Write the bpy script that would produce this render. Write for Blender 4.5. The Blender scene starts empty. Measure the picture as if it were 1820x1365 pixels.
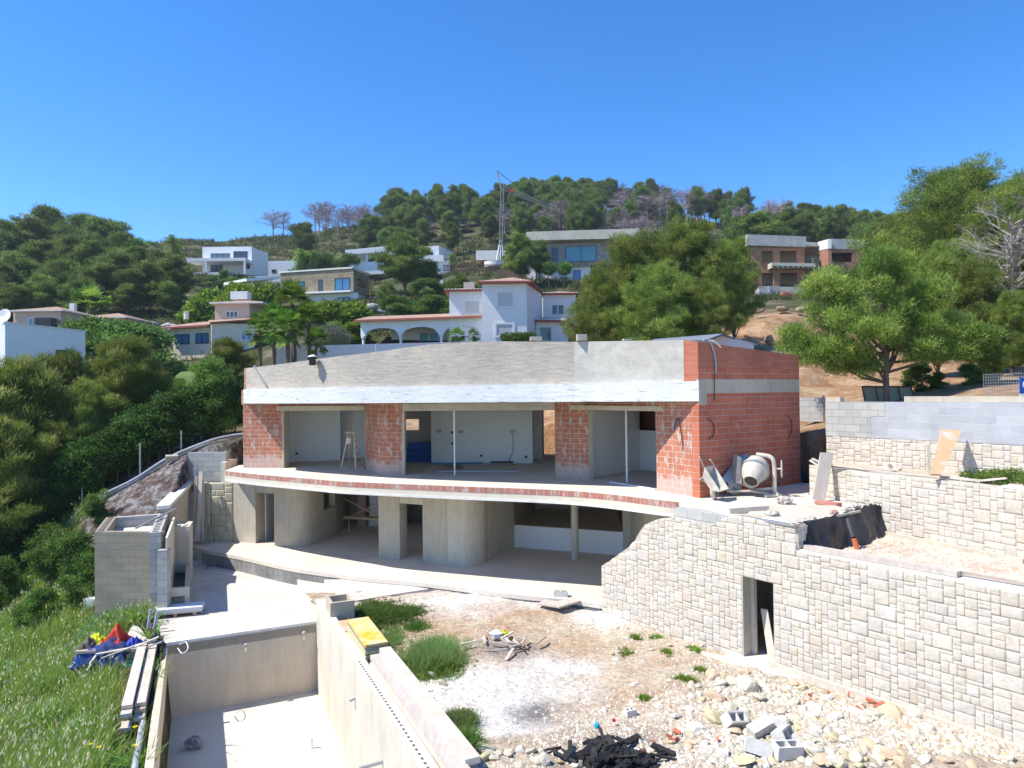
import bpy, math, random
import numpy as np
from mathutils import Vector, Matrix
R = math.radians
random.seed(7)
rng = np.random.default_rng(7)
scene = bpy.context.scene
col = scene.collection

# ------------------------------------------------------------------ camera
CAM = Vector((0, 0, 2.8)); FPX = 1250.0
pitch = math.atan((700 - 682.5) / FPX); roll = 0.011
F_ = Vector((0, math.cos(pitch), math.sin(pitch)))
R0 = Vector((1, 0, 0)); U0 = R0.cross(F_)
R_ = (R0 * math.cos(roll) - U0 * math.sin(roll)).normalized()
U_ = (U0 * math.cos(roll) + R0 * math.sin(roll)).normalized()
cd = bpy.data.cameras.new('camera'); cam = bpy.data.objects.new('camera', cd); col.objects.link(cam)
cd.sensor_width = 36; cd.lens = FPX / 1820 * 36; cd.clip_start = 0.1; cd.clip_end = 3000
m3 = Matrix((R_, U_, -F_)).transposed()
cam.matrix_world = Matrix.Translation(CAM) @ m3.to_4x4()
scene.camera = cam

# ------------------------------------------------------------------ light
sun_h = Vector((-0.978, -0.208)).normalized(); SUN_EL = R(54)
sd = Vector((sun_h.x * math.cos(SUN_EL), sun_h.y * math.cos(SUN_EL), math.sin(SUN_EL)))
sl = bpy.data.lights.new('sun', 'SUN'); sl.energy = 3.2; sl.angle = R(0.5); sl.color = (1.0, 0.95, 0.86)
so = bpy.data.objects.new('sun', sl); col.objects.link(so)
so.rotation_euler = sd.to_track_quat('Z', 'Y').to_euler()
w = bpy.data.worlds.new('World'); scene.world = w; w.use_nodes = True
nt = w.node_tree; bg = nt.nodes['Background']
sky = nt.nodes.new('ShaderNodeTexSky'); sky.sky_type = 'NISHITA'; sky.sun_disc = False
sky.sun_elevation = SUN_EL; sky.sun_rotation = math.atan2(sun_h.x, sun_h.y)
sky.altitude = 50; sky.air_density = 0.85; sky.dust_density = 0.0; sky.ozone_density = 5.0
hs = nt.nodes.new('ShaderNodeHueSaturation'); hs.inputs['Saturation'].default_value = 1.27
hs.inputs['Value'].default_value = 0.74; hs.inputs['Hue'].default_value = 0.504
nt.links.new(sky.outputs[0], hs.inputs['Color']); nt.links.new(hs.outputs[0], bg.inputs[0])
bg.inputs[1].default_value = 0.15
scene.view_settings.view_transform = 'Standard'; scene.view_settings.look = 'None'
scene.view_settings.exposure = 1.22; scene.view_settings.gamma = 1.0
scene.render.resolution_x = 1024; scene.render.resolution_y = 768

# ------------------------------------------------------------------ pixel <-> world helpers (photo pixels 1820x1365)
def ray(px, py): return F_ * FPX + R_ * (px - 910) + U_ * (682.5 - py)
def G(px, py, z):
    d = ray(px, py); t = (z - CAM.z) / d.z; return CAM + d * t
def A(px, py, Y):
    d = ray(px, py); return CAM + d * (Y / d.y)
def XY(px, Y): p = A(px, 700, Y); return (p.x, p.y)
def zat(px, py, Y): return A(px, py, Y).z

# ------------------------------------------------------------------ mesh builder
class MB:
    def __init__(s): s.v = []; s.f = []; s.uv = {}; s.c = []; s.smooth = False
    def add(s, vs, fs, uvs=None):
        o = len(s.v); s.v += [tuple(p) for p in vs]
        for k, f in enumerate(fs):
            if uvs: s.uv[len(s.f)] = uvs[k]
            s.f.append(tuple(o + i for i in f))
    def box(s, cx, cy, cz, sx, sy, sz, rz=0, rx=0, ry=0):
        m = Matrix.Translation((cx, cy, cz)) @ Matrix.Rotation(rz, 4, 'Z') @ Matrix.Rotation(ry, 4, 'Y') @ Matrix.Rotation(rx, 4, 'X')
        vs = [m @ Vector((x * sx / 2, y * sy / 2, z * sz / 2)) for x in (-1, 1) for y in (-1, 1) for z in (-1, 1)]
        s.add(vs, [(0, 1, 3, 2), (4, 6, 7, 5), (0, 4, 5, 1), (2, 3, 7, 6), (0, 2, 6, 4), (1, 5, 7, 3)])
        return s
    def prism(s, poly, z0, z1):
        n = len(poly)
        a = sum(poly[i][0] * poly[(i + 1) % n][1] - poly[(i + 1) % n][0] * poly[i][1] for i in range(n))
        if a < 0: poly = poly[::-1]
        za = z0 if hasattr(z0, '__len__') else [z0] * n
        zb = z1 if hasattr(z1, '__len__') else [z1] * n
        if a < 0:
            za = za[::-1]; zb = zb[::-1]
        vs = [(p[0], p[1], za[i]) for i, p in enumerate(poly)] + [(p[0], p[1], zb[i]) for i, p in enumerate(poly)]
        fs = [tuple(range(n))[::-1], tuple(range(n, 2 * n))]
        fs += [(i, (i + 1) % n, n + (i + 1) % n, n + i) for i in range(n)]
        s.add(vs, fs); return s
    def wall(s, path, z0, z1, th, u0=0):
        """vertical wall along path; thickness to the left-hand side of the path"""
        n = len(path); P = [Vector((p[0], p[1])) for p in path]
        Z0 = z0 if hasattr(z0, '__len__') else [z0] * n
        Z1 = z1 if hasattr(z1, '__len__') else [z1] * n
        nor = []
        for i in range(n):
            a = P[max(0, i - 1)]; b = P[min(n - 1, i + 1)]
            if 0 < i < n - 1:
                d1 = (P[i] - a).normalized(); d2 = (b - P[i]).normalized(); d = (d1 + d2).normalized()
                k = 1 / max(0.5, d.dot(d1))
            else: d = (b - a).normalized(); k = 1
            nor.append(Vector((-d.y, d.x)) * th * k)
        U = [u0]
        for i in range(1, n): U.append(U[-1] + (P[i] - P[i - 1]).length)
        vs = []
        for i in range(n):
            q = P[i] + nor[i]
            vs += [(P[i].x, P[i].y, Z0[i]), (P[i].x, P[i].y, Z1[i]), (q.x, q.y, Z0[i]), (q.x, q.y, Z1[i])]
        fs = []; uv = []
        for i in range(n - 1):
            a = 4 * i; b = a + 4
            fs += [(a, b, b + 1, a + 1), (b + 2, a + 2, a + 3, b + 3), (a + 1, b + 1, b + 3, a + 3), (b, a, a + 2, b + 2)]
            uv += [((U[i], Z0[i]), (U[i + 1], Z0[i + 1]), (U[i + 1], Z1[i + 1]), (U[i], Z1[i])),
                   ((U[i + 1], Z0[i + 1]), (U[i], Z0[i]), (U[i], Z1[i]), (U[i + 1], Z1[i + 1])),
                   ((U[i], 0), (U[i + 1], 0), (U[i + 1], th), (U[i], th)), ((U[i + 1], 0), (U[i], 0), (U[i], th), (U[i + 1], th))]
        fs += [(0, 1, 3, 2)]; uv += [((0.3, Z0[0]), (0.3, Z1[0]), (0.3 + th, Z1[0]), (0.3 + th, Z0[0]))]
        e = 4 * (n - 1)
        fs += [(e, e + 2, e + 3, e + 1)]; uv += [((0.3, Z0[-1]), (0.3 + th, Z0[-1]), (0.3 + th, Z1[-1]), (0.3, Z1[-1]))]
        s.add(vs, fs, uv); return s
    def tube(s, pts, r, n=8, caps=True):
        pts = [Vector(p) for p in pts]; k = len(pts)
        rr = r if hasattr(r, '__len__') else [r] * k
        vs = []; prev = None
        for i in range(k):
            d = (pts[min(k - 1, i + 1)] - pts[max(0, i - 1)]).normalized()
            if prev is None:
                up = Vector((0, 0, 1)) if abs(d.z) < 0.9 else Vector((1, 0, 0)); x = d.cross(up).normalized()
            else: x = (prev - d * prev.dot(d)).normalized()
            prev = x; y = d.cross(x)
            for j in range(n):
                a = 2 * math.pi * j / n; vs.append(pts[i] + (x * math.cos(a) + y * math.sin(a)) * rr[i])
        fs = [(i * n + j, i * n + (j + 1) % n, (i + 1) * n + (j + 1) % n, (i + 1) * n + j) for i in range(k - 1) for j in range(n)]
        if caps: fs += [tuple(range(n))[::-1], tuple(range((k - 1) * n, k * n))]
        s.add(vs, fs); return s
    def lathe(s, prof, m=None, n=20):
        vs = []; k = len(prof); m = m or Matrix()
        for (r, z) in prof:
            for j in range(n):
                a = 2 * math.pi * j / n; vs.append(m @ Vector((r * math.cos(a), r * math.sin(a), z)))
        fs = [(i * n + j, i * n + (j + 1) % n, (i + 1) * n + (j + 1) % n, (i + 1) * n + j) for i in range(k - 1) for j in range(n)]
        s.add(vs, fs); return s
    def build(s, name, mat, parent=None, smooth=False, cols=None):
        me = bpy.data.meshes.new(name)
        off = parent.location if parent is not None and parent.get('_w') else Vector((0, 0, 0))
        if parent is not None and parent.get('_w') and parent.parent is not None: off = off + parent.parent.location
        V = np.array(s.v, dtype=float)
        if len(V): V = V - np.array(off)
        me.from_pydata(V.tolist(), [], s.f)
        uvl = me.uv_layers.new(name='UVMap'); me.update()
        Vn = np.array(s.v)
        uvd = uvl.data
        for p in me.polygons:
            e = s.uv.get(p.index)
            if e:
                for li, u in zip(p.loop_indices, e): uvd[li].uv = u
            else:
                nrm = p.normal
                if abs(nrm.z) > 0.7:
                    for li, vi in zip(p.loop_indices, p.vertices): uvd[li].uv = (Vn[vi][0], Vn[vi][1])
                else:
                    l = math.hypot(nrm.x, nrm.y) or 1; tx, ty = -nrm.y / l, nrm.x / l
                    for li, vi in zip(p.loop_indices, p.vertices): uvd[li].uv = (Vn[vi][0] * tx + Vn[vi][1] * ty, Vn[vi][2])
        if smooth:
            for p in me.polygons: p.use_smooth = True
        o = bpy.data.objects.new(name, me); col.objects.link(o)
        if mat: me.materials.append(mat)
        if parent is not None:
            o.parent = parent
        return o

def nmesh(name, V, Fc, mat, attr=None, parent=None, smooth=False):
    """fast mesh from numpy arrays; Fc is (n,3) or (n,4); attr is a per-vertex float"""
    me = bpy.data.meshes.new(name); k = Fc.shape[1]
    me.vertices.add(len(V)); me.vertices.foreach_set('co', np.asarray(V, np.float32).ravel())
    me.loops.add(Fc.size); me.loops.foreach_set('vertex_index', Fc.astype(np.int32).ravel())
    me.polygons.add(len(Fc)); me.polygons.foreach_set('loop_start', np.arange(0, Fc.size, k, dtype=np.int32))
    me.polygons.foreach_set('loop_total', np.full(len(Fc), k, np.int32))
    if attr is not None:
        for nm, arr in attr.items():
            a = me.attributes.new(nm, 'FLOAT', 'POINT'); a.data.foreach_set('value', np.asarray(arr, np.float32))
    me.update(calc_edges=True); me.validate()
    if smooth: me.polygons.foreach_set('use_smooth', np.ones(len(Fc), bool))
    if mat: me.materials.append(mat)
    o = bpy.data.objects.new(name, me); col.objects.link(o)
    if parent is not None: o.parent = parent
    return o

def tag(o, label=None, cat=None, group=None, kind=None):
    if label: o['label'] = label
    if cat: o['category'] = cat
    if group: o['group'] = group
    if kind: o['kind'] = kind
    return o
def T(name, label, cat, loc=(0, 0, 0), group=None, world=True):
    o = bpy.data.objects.new(name, None); col.objects.link(o); o.location = loc; o.empty_display_size = 0.2
    tag(o, label, cat, group)
    if world: o['_w'] = 1
    return o
def copy_tree(o, parent=None):
    c = o.copy(); col.objects.link(c); c.parent = parent
    for ch in list(o.children): copy_tree(ch, c)
    return c
def one(name, mb, mat, label, cat, group=None, smooth=False):
    """single-mesh thing with its origin at its own base centre"""
    V = np.array(mb.v); c = Vector(((V[:, 0].min() + V[:, 0].max()) / 2, (V[:, 1].min() + V[:, 1].max()) / 2, V[:, 2].min()))
    o = mb.build(name, mat, None, smooth)
    o.data.transform(Matrix.Translation(-c)); o.location = c
    return tag(o, label, cat, group)
def cr(pts, n=6):
    P = [np.array(p, float) for p in pts]; P = [2 * P[0] - P[1]] + P + [2 * P[-1] - P[-2]]; out = []
    for i in range(1, len(P) - 2):
        for k in range(n):
            t = k / n
            out.append(tuple(0.5 * (2 * P[i] + (P[i + 1] - P[i - 1]) * t + (2 * P[i - 1] - 5 * P[i] + 4 * P[i + 1] - P[i + 2]) * t * t + (-P[i - 1] + 3 * P[i] - 3 * P[i + 1] + P[i + 2]) * t ** 3)))
    out.append(tuple(P[-2])); return out

# ------------------------------------------------------------------ materials
def newmat(name):
    m = bpy.data.materials.new(name); m.use_nodes = True
    n = m.node_tree.nodes; return m, n, m.node_tree.links, n['Principled BSDF']
def coords(n, l, kind='Object', scale=(1, 1, 1)):
    tc = n.new('ShaderNodeTexCoord'); mp = n.new('ShaderNodeMapping'); mp.inputs['Scale'].default_value = scale
    l.new(tc.outputs[kind], mp.inputs[0]); return mp.outputs[0]
def noise(n, l, co, scale, detail=4, rough=0.6):
    t = n.new('ShaderNodeTexNoise'); t.inputs['Scale'].default_value = scale; t.inputs['Detail'].default_value = detail
    t.inputs['Roughness'].default_value = rough; l.new(co, t.inputs['Vector']); return t.outputs[0]
def ramp(n, l, fac, stops):
    r = n.new('ShaderNodeValToRGB'); e = r.color_ramp.elements
    while len(e) < len(stops): e.new(0.5)
    for k, (p, c) in enumerate(stops):
        e[k].position = p; e[k].color = (c[0], c[1], c[2], 1) if hasattr(c, '__len__') else (c, c, c, 1)
    l.new(fac, r.inputs[0]); return r.outputs[0]
def mix(n, l, fac, a, b, mode='MIX'):
    m = n.new('ShaderNodeMix'); m.data_type = 'RGBA'; m.blend_type = mode
    if isinstance(fac, (int, float)): m.inputs[0].default_value = fac
    else: l.new(fac, m.inputs[0])
    for k, s in ((6, a), (7, b)):
        if isinstance(s, tuple): m.inputs[k].default_value = (*s, 1)
        else: l.new(s, m.inputs[k])
    return m.outputs[2]
def bump(n, l, b, h, strength=0.3, dist=0.02):
    k = n.new('ShaderNodeBump'); k.inputs['Strength'].default_value = strength; k.inputs['Distance'].default_value = dist
    l.new(h, k.inputs['Height']); l.new(k.outputs[0], b.inputs['Normal'])
def M(name, c1, c2=None, scale=3, rough=0.85, bs=0.2, bd=0.01, kind='Object', sc=(1, 1, 1), fine=30, c3=None, s3=0.6, metal=0):
    m, n, l, b = newmat(name); co = coords(n, l, kind, sc); c2 = c2 or tuple(x * 0.8 for x in c1)
    f = noise(n, l, co, scale, 6); c = ramp(n, l, f, [(0.35, c1), (0.65, c2)])
    if c3:
        g = noise(n, l, co, s3, 5, 0.7); c = mix(n, l, ramp(n, l, g, [(0.5, 0.0), (0.62, 1.0)]), c, c3)
    h = noise(n, l, co, fine, 4)
    c = mix(n, l, 0.25, c, ramp(n, l, h, [(0.3, 0.75), (0.7, 1.15)]), 'MULTIPLY')
    l.new(c, b.inputs['Base Color']); b.inputs['Roughness'].default_value = rough; b.inputs['Metallic'].default_value = metal
    b.inputs['Specular IOR Level'].default_value = 0.25
    if bs: bump(n, l, b, h, bs, bd)
    return m
def brickmat(name, bw, rh, ms, c1, c2, mortar, smear=0.56, smearc=(0.42, 0.4, 0.37), off=0.5, dust=False):
    m, n, l, b = newmat(name); co = coords(n, l, 'UV')
    t = n.new('ShaderNodeTexBrick'); l.new(co, t.inputs['Vector']); t.inputs['Scale'].default_value = 1
    t.inputs['Brick Width'].default_value = bw; t.inputs['Row Height'].default_value = rh; t.inputs['Mortar Size'].default_value = ms
    t.inputs['Mortar Smooth'].default_value = 0.25; t.inputs['Bias'].default_value = 0
    t.inputs['Color1'].default_value = (*c1, 1); t.inputs['Color2'].default_value = (*c2, 1); t.inputs['Mortar'].default_value = (*mortar, 1); t.offset = off
    big = noise(n, l, co, 0.9, 6, 0.65); c = mix(n, l, 0.5, t.outputs[0], ramp(n, l, big, [(0.3, 0.65), (0.7, 1.2)]), 'MULTIPLY')
    st = coords(n, l, 'UV', (2.2, 0.75, 1)); sm = noise(n, l, st, 2.3, 9, 0.72)
    c = mix(n, l, ramp(n, l, sm, [(smear, 0.0), (smear + 0.05, 0.9)]), c, smearc)
    if dust:      # mortar and dust splashed along the foot of the wall
        sx = n.new('ShaderNodeSeparateXYZ'); l.new(co, sx.inputs[0]); ad = n.new('ShaderNodeMath'); ad.operation = 'MULTIPLY_ADD'; l.new(noise(n, l, co, 3, 6), ad.inputs[0]); ad.inputs[1].default_value = -0.75; l.new(sx.outputs[1], ad.inputs[2])
        c = mix(n, l, ramp(n, l, ad.outputs[0], [(0.0, 0.5), (0.15, 0.0)]), c, (0.56, 0.50, 0.46))
    l.new(c, b.inputs['Base Color']); b.inputs['Roughness'].default_value = 0.9; b.inputs['Specular IOR Level'].default_value = 0.2
    f = noise(n, l, co, 26, 5)
    inv = n.new('ShaderNodeMath'); inv.operation = 'MULTIPLY_ADD'; inv.inputs[1].default_value = -0.8; l.new(t.outputs[1], inv.inputs[0]); l.new(f, inv.inputs[2])
    bump(n, l, b, inv.outputs[0], 0.5, 0.012); return m
def concmat(name, c1, c2, stain=None, stretch=(0.35, 6, 1), amt=0.5, s=2.0, kind='UV', bs=0.5):
    m, n, l, b = newmat(name); co = coords(n, l, kind); st = coords(n, l, kind, stretch)
    a = noise(n, l, st, s, 8, 0.7); g = noise(n, l, co, 0.55, 7, 0.65); h = noise(n, l, co, 14, 6, 0.7)
    c = ramp(n, l, g, [(0.33, c1), (0.66, c2)])
    c = mix(n, l, amt, c, ramp(n, l, a, [(0.3, 0.55), (0.62, 1.12)]), 'MULTIPLY')
    c = mix(n, l, 0.35, c, ramp(n, l, h, [(0.3, 0.7), (0.7, 1.15)]), 'MULTIPLY')
    if stain:
        k = noise(n, l, st, s * 1.7, 9, 0.75); c = mix(n, l, ramp(n, l, k, [(0.56, 0.0), (0.62, 0.85)]), c, stain)
    l.new(c, b.inputs['Base Color']); b.inputs['Roughness'].default_value = 0.88; b.inputs['Specular IOR Level'].default_value = 0.2
    bump(n, l, b, a, bs, 0.02); return m
def leafmat(name, ca, cb, cc=None, trans=0.42):
    m, n, l, b = newmat(name)
    at = n.new('ShaderNodeAttribute'); at.attribute_name = 'tint'
    oi = n.new('ShaderNodeObjectInfo'); c = ramp(n, l, at.outputs['Fac'], [(0.0, ca), (0.75, cb), (1.0, cc or cb)])
    hv = n.new('ShaderNodeHueSaturation'); l.new(c, hv.inputs['Color'])
    mr = n.new('ShaderNodeMapRange'); mr.inputs[3].default_value = 0.75; mr.inputs[4].default_value = 1.25; l.new(oi.outputs['Random'], mr.inputs[0]); l.new(mr.outputs[0], hv.inputs['Value'])
    mr2 = n.new('ShaderNodeMapRange'); mr2.inputs[3].default_value = 0.485; mr2.inputs[4].default_value = 0.51; l.new(oi.outputs['Random'], mr2.inputs[0]); l.new(mr2.outputs[0], hv.inputs['Hue'])
    l.new(hv.outputs[0], b.inputs['Base Color']); b.inputs['Roughness'].default_value = 0.6; b.inputs['Specular IOR Level'].default_value = 0.25
    tr = n.new('ShaderNodeBsdfTranslucent'); l.new(hv.outputs[0], tr.inputs[0]); ms = n.new('ShaderNodeMixShader'); ms.inputs[0].default_value = trans
    l.new(b.outputs[0], ms.inputs[1]); l.new(tr.outputs[0], ms.inputs[2]); l.new(ms.outputs[0], n['Material Output'].inputs[0]); return m
def attrmat(name, stops, attr='tint', rough=0.9, bs=0.5, fine=25, fk=0.4):
    m, n, l, b = newmat(name); at = n.new('ShaderNodeAttribute'); at.attribute_name = attr
    c = ramp(n, l, at.outputs['Fac'], stops); co = coords(n, l); h = noise(n, l, co, fine, 6, 0.7); g = noise(n, l, co, fine / 6, 4)
    c = mix(n, l, fk, c, ramp(n, l, h, [(0.3, 0.6), (0.7, 1.2)]), 'MULTIPLY'); c = mix(n, l, fk, c, ramp(n, l, g, [(0.3, 0.75), (0.7, 1.2)]), 'MULTIPLY')
    l.new(c, b.inputs['Base Color']); b.inputs['Roughness'].default_value = rough; b.inputs['Specular IOR Level'].default_value = 0.2
    bump(n, l, b, h, bs, 0.02); return m
def glassmat(name, c, rough=0.05):
    m, n, l, b = newmat(name); b.inputs['Base Color'].default_value = (*c, 1); b.inputs['Roughness'].default_value = rough
    b.inputs['Specular IOR Level'].default_value = 0.8; return m

RED1 = (0.47, 0.10, 0.055); RED2 = (0.36, 0.075, 0.04)
m_brick = brickmat('brick', 0.33, 0.165, 0.008, (0.50, 0.20, 0.12), (0.42, 0.15, 0.092), (0.56, 0.46, 0.40), smear=0.53, smearc=(0.48, 0.43, 0.38), dust=True)
m_brick_clean = brickmat('side_brick', 0.50, 0.165, 0.0075, (0.54, 0.175, 0.10), (0.45, 0.135, 0.08), (0.46, 0.36, 0.31), smear=0.62)
m_brick_thin = brickmat('thin_brick', 0.36, 0.062, 0.012, (0.55, 0.16, 0.085), (0.42, 0.115, 0.065), (0.36, 0.2, 0.15), smear=0.64)
m_edgebrick = brickmat('edge_brick', 0.24, 0.5, 0.008, (0.44, 0.165, 0.115), (0.42, 0.22, 0.175), (0.55, 0.42, 0.37), smear=0.52, smearc=(0.50, 0.40, 0.36), off=0)
m_block = brickmat('grey_block', 0.42, 0.205, 0.007, (0.47, 0.46, 0.43), (0.38, 0.375, 0.36), (0.27, 0.26, 0.245), smear=0.66, smearc=(0.55, 0.53, 0.5))
m_block_brown = brickmat('brown_block', 0.42, 0.205, 0.007, (0.33, 0.28, 0.215), (0.27, 0.235, 0.185), (0.21, 0.185, 0.15), smear=0.66, smearc=(0.42, 0.40, 0.36))
m_block_blue = brickmat('bluish_block', 0.52, 0.196, 0.006, (0.43, 0.44, 0.46), (0.37, 0.38, 0.405), (0.52, 0.51, 0.50), smear=0.66, smearc=(0.58, 0.55, 0.52))
m_board = concmat('board_concrete', (0.58, 0.51, 0.42), (0.44, 0.39, 0.335), amt=0.55, s=2.4, stretch=(0.9, 5, 1), stain=(0.27, 0.24, 0.22))
m_render = concmat('rough_render', (0.60, 0.565, 0.50), (0.47, 0.44, 0.38), stretch=(1.2, 1.6, 1), amt=0.45)
m_whitebeam = concmat('whitewashed_beam', (0.78, 0.78, 0.78), (0.68, 0.68, 0.69), stain=(0.33, 0.30, 0.28), stretch=(0.5, 4, 1), amt=0.25, s=2.2)
m_conc = concmat('concrete_wall', (0.54, 0.48, 0.38), (0.43, 0.38, 0.295), stretch=(3, 0.4, 1), amt=0.36, s=1.6, bs=0.25)
m_conc_l = concmat('pale_concrete', (0.61, 0.555, 0.46), (0.50, 0.45, 0.36), stretch=(3, 0.4, 1), amt=0.34, s=1.6, bs=0.25)
m_floor = concmat('screed', (0.70, 0.64, 0.54), (0.61, 0.54, 0.45), stretch=(1, 1, 1), amt=0.2, s=1.5, bs=0.1)
m_deck = concmat('deck_concrete', (0.68, 0.63, 0.56), (0.56, 0.50, 0.43), stretch=(1, 2.2, 1), amt=0.4, s=2.2, stain=(0.50, 0.42, 0.35), bs=0.15)
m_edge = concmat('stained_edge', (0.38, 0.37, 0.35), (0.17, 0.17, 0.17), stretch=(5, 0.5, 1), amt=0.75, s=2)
m_pool = concmat('pool_plaster', (0.66, 0.575, 0.445), (0.57, 0.49, 0.37), stretch=(2.5, 0.35, 1), amt=0.3, s=1.3, bs=0.15)
m_poolr = concmat('pool_wall_bright', (0.68, 0.62, 0.52), (0.57, 0.51, 0.41), stretch=(1.6, 0.4, 1), amt=0.38, s=1.3, bs=0.15)
m_white = M('white_render', (0.80, 0.79, 0.78), (0.74, 0.735, 0.73), 2, 0.85, 0.05)
m_white_in = M('white_plaster', (0.87, 0.86, 0.85), (0.83, 0.82, 0.82), 2, 0.9, 0.05)
m_coping = M('white_coping', (0.78, 0.75, 0.69), (0.66, 0.63, 0.57), 3, 0.85, 0.2)
m_wood = M('weathered_timber', (0.46, 0.38, 0.31), (0.33, 0.26, 0.21), 3, 0.8, 0.3, sc=(1, 1, 6), fine=14)
m_wood_y = M('yellow_panel', (0.66, 0.47, 0.12), (0.68, 0.56, 0.34), 3, 0.7, 0.1, c3=(0.68, 0.42, 0.03), s3=1.2)
m_wood_o = M('orange_ply', (0.60, 0.40, 0.22), (0.52, 0.33, 0.17), 2, 0.7, 0.1, c3=(0.62, 0.52, 0.46), s3=1)
m_wood_p = M('pinkish_board', (0.56, 0.49, 0.425), (0.46, 0.395, 0.34), 3, 0.8, 0.15, sc=(5, 1, 1))
m_wood_l = M('pale_timber', (0.66, 0.59, 0.50), (0.53, 0.45, 0.37), 3, 0.8, 0.2)
m_metal = M('galvanised', (0.45, 0.46, 0.47), (0.38, 0.39, 0.4), 5, 0.5, 0.05, metal=0.6)
m_dark = M('dark_metal', (0.05, 0.05, 0.055), (0.035, 0.035, 0.04), 5, 0.5, 0.05)
m_black = M('black_sheeting', (0.028, 0.032, 0.042), (0.018, 0.02, 0.028), 3, 0.42, 0.2)
m_pipe = M('grey_pipe', (0.40, 0.42, 0.46), (0.34, 0.36, 0.4), 3, 0.5, 0.05)
m_cementy = M('cement_caked_steel', (0.58, 0.53, 0.46), (0.42, 0.375, 0.32), 6, 0.8, 0.3)
m_mixdark = M('mixer_inside', (0.10, 0.085, 0.07), (0.06, 0.05, 0.045), 6, 0.8, 0.2)
m_blue = M('blue_wrap', (0.02, 0.10, 0.42), (0.015, 0.07, 0.30), 3, 0.5, 0.1)
m_glass = glassmat('window_glass', (0.10, 0.16, 0.20)); m_glass_d = glassmat('dark_window_glass', (0.04, 0.05, 0.07))
m_glass_b = glassmat('blue_window_glass', (0.05, 0.16, 0.30), 0.15); m_shutter = M('shutter', (0.56, 0.57, 0.55), (0.52, 0.53, 0.53), 2, 0.7, 0)
m_glass_t = M('teal_blind_glass', (0.14, 0.36, 0.46), (0.12, 0.32, 0.42), 1, 0.25, 0)
m_tile = brickmat('roof_tile', 0.22, 0.35, 0.03, (0.52, 0.36, 0.26), (0.40, 0.26, 0.19), (0.20, 0.12, 0.09), smear=0.64, smearc=(0.5, 0.42, 0.34), off=0)
m_tile_red = M('red_eave', (0.36, 0.10, 0.08), (0.30, 0.08, 0.06), 3, 0.8, 0.1)
m_peach = M('peach_render', (0.66, 0.42, 0.29), (0.60, 0.38, 0.26), 2, 0.9, 0.05)
m_peach2 = M('pink_render', (0.62, 0.45, 0.36), (0.56, 0.41, 0.33), 2, 0.9, 0.05)
m_cream = M('cream_render', (0.70, 0.63, 0.50), (0.62, 0.56, 0.45), 2, 0.9, 0.05)
m_stonefar = brickmat('far_stone', 0.5, 0.25, 0.02, (0.37, 0.30, 0.20), (0.28, 0.225, 0.15), (0.20, 0.16, 0.11), smear=0.6, smearc=(0.42, 0.36, 0.27))
m_stonegrey = brickmat('far_grey_stone', 0.6, 0.3, 0.02, (0.38, 0.37, 0.36), (0.28, 0.27, 0.27), (0.18, 0.18, 0.18), smear=0.6, smearc=(0.5, 0.46, 0.4))
m_blackwood = M('charred_wood', (0.018, 0.017, 0.017), (0.035, 0.033, 0.033), 8, 0.7, 0.4, fine=20)
m_bark = M('pine_bark', (0.20, 0.145, 0.11), (0.12, 0.085, 0.065), 6, 0.9, 0.5, sc=(1, 1, 0.4))
m_bark_g = M('grey_bark', (0.34, 0.30, 0.28), (0.24, 0.21, 0.20), 6, 0.9, 0.3)
m_bare = M('bare_twigs', (0.40, 0.33, 0.335), (0.31, 0.25, 0.26), 2, 0.9, 0)
m_frond = leafmat('palm_frond', (0.05, 0.12, 0.015), (0.17, 0.30, 0.035), (0.36, 0.42, 0.07))
m_pine = leafmat('pine_needles', (0.08, 0.145, 0.024), (0.27, 0.345, 0.065), (0.46, 0.47, 0.12))
m_pine_far = leafmat('far_pine_needles', (0.055, 0.11, 0.025), (0.20, 0.27, 0.055), (0.32, 0.36, 0.09))
m_leaf = leafmat('shrub_leaves', (0.06, 0.13, 0.025), (0.17, 0.31, 0.055), (0.28, 0.42, 0.11))
m_lime = leafmat('lime_leaves', (0.08, 0.15, 0.015), (0.22, 0.34, 0.03), (0.38, 0.44, 0.05))
m_grass = leafmat('meadow_grass', (0.15, 0.25, 0.045), (0.38, 0.50, 0.11), (0.66, 0.64, 0.42), 0.5)
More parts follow.
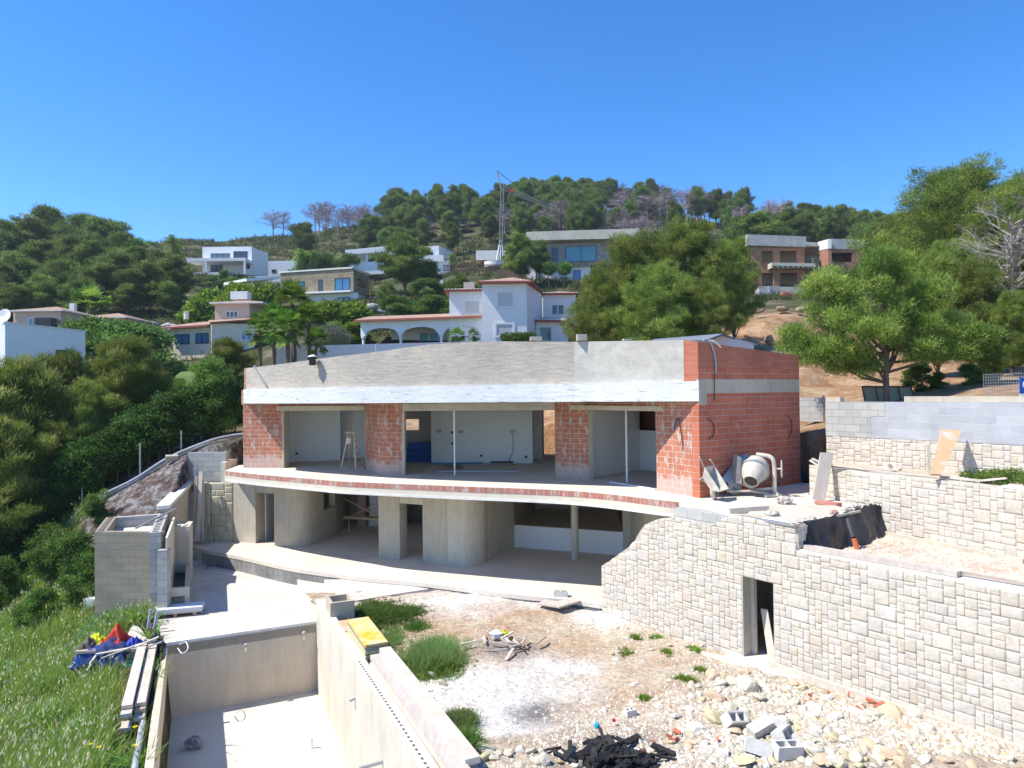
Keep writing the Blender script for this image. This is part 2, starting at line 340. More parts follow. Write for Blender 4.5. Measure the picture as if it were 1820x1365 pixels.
# ================================================================== TERRAIN
ZL, ZD, ZP = -2.95, -3.5, -5.35      # lower floor, pool deck, pool floor
site = [(-1.74, 2.0), (-8.91, 17.97), (-10.5, 20.3), (-12.35, 20.75), (-13.35, 23.25), (-12.0, 24.2), (-13.15, 28.55), (-13.15, 28.72), (-11.5, 28.7), (-11.2, 29.4), (-9.6, 32.9), (5, 33.4), (8.9, 24), (9.3, 21.0), (11.9, 15.9), (15.5, 9), (18, 2)]
tp = []
for px, py, Y in [(0,1365,13.4),(240,1365,12.6),(150,1180,18.5),(0,1050,26),(150,1060,22.5),(90,1010,25.5),(115,948,27),(150,905,27),(240,858,28),(300,820,28.5),(370,790,29),(430,776,30),(50,835,45),(0,905,33),
        (100,604,72),(260,604,80),(240,566,86),(370,570,92),(400,612,65),(550,612,60),(780,630,54),(1000,625,54),(700,762,34.5),(970,752,34.5),(970,738,37),(830,640,46),
        (570,545,92),(700,520,100),(850,478,130),(450,500,141),(500,498,151),(650,496,139),(760,494,139),(300,505,118),(60,520,120),(100,470,150),
        (0,455,200),(150,445,200),(300,432,200),(450,424,205),(600,408,230),(700,400,235),(900,390,240),(1050,385,240),(1200,392,240),(1300,405,230),(1400,425,200),(1600,440,180),(1900,440,170),
        (1040,505,105),(1400,515,95),(1550,515,95),(1400,548,52),(1330,585,46),(1480,560,55),(1400,700,27.5),(1350,690,29),(1480,655,33),(1600,640,40),(1800,640,40),(1800,600,60),(1650,725,20.5),(1500,716,24.5),(1820,728,17.2),(1440,752,25)]:
    p = A(px, py, Y); tp.append((p.x, p.y, p.z))
tp += [(-40, 30, -6), (-30, 50, -1), (-45, 60, 2), (-30, 12, -6), (-14, 5, -4.6), (-7.5, 9, -3.9), (-40, 5, -8), (22, 10, 2.6), (18, 4, 2.0), (40, 20, 5), (60, 60, 14), (90, 100, 24), (-90, 100, 12), (-160, 200, 40), (200, 200, 42), (0, 330, 40), (-250, 330, 30), (250, 330, 30), (120, 330, 38), (-120, 330, 40), (30, 3, 2), (-8, 4, -4.2)]
tp = np.array(tp)
def tmap(x, y):
    y = np.maximum(y, 2.0); return np.stack([np.asarray(x) / y * 4.0, np.log(y) * 3.0], -1)
C0 = tmap(tp[:, 0], tp[:, 1]); nn = len(tp)
K = np.linalg.norm(C0[:, None] - C0[None], axis=-1) + np.eye(nn) * -0.01
Pm = np.hstack([np.ones((nn, 1)), C0]); AA = np.block([[K, Pm], [Pm.T, np.zeros((3, 3))]])
# interpolate z scaled by distance so relative heights stay sane
sol = np.linalg.solve(AA, np.concatenate([tp[:, 2] / tp[:, 1], np.zeros(3)]))
def vnoise(x, y, s, seed=0):
    x = np.asarray(x) / s + seed * 17.3; y = np.asarray(y) / s + seed * 9.1
    xi = np.floor(x); yi = np.floor(y); fx = x - xi; fy = y - yi; fx = fx * fx * (3 - 2 * fx); fy = fy * fy * (3 - 2 * fy)
    def h(a, b): v = np.sin(a * 127.1 + b * 311.7 + seed * 74.7) * 43758.5453; return v - np.floor(v)
    return (h(xi, yi) * (1 - fx) + h(xi + 1, yi) * fx) * (1 - fy) + (h(xi, yi + 1) * (1 - fx) + h(xi + 1, yi + 1) * fx) * fy - 0.5
def H(x, y):
    x = np.asarray(x, float); y = np.asarray(y, float); q = tmap(x, y)
    sh = q.shape[:-1]; q = q.reshape(-1, 2); out = np.zeros(len(q))
    for i in range(0, len(q), 20000):
        b = q[i:i + 20000]; k = np.linalg.norm(b[:, None] - C0[None], axis=-1)
        out[i:i + 20000] = k @ sol[:nn] + sol[nn] + b @ sol[nn + 1:]
    z = out.reshape(sh) * np.maximum(y, 2.0)
    amp = np.clip((y - 20) / 120, 0.05, 1.0)
    return z + amp * (vnoise(x, y, 9, 1) * 1.6 + vnoise(x, y, 3.3, 2) * 0.6) + vnoise(x, y, 1.1, 3) * 0.12
def Hs(x, y): return float(H(np.array([x]), np.array([y]))[0])
def sdist(x, y, poly):
    d = np.full(x.shape, 1e9); ins = np.zeros(x.shape, bool); n = len(poly)
    for i in range(n):
        x0, y0 = poly[i]; x1, y1 = poly[(i + 1) % n]; dx, dy = x1 - x0, y1 - y0
        t = np.clip(((x - x0) * dx + (y - y0) * dy) / (dx * dx + dy * dy), 0, 1)
        d = np.minimum(d, np.hypot(x - x0 - t * dx, y - y0 - t * dy))
        c = ((y0 > y) != (y1 > y)) & (x < dx * (y - y0) / (dy if dy else 1e-9) + x0); ins ^= c
    return np.where(ins, -d, d)
def build_terrain():
    S = np.concatenate([np.linspace(-1.9, -0.85, 50)[:-1], np.linspace(-0.85, 0.95, 400), np.linspace(0.95, 1.9, 50)[1:]])
    Yv = np.concatenate([np.exp(np.linspace(math.log(2.5), math.log(42), 300))[:-1], np.exp(np.linspace(math.log(42), math.log(420), 160))])
    SS, YY = np.meshgrid(S, Yv); X = SS * YY; Z = H(X, YY)
    sdv = sdist(X, YY, site); drop = np.clip(-sdv / 0.35, 0, 1); Z = Z * (1 - drop) + (-8.0) * drop
    bank = np.clip(1 - np.hypot((X - 14.5) / 9, (YY - 39) / 11), 0, 1)
    Z += (bank > 0) * np.minimum(1, bank * 3) * (vnoise(X, YY, 3.0, 4) * 1.3 + vnoise(X, YY, 1.3, 5) * 1.1 + vnoise(X, YY, 0.5, 6) * 0.4)
    Z = np.where(YY > 250, np.maximum(Z - (YY - 250) * 0.25, -12), Z)
    Z = np.minimum(Z, 80 + (Z - 80) * 0.2); V = np.stack([X, YY, Z], -1).reshape(-1, 3); nr, nc = SS.shape
    idx = np.arange(nr * nc).reshape(nr, nc); Fq = np.stack([idx[:-1, :-1], idx[:-1, 1:], idx[1:, 1:], idx[1:, :-1]], -1).reshape(-1, 4)
    # zone: 0 scrub hill, 1 bare orange earth (right bank), 2 near-left soil/gravel darkened to stand in for shade, 3 road
    bare = np.clip(1.5 - np.hypot((X - 15.0) / 10, (YY - 37) / 20), 0, 1) + np.clip(1.35 - np.hypot((X - 2) / 14, (YY - 37) / 7), 0, 1) + np.clip(1.2 - np.hypot((X - 15) / 8, (YY - 19) / 9), 0, 1)
    bare += 0.8 * np.clip(1.2 - np.hypot((X - 0) / 16, (YY - 135) / 12), 0, 1)
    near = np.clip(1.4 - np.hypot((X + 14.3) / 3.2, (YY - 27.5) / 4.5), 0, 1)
    road = np.clip(3 - np.abs(X + 26.5 + (YY - 40) * 0.35) * 0.9, 0, 1) * (YY < 60) * (YY > 24)
    m, n, l, b = newmat('hillside'); co = coords(n, l)
    def at(nm): a = n.new('ShaderNodeAttribute'); a.attribute_name = nm; return a.outputs['Fac']
    f1 = noise(n, l, co, 0.35, 8, 0.7); f2 = noise(n, l, co, 3.0, 8, 0.75); f3 = noise(n, l, co, 0.9, 6, 0.7)
    scrub = ramp(n, l, f1, [(0.38, (0.045, 0.06, 0.022)), (0.55, (0.11, 0.105, 0.05)), (0.66, (0.22, 0.18, 0.13))])
    scrub = mix(n, l, 0.7, scrub, ramp(n, l, f2, [(0.35, 0.45), (0.65, 1.35)]), 'MULTIPLY')
    earth = ramp(n, l, f3, [(0.36, (0.38, 0.20, 0.10)), (0.5, (0.46, 0.28, 0.155)), (0.62, (0.55, 0.40, 0.26))])
    earth = mix(n, l, 0.6, earth, ramp(n, l, f2, [(0.35, 0.6), (0.65, 1.2)]), 'MULTIPLY')
    soil = ramp(n, l, f2, [(0.40, (0.09, 0.05, 0.035)), (0.50, (0.17, 0.14, 0.13)), (0.58, (0.33, 0.32, 0.335))])  # reddish soil and grey gravel, darkened so the colour carries the bank's shade
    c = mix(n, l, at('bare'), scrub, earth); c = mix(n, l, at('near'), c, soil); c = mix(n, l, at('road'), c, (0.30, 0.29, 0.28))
    l.new(c, b.inputs['Base Color']); b.inputs['Roughness'].default_value = 0.95; b.inputs['Specular IOR Level'].default_value = 0.1
    f9 = noise(n, l, co, 7, 8, 0.8); c = mix(n, l, 0.45, c, ramp(n, l, f9, [(0.38, 0.6), (0.6, 1.15)]), 'MULTIPLY'); l.new(c, b.inputs['Base Color']); bump(n, l, b, f9, 0.9, 0.15)
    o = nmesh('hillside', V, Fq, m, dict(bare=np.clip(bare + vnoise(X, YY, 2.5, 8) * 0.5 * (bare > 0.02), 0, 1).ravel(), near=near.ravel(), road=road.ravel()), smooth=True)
    tag(o, 'scrubby hillside rising behind the building site, bare orange earth on its right flank', 'hillside', kind='structure')
build_terrain()

# ================================================================== YARD (rubble ground)
pool_dir = np.array((0.41, -0.912))
PR = np.array((-5.5, 19.6)); PL = np.array((-8.85, 18.0))           # inner back corners of the pool
def pr(k, off=0): return (PR[0] + pool_dir[0] * k + off * 0.912, PR[1] + pool_dir[1] * k + off * 0.41)
def pl(k, off=0): return (PL[0] + pool_dir[0] * k - off * 0.912, PL[1] + pool_dir[1] * k - off * 0.41)
WA = np.array((2.37, 19.1)); WD = np.array((3.51, -4.70)); WL = float(np.hypot(*WD)); WU = WD / WL
def W1(px, py):      # photo point on the face of the long stone wall -> (u along, z)
    d = ray(px, py); nx, ny = WU[1], -WU[0]
    t = ((WA[0] - CAM.x) * nx + (WA[1] - CAM.y) * ny) / (d.x * nx + d.y * ny); p = CAM + d * t
    return ((p.x - WA[0]) * WU[0] + (p.y - WA[1]) * WU[1], p.z)
def yard_z(x, y):
    x = np.asarray(x, float); y = np.asarray(y, float)
    z = -3.10 + vnoise(x, y, 2.2, 11) * 0.10 + vnoise(x, y, 0.6, 12) * 0.07 + vnoise(x, y, 0.25, 13) * 0.05
    z += 0.28 * np.exp(-((x - 6.3) ** 2 + (y - 11.0) ** 2) / 3.5) + 0.12 * np.exp(-((x - 3.6) ** 2 + (y - 13.2) ** 2) / 2.5) + 0.5 * np.exp(-((x - 8.2) ** 2 + (y - 9.3) ** 2) / 1.2)
    z -= 0.14 * np.exp(-((x + 3.7) ** 2 + (y - 17.0) ** 2) / 6)
    return z
yard_poly = [pr(0.2, 0.25), (-6.1, 21.0), (-2.4, 21.3), (2.2, 19.1), (2.6, 19.2), (11.3, 7.6), (14, 3), (2.0, 3)]
def px_of(x, y, z):
    v = np.stack([x - CAM.x, y - CAM.y, z - CAM.z], -1); f = v @ np.array(F_); return 910 + FPX * (v @ np.array(R_)) / f, 682.5 - FPX * (v @ np.array(U_)) / f
def build_yard():
    xs = np.arange(-7, 14.5, 0.055); ys = np.arange(3, 21.6, 0.055); X, Y = np.meshgrid(xs, ys); Z = yard_z(X, Y)
    sdv = sdist(X, Y, yard_poly); idx = np.arange(X.size).reshape(X.shape)
    Fq = np.stack([idx[:-1, :-1], idx[:-1, 1:], idx[1:, 1:], idx[1:, :-1]], -1).reshape(-1, 4)
    ok = (sdv.ravel()[Fq] < 0.15).all(1)
    PX, PY = px_of(X, Y, Z)
    def blob(cx, cy, rx, ry, a=0): 
        dx = PX - cx; dy = PY - cy; u = dx * math.cos(a) + dy * math.sin(a); v = -dx * math.sin(a) + dy * math.cos(a)
        return np.clip(1.35 - np.hypot(u / rx, v / ry) + vnoise(X, Y, 0.9, 21) * 0.7 + vnoise(X, Y, 0.3, 22) * 0.35, 0, 1)
    lime = np.zeros_like(X)
    for b_ in [(860, 1225, 170, 55), (740, 1225, 90, 25), (900, 1250, 120, 40), (800, 1068, 150, 22), (1080, 1100, 70, 22), (1040, 1100, 40, 16), (960, 1190, 90, 22), (860, 1290, 130, 18)]: lime = np.maximum(lime, blob(*b_))
    ash = np.zeros_like(X)
    for b_ in [(890, 1150, 60, 22), (960, 1265, 50, 22), (1085, 1335, 100, 45)]: ash = np.maximum(ash, blob(*b_))
    rub = np.clip((PX - 1080) / 260 + (PY - 1230) / 150 + vnoise(X, Y, 1.3, 23) * 0.8, 0, 1)
    rub = np.maximum(rub, blob(900, 1350, 160, 25)); rub = np.maximum(rub, blob(1180, 1140, 150, 18, 0.33))
    m, n, l, b = newmat('yard_ground'); co = coords(n, l)
    def at(nm): a = n.new('ShaderNodeAttribute'); a.attribute_name = nm; return a.outputs['Fac']
    f1 = noise(n, l, co, 0.8, 8, 0.7); f2 = noise(n, l, co, 9, 8, 0.75); vt = n.new('ShaderNodeTexVoronoi'); vt.inputs['Scale'].default_value = 22; l.new(co, vt.inputs['Vector'])
    earth = ramp(n, l, f1, [(0.38, (0.43, 0.285, 0.185)), (0.5, (0.49, 0.38, 0.27)), (0.62, (0.55, 0.47, 0.36))])
    c = mix(n, l, at('rub'), earth, (0.50, 0.42, 0.32)); c = mix(n, l, at('lime'), c, (0.74, 0.71, 0.67)); c = mix(n, l, at('ash'), c, (0.16, 0.15, 0.145))
    c = mix(n, l, 0.8, c, ramp(n, l, f2, [(0.38, 0.55), (0.58, 1.12)]), 'MULTIPLY'); f3 = noise(n, l, co, 34, 6, 0.8); c = mix(n, l, 0.7, c, ramp(n, l, f3, [(0.36, 0.5), (0.56, 1.12)]), 'MULTIPLY')
    c = mix(n, l, 0.4, c, ramp(n, l, vt.outputs['Color'], [(0.1, 0.6), (0.6, 1.15)]), 'MULTIPLY')
    l.new(c, b.inputs['Base Color']); b.inputs['Roughness'].default_value = 0.95; b.inputs['Specular IOR Level'].default_value = 0.1; bump(n, l, b, f2, 0.9, 0.04)
    o = nmesh('ground', np.stack([X, Y, Z], -1).reshape(-1, 3), Fq[ok], m, dict(lime=lime.ravel() * 0.85, ash=ash.ravel() * 0.8, rub=rub.ravel() * 0.8), smooth=True)
    tag(o, 'stony bare ground with white lime patches beside the pool', 'ground', kind='structure')
build_yard()

# ================================================================== POOL, DECK, LOWER TERRACE
# deck slab around (pool basin left open)
deck = MB(); deck.prism([pl(0, 0.0), PR.tolist(), (-7.45, 24.5), (-9.3, 26.0), (-12.2, 27.6), (-13.0, 27.9), (-12.4, 24.3), (-10.9, 20.4), (-10.2, 18.5), pl(0.25, 0.9), pl(0.25, 0.25), pl(0.0, 0.25)], ZD - 0.25, ZD)
tag(deck.build('pool_deck', m_deck), 'bright dusty concrete deck behind the empty pool', 'deck', kind='structure')
lip = MB(); 
pool = T('swimming_pool', 'empty unfinished concrete swimming pool in the foreground', 'swimming pool', (-4.5, 14, ZP - 0.2))
b_ = MB(); a0 = pl(0); a1 = pr(0); a2 = pr(18); a3 = pl(18); b_.prism([a0, a1, a2, a3], ZP - 0.25, ZP); b_.build('pool_floor', m_floor, pool)
b_ = MB(); b_.wall([a0, a1], ZP - 0.2, ZD - 0.02, 0.25)
b_.build('back_wall', m_pool, pool)
b_ = MB(); b_.wall([pl(0, 0.14), pr(0)], ZD, ZD + 0.06, 0.2); b_.build('back_curb', m_coping, pool)
b_ = MB(); b_.wall([pl(18, 0), pl(-0.25, 0)], ZP - 0.2, ZD - 0.03, 0.14); b_.build('side_wall', m_pool, pool)
# right wall stands higher, rising from the curb
b_ = MB(); ks = [-0.1, 0.2, 1.75, 8, 18]; b_.wall([pr(k) for k in ks], ZP - 0.2, [-2.87, -2.87, -2.9, -2.75, -2.70], 0.25)
rw = b_.build('side_wall', m_poolr, pool)
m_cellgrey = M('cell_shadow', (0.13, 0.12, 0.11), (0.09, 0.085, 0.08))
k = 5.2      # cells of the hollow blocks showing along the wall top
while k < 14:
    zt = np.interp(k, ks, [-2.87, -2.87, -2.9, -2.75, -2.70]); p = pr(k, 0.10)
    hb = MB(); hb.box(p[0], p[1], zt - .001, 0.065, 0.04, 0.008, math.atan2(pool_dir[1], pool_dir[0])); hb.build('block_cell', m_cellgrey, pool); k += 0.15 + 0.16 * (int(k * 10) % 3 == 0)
for i, (u, z) in enumerate([(0.33, 0.45), (0.62, 0.42)]):
    pass
# wall fittings on the back wall and right wall
for (px, py) in [(437, 1146), (540, 1125)]:
    d = ray(px, py); nn_ = np.array((0.41, -0.912)); t = ((PL[0]) * nn_[0] + (PL[1]) * nn_[1]) / (d.x * nn_[0] + d.y * nn_[1]); p = CAM + d * t
    f = MB(); q = Vector((p.x, p.y, p.z)); f.tube([q, q + Vector((0.41, -0.912, 0)) * 0.09], 0.05, 10); f.tube([q + Vector((0.41, -0.912, 0)) * 0.05, q + Vector((0.41, -0.95, -0.16)) * 0.12 + Vector((0, 0, -0.12))], 0.025, 6); f.build('pipe_stub', m_cementy, pool)
for kk, dz, ln in [(5.2, -3.55, 0.12), (7.6, -3.75, 0.42)]:
    p = pr(kk); f = MB(); f.tube([(p[0], p[1], dz), (p[0] - 0.912 * ln, p[1] - 0.41 * ln, dz - 0.03)], 0.035, 8); f.build('pipe_stub', m_metal, pool)
for (px, py, nm, lab) in [(554, 1330, 'floor_pipe', None)]:
    p = G(px, py, ZP); f = MB(); f.tube([p, p + Vector((0, 0, 0.22))], 0.03, 8); f.tube([p + Vector((0, 0, 0.2)), p + Vector((0, 0, 0.25))], 0.036, 8); f.build('floor_pipe', m_white, pool)
# crumpled bag
def lump(name, mat, label, cat, c, s, seed, n=3, group=None, sq=1.0):
    bpy_v = []; r_ = random.Random(seed); mb = MB(); N = 10; Mr = 14; vs = []
    for i in range(N + 1):
        th = math.pi * i / N
        for j in range(Mr):
            ph = 2 * math.pi * j / Mr; k = 1 + (r_.random() - 0.5) * 0.45 * sq
            vs.append((c[0] + s[0] * k * math.sin(th) * math.cos(ph), c[1] + s[1] * k * math.sin(th) * math.sin(ph), c[2] + max(-0.2, s[2] * k * math.cos(th))))
    fs = [(i * Mr + j, i * Mr + (j + 1) % Mr, (i + 1) * Mr + (j + 1) % Mr, (i + 1) * Mr + j) for i in range(N) for j in range(Mr)]
    mb.add(vs, fs)
    return one(name, mb, mat, label, cat, group) if label else mb
p = G(346, 1330, ZP); lump('crumpled_bag', M('grey_bag', (0.4, 0.4, 0.42), (0.2, 0.2, 0.22), 9), 'crumpled grey bag lying on the shaded pool floor', 'bag', (p.x, p.y, ZP + 0.12), (0.22, 0.14, 0.14), 4)

# step slabs between deck and terrace
s1 = MB(); s1.prism([G(523,1030,ZD).xy[:], G(576,1033,-3.3).xy[:], G(612,1072,-3.3).xy[:], G(600,1082,-3.3).xy[:], pr(0.0, 0.35), tuple(PR)], -3.9, -3.3); tag(s1.build('step', m_deck), 'long pale concrete step at the pool deck edge', 'step', kind='structure')
s2 = MB(); s2.prism([G(576,1031,-3.1).xy[:], G(655,1030,-3.1).xy[:], G(762,1046,-3.08).xy[:], G(700,1056,-3.08).xy[:], G(612,1072,-3.1).xy[:]], -3.9, -3.085); tag(s2.build('landing', m_deck), 'white triangular landing at the foot of the lower terrace', 'landing', kind='structure')
ter_edge = [G(340,969,ZL), G(356,976,ZL), G(430,990,ZL), G(513,1008.6,ZL), G(590,1020,ZL), G(658,1028,ZL), G(760,1037,ZL), G(900,1055,ZL), G(1010,1066,ZL), G(1066,1074,ZL)]
te = cr([p.xy[:] for p in ter_edge], 4)
t1 = MB(); t1.prism(te + [(4.6, 18.3), (4.6, 33), (-9.7, 33), (-11.5, 28.9), (-13.0, 28.6)], ZL - 0.12, ZL); tag(t1.build('lower_terrace', m_floor), 'sunlit cream screed floor of the lower terrace', 'terrace', kind='structure')
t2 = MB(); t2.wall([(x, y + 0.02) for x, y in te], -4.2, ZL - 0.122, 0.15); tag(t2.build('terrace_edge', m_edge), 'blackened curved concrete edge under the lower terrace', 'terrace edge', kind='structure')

# ================================================================== MAIN HOUSE
house = T('unfinished_house', 'two storey unfinished house shell of red hollow brick and raw concrete, curved floor slab', 'house', (-2, 25, ZL))
S = cr([(-10.95, 26.75), (-9.19, 25.4), (-6.6, 23.7), (-5.37, 22.95), (-1.9, 21.6), (1.73, 20.2), (4.15, 18.0)], 6)
B = cr([(-10.0, 26.2), (-8.9, 25.35), (-6.6, 23.9), (-5.3, 23.2), (-1.9, 21.85), (1.8, 20.5), (3.9, 19.25), (4.92, 18.56)], 5)
# upper floor slab
back = [(8.74, 21.4), (5.3, 27), (4.5, 32.5), (-9.5, 32.8), (-11.3, 29.4)]
patio = [(4.25, 17.95), (4.85, 15.95), (5.95, 14.55), (8.46, 16.75), (7.95, 19.0), (9.15, 21.3)]
b_ = MB(); b_.prism(S[:-1] + [(4.25, 17.95), (4.92, 18.56)] + back, -0.36, 0.0); b_.build('upper_floor', m_floor, house)
b_ = MB(); b_.wall([(x + 0.02, y - 0.03) for x, y in S], -0.17, -0.004, 0.1); b_.build('brick_edging', m_edgebrick, house)
b_ = MB(); b_.wall([(x + 0.012, y - 0.018) for x, y in S], -0.32, -0.172, 0.1); b_.build('slab_edge', m_cream, house)
b_ = MB(); b_.wall([(x + 0.02, y - 0.04) for x, y in S], -0.40, -0.322, 0.16); b_.build('drip_edge', m_coping, house)
# facade pieces (upper)
def piece(path, z0, z1, th, mat, nm, u0=0): b_ = MB(); b_.wall(path, z0, z1, th, u0); return b_.build(nm, mat, house)
SOF = 2.55
piece([(-10.62, 27.75), (-9.0, 27.5)], 0, SOF, 0.3, m_brick, 'brick_pier')
piece([(-8.998, 27.497), (-8.93, 27.49)], 0, 2.24, 0.55, m_conc, 'door_jamb')
piece([(-10.62, 27.75), (-11.2, 29.4)], 0, SOF, -0.2, m_brick, 'brick_wall')
piece([(-9.2, 27.45), (-5.52, 26.3)][::1], 2.24, 2.42, 0.3, m_conc_l, 'lintel')
piece([(-8.99, 27.52), (-5.50, 26.4)], 2.425, SOF, 0.24, m_brick, 'brick_course')
piece([(-5.5, 26.3), (-4.63, 24.62)], 0, SOF, 0.25, m_brick, 'brick_wall')
piece([(-4.62, 24.6), (-3.86, 24.62)], 0, SOF, 0.3, m_brick, 'brick_pier', 0.1)
piece([(-3.855, 24.6), (-3.78, 24.6)], 0, 2.24, 0.4, m_conc_l, 'door_jamb')
piece([(-3.84, 24.58), (-1.2, 24.25), (1.42, 23.55)], 2.24, 2.50, 0.28, m_render, 'lintel')
piece([(1.42, 23.6), (1.97, 23.02)], 0, SOF, 0.3, m_brick, 'brick_pier')
piece([(1.972, 23.0), (2.46, 22.82)], 0, SOF, 0.3, m_brick, 'brick_pier', 0.45)
piece([(2.463, 22.82), (2.60, 22.86)], 0, 2.24, 0.5, m_conc, 'door_jamb')
piece([(1.9, 22.98), (2.3, 22.80), (4.35, 19.62)], 2.26, 2.40, 0.3, m_conc_l, 'lintel')
piece([(2.47, 22.8), (4.09, 20.09)], 2.403, SOF, 0.25, m_brick, 'brick_course')
piece([(4.09, 20.06), (4.90, 18.6)], 0, SOF, 0.3, m_brick, 'brick_pier')
# side wall
SW = [(4.92, 18.56), (8.74, 21.4)]; sdv_ = Vector((8.74 - 4.92, 21.4 - 18.56)).normalized()
piece(SW, 0, 2.755, 0.25, m_brick_clean, 'side_wall')
piece([(4.925 + sdv_.x * 0.0, 18.555), (4.92 + sdv_.x * 0.34, 18.555 + sdv_.y * 0.34)], 2.45, 2.756, 0.02, m_conc, 'corner_patch')
piece([(4.915, 18.553), (8.742, 21.398)], 2.756, 3.13, 0.26, m_conc, 'ring_beam')
piece([(4.92, 18.56), (8.74, 21.4)], 3.131, 3.42, 0.22, m_brick_clean, 'brick_course')
piece([(4.92, 18.56), (8.74, 21.4)], 3.421, [4.13, 3.86], 0.22, m_brick_thin, 'parapet_end')
# roof + beam
b_ = MB(); b_.prism(B + [(8.70, 21.4), (5.25, 26.9), (4.45, 32.3), (-9.4, 32.6), (-11.0, 29.3)], SOF + 0.003, 2.98); b_.build('roof_slab', m_conc, house)
b_ = MB(); b_.wall([(x, y - 0.02) for x, y in B], SOF, 3.08, 0.25); b_.build('white_beam', m_whitebeam, house)
def interp_path(path, off):
    out = []
    for i in range(len(path)):
        a = Vector(path[max(0, i - 1)]); c = Vector(path[min(len(path) - 1, i + 1)]); d = (c - a).normalized(); out.append((path[i][0] - d.y * off, path[i][1] + d.x * off))
    return out
PB = interp_path(B, 0.10); prof = [(400, 657), (433, 655), (500, 647), (560, 638.5), (617, 631.5), (667, 625.5), (700, 621), (760, 612.5), (820, 608.5), (860, 606.5), (1017, 607.5), (1237, 604), (1300, 604)]
def topz(p):
    px = 910 + FPX * p[0] / p[1]; return zat(px, np.interp(px, [a for a, _ in prof], [b for _, b in prof]), p[1])
iA = min(range(len(PB)), key=lambda i: abs(910 + FPX * PB[i][0] / PB[i][1] - 1016)); iB = len(PB) - 3
b_ = MB(); b_.wall(PB[:iA + 1], 3.083, [topz(p) for p in PB[:iA + 1]], 0.2); b_.build('parapet', m_board, house)
b_ = MB(); b_.wall([(x, y - 0.012) for x, y in PB[iA:iB + 1]], 3.083, [topz(p) for p in PB[iA:iB + 1]], 0.2); b_.build('parapet', m_render, house)
e_ = [PB[iB], (4.90, 18.58)]; b_ = MB(); b_.wall(e_, 3.083, [topz(e_[0]), 4.13], 0.2); b_.build('parapet_end', m_brick_thin, house)
b_ = MB(); b_.wall([(PB[0][0] - 0.09, PB[0][1] + 0.05), PB[0]], 3.083, topz(PB[0]), 0.5); b_.build('parapet_end', m_brick, house)
b_ = MB(); b_.wall([(-10.13, 26.33), (-10.02, 26.24)], 2.5, 3.05, 0.5); b_.build('beam_end', m_brick, house)
# brick lumps & tilt pieces on the parapet
for px0, px1, py0 in [(942, 962, 600), (1024, 1041, 596), (1105, 1120, 604)]:
    Y = 21.2 if px0 < 1000 else 20.4; a = A(px0, 607, Y + 0.25); c = A(px1, 607, Y + 0.25); zt = zat(px0, py0, Y + 0.25)
    b_ = MB(); b_.box((a.x + c.x) / 2, Y + 0.05, (a.z + zt) / 2 + 0.01, c.x - a.x, 0.18, zt - a.z, 0.1)
    one('brick', b_, m_wood_p, {942: 'flat pinkish brick block on the middle of the parapet', 1024: 'taller stacked pair of bricks on top of the parapet', 1105: 'thin chip of brick on the right part of the parapet'}[px0], 'brick')
# interior: partitions
def iw(path, z0=0, z1=SOF, nm='partition', th=0.1, mat=None): piece(path, z0, z1, th, mat or m_white_in, nm)
iw([(-11.0, 29.4), (-10.9, 31.0)], nm='outer_wall', th=0.2)
lft = XY(520, 30.2); c1 = XY(604, 30.6); c2 = XY(606, 31.6); w1 = XY(616, 31.6); w2 = XY(625.5, 31.6); c3 = XY(650, 31.5)
iw([(-10.2, 28.6), lft][::-1], th=0.12); iw([XY(520, 30.2), c1]); iw([c1, c2]); iw([c2, w1]); iw([w1, w2], 0, 0.75); iw([w1, w2], 2.1, SOF); iw([w2, c3, (-4.95, 31.4)])
iw([(-5.45, 26.5), (-5.2, 31.4)], th=0.1)
iw([(-4.9, 31.4), XY(720, 31.4)]); iw([XY(720, 31.4), XY(744, 31.4)], 0, 1.23); iw([XY(720, 31.4), XY(744, 31.4)], 1.72, SOF); iw([XY(744, 31.4), XY(766, 31.4), XY(780, 30)])
iw([XY(765.5, 28.9), XY(945.5, 28.4)], th=0.12); iw([XY(945.5, 28.4), XY(947, 29.6)]); iw([XY(947, 30.2), XY(963, 30.2)]); iw([XY(963, 30.2), XY(966, 32.4)], mat=m_conc)
iw([XY(986, 32.2), (4.3, 32.2)], nm='outer_wall', th=0.2); iw([XY(900, 32.4), XY(964, 32.4)], nm='outer_wall', th=0.2); iw([(-9.6, 32.5), XY(700, 32.5)], nm='outer_wall', th=0.15)
iw([(1.75, 23.4), (2.2, 32.2)], th=0.12)
iw([(2.58, 23.2), (2.9, 23.7), XY(1136, 25.6)], th=0.12); iw([XY(1136, 25.6), XY(1164, 24.95)], 0, 1.43); iw([XY(1136, 25.6), XY(1164, 24.95)], 2.18, SOF); iw([XY(1164, 24.95), (8.5, 21.8)], th=0.12)
iw([(5.2, 27.0), (8.68, 21.5)], nm='outer_wall', th=-0.2, mat=m_brick_clean); iw([(5.2, 27.0), (4.4, 32.2)], nm='outer_wall', th=0.2, mat=m_brick_clean)
# sockets & boxes in plaster
for (px, py, Y, nm_) in [(527, 806, 30.1, 's'), (780, 766, 28.85, 'r'), (804, 768.5, 28.84, 's'), (804, 788, 28.84, 's'), (819, 767, 28.8, 'r'), (911, 767, 28.45, 'r'), (855, 810, 28.7, 's'), (935, 812, 28.4, 's'), (1071, 780, 24.5, 's'), (1078, 780, 24.6, 's'), (1071, 793, 24.5, 's'), (1073, 828, 24.45, 'w')]:
    p = A(px, py, Y - 0.06); s_ = MB(); s_.box(p.x, p.y, p.z, 0.09 if nm_ == 's' else 0.2, 0.03, 0.09 if nm_ != 'r' else 0.13, 0.05); s_.build('junction_box', m_dark if nm_ == 's' else m_wood_p, house)
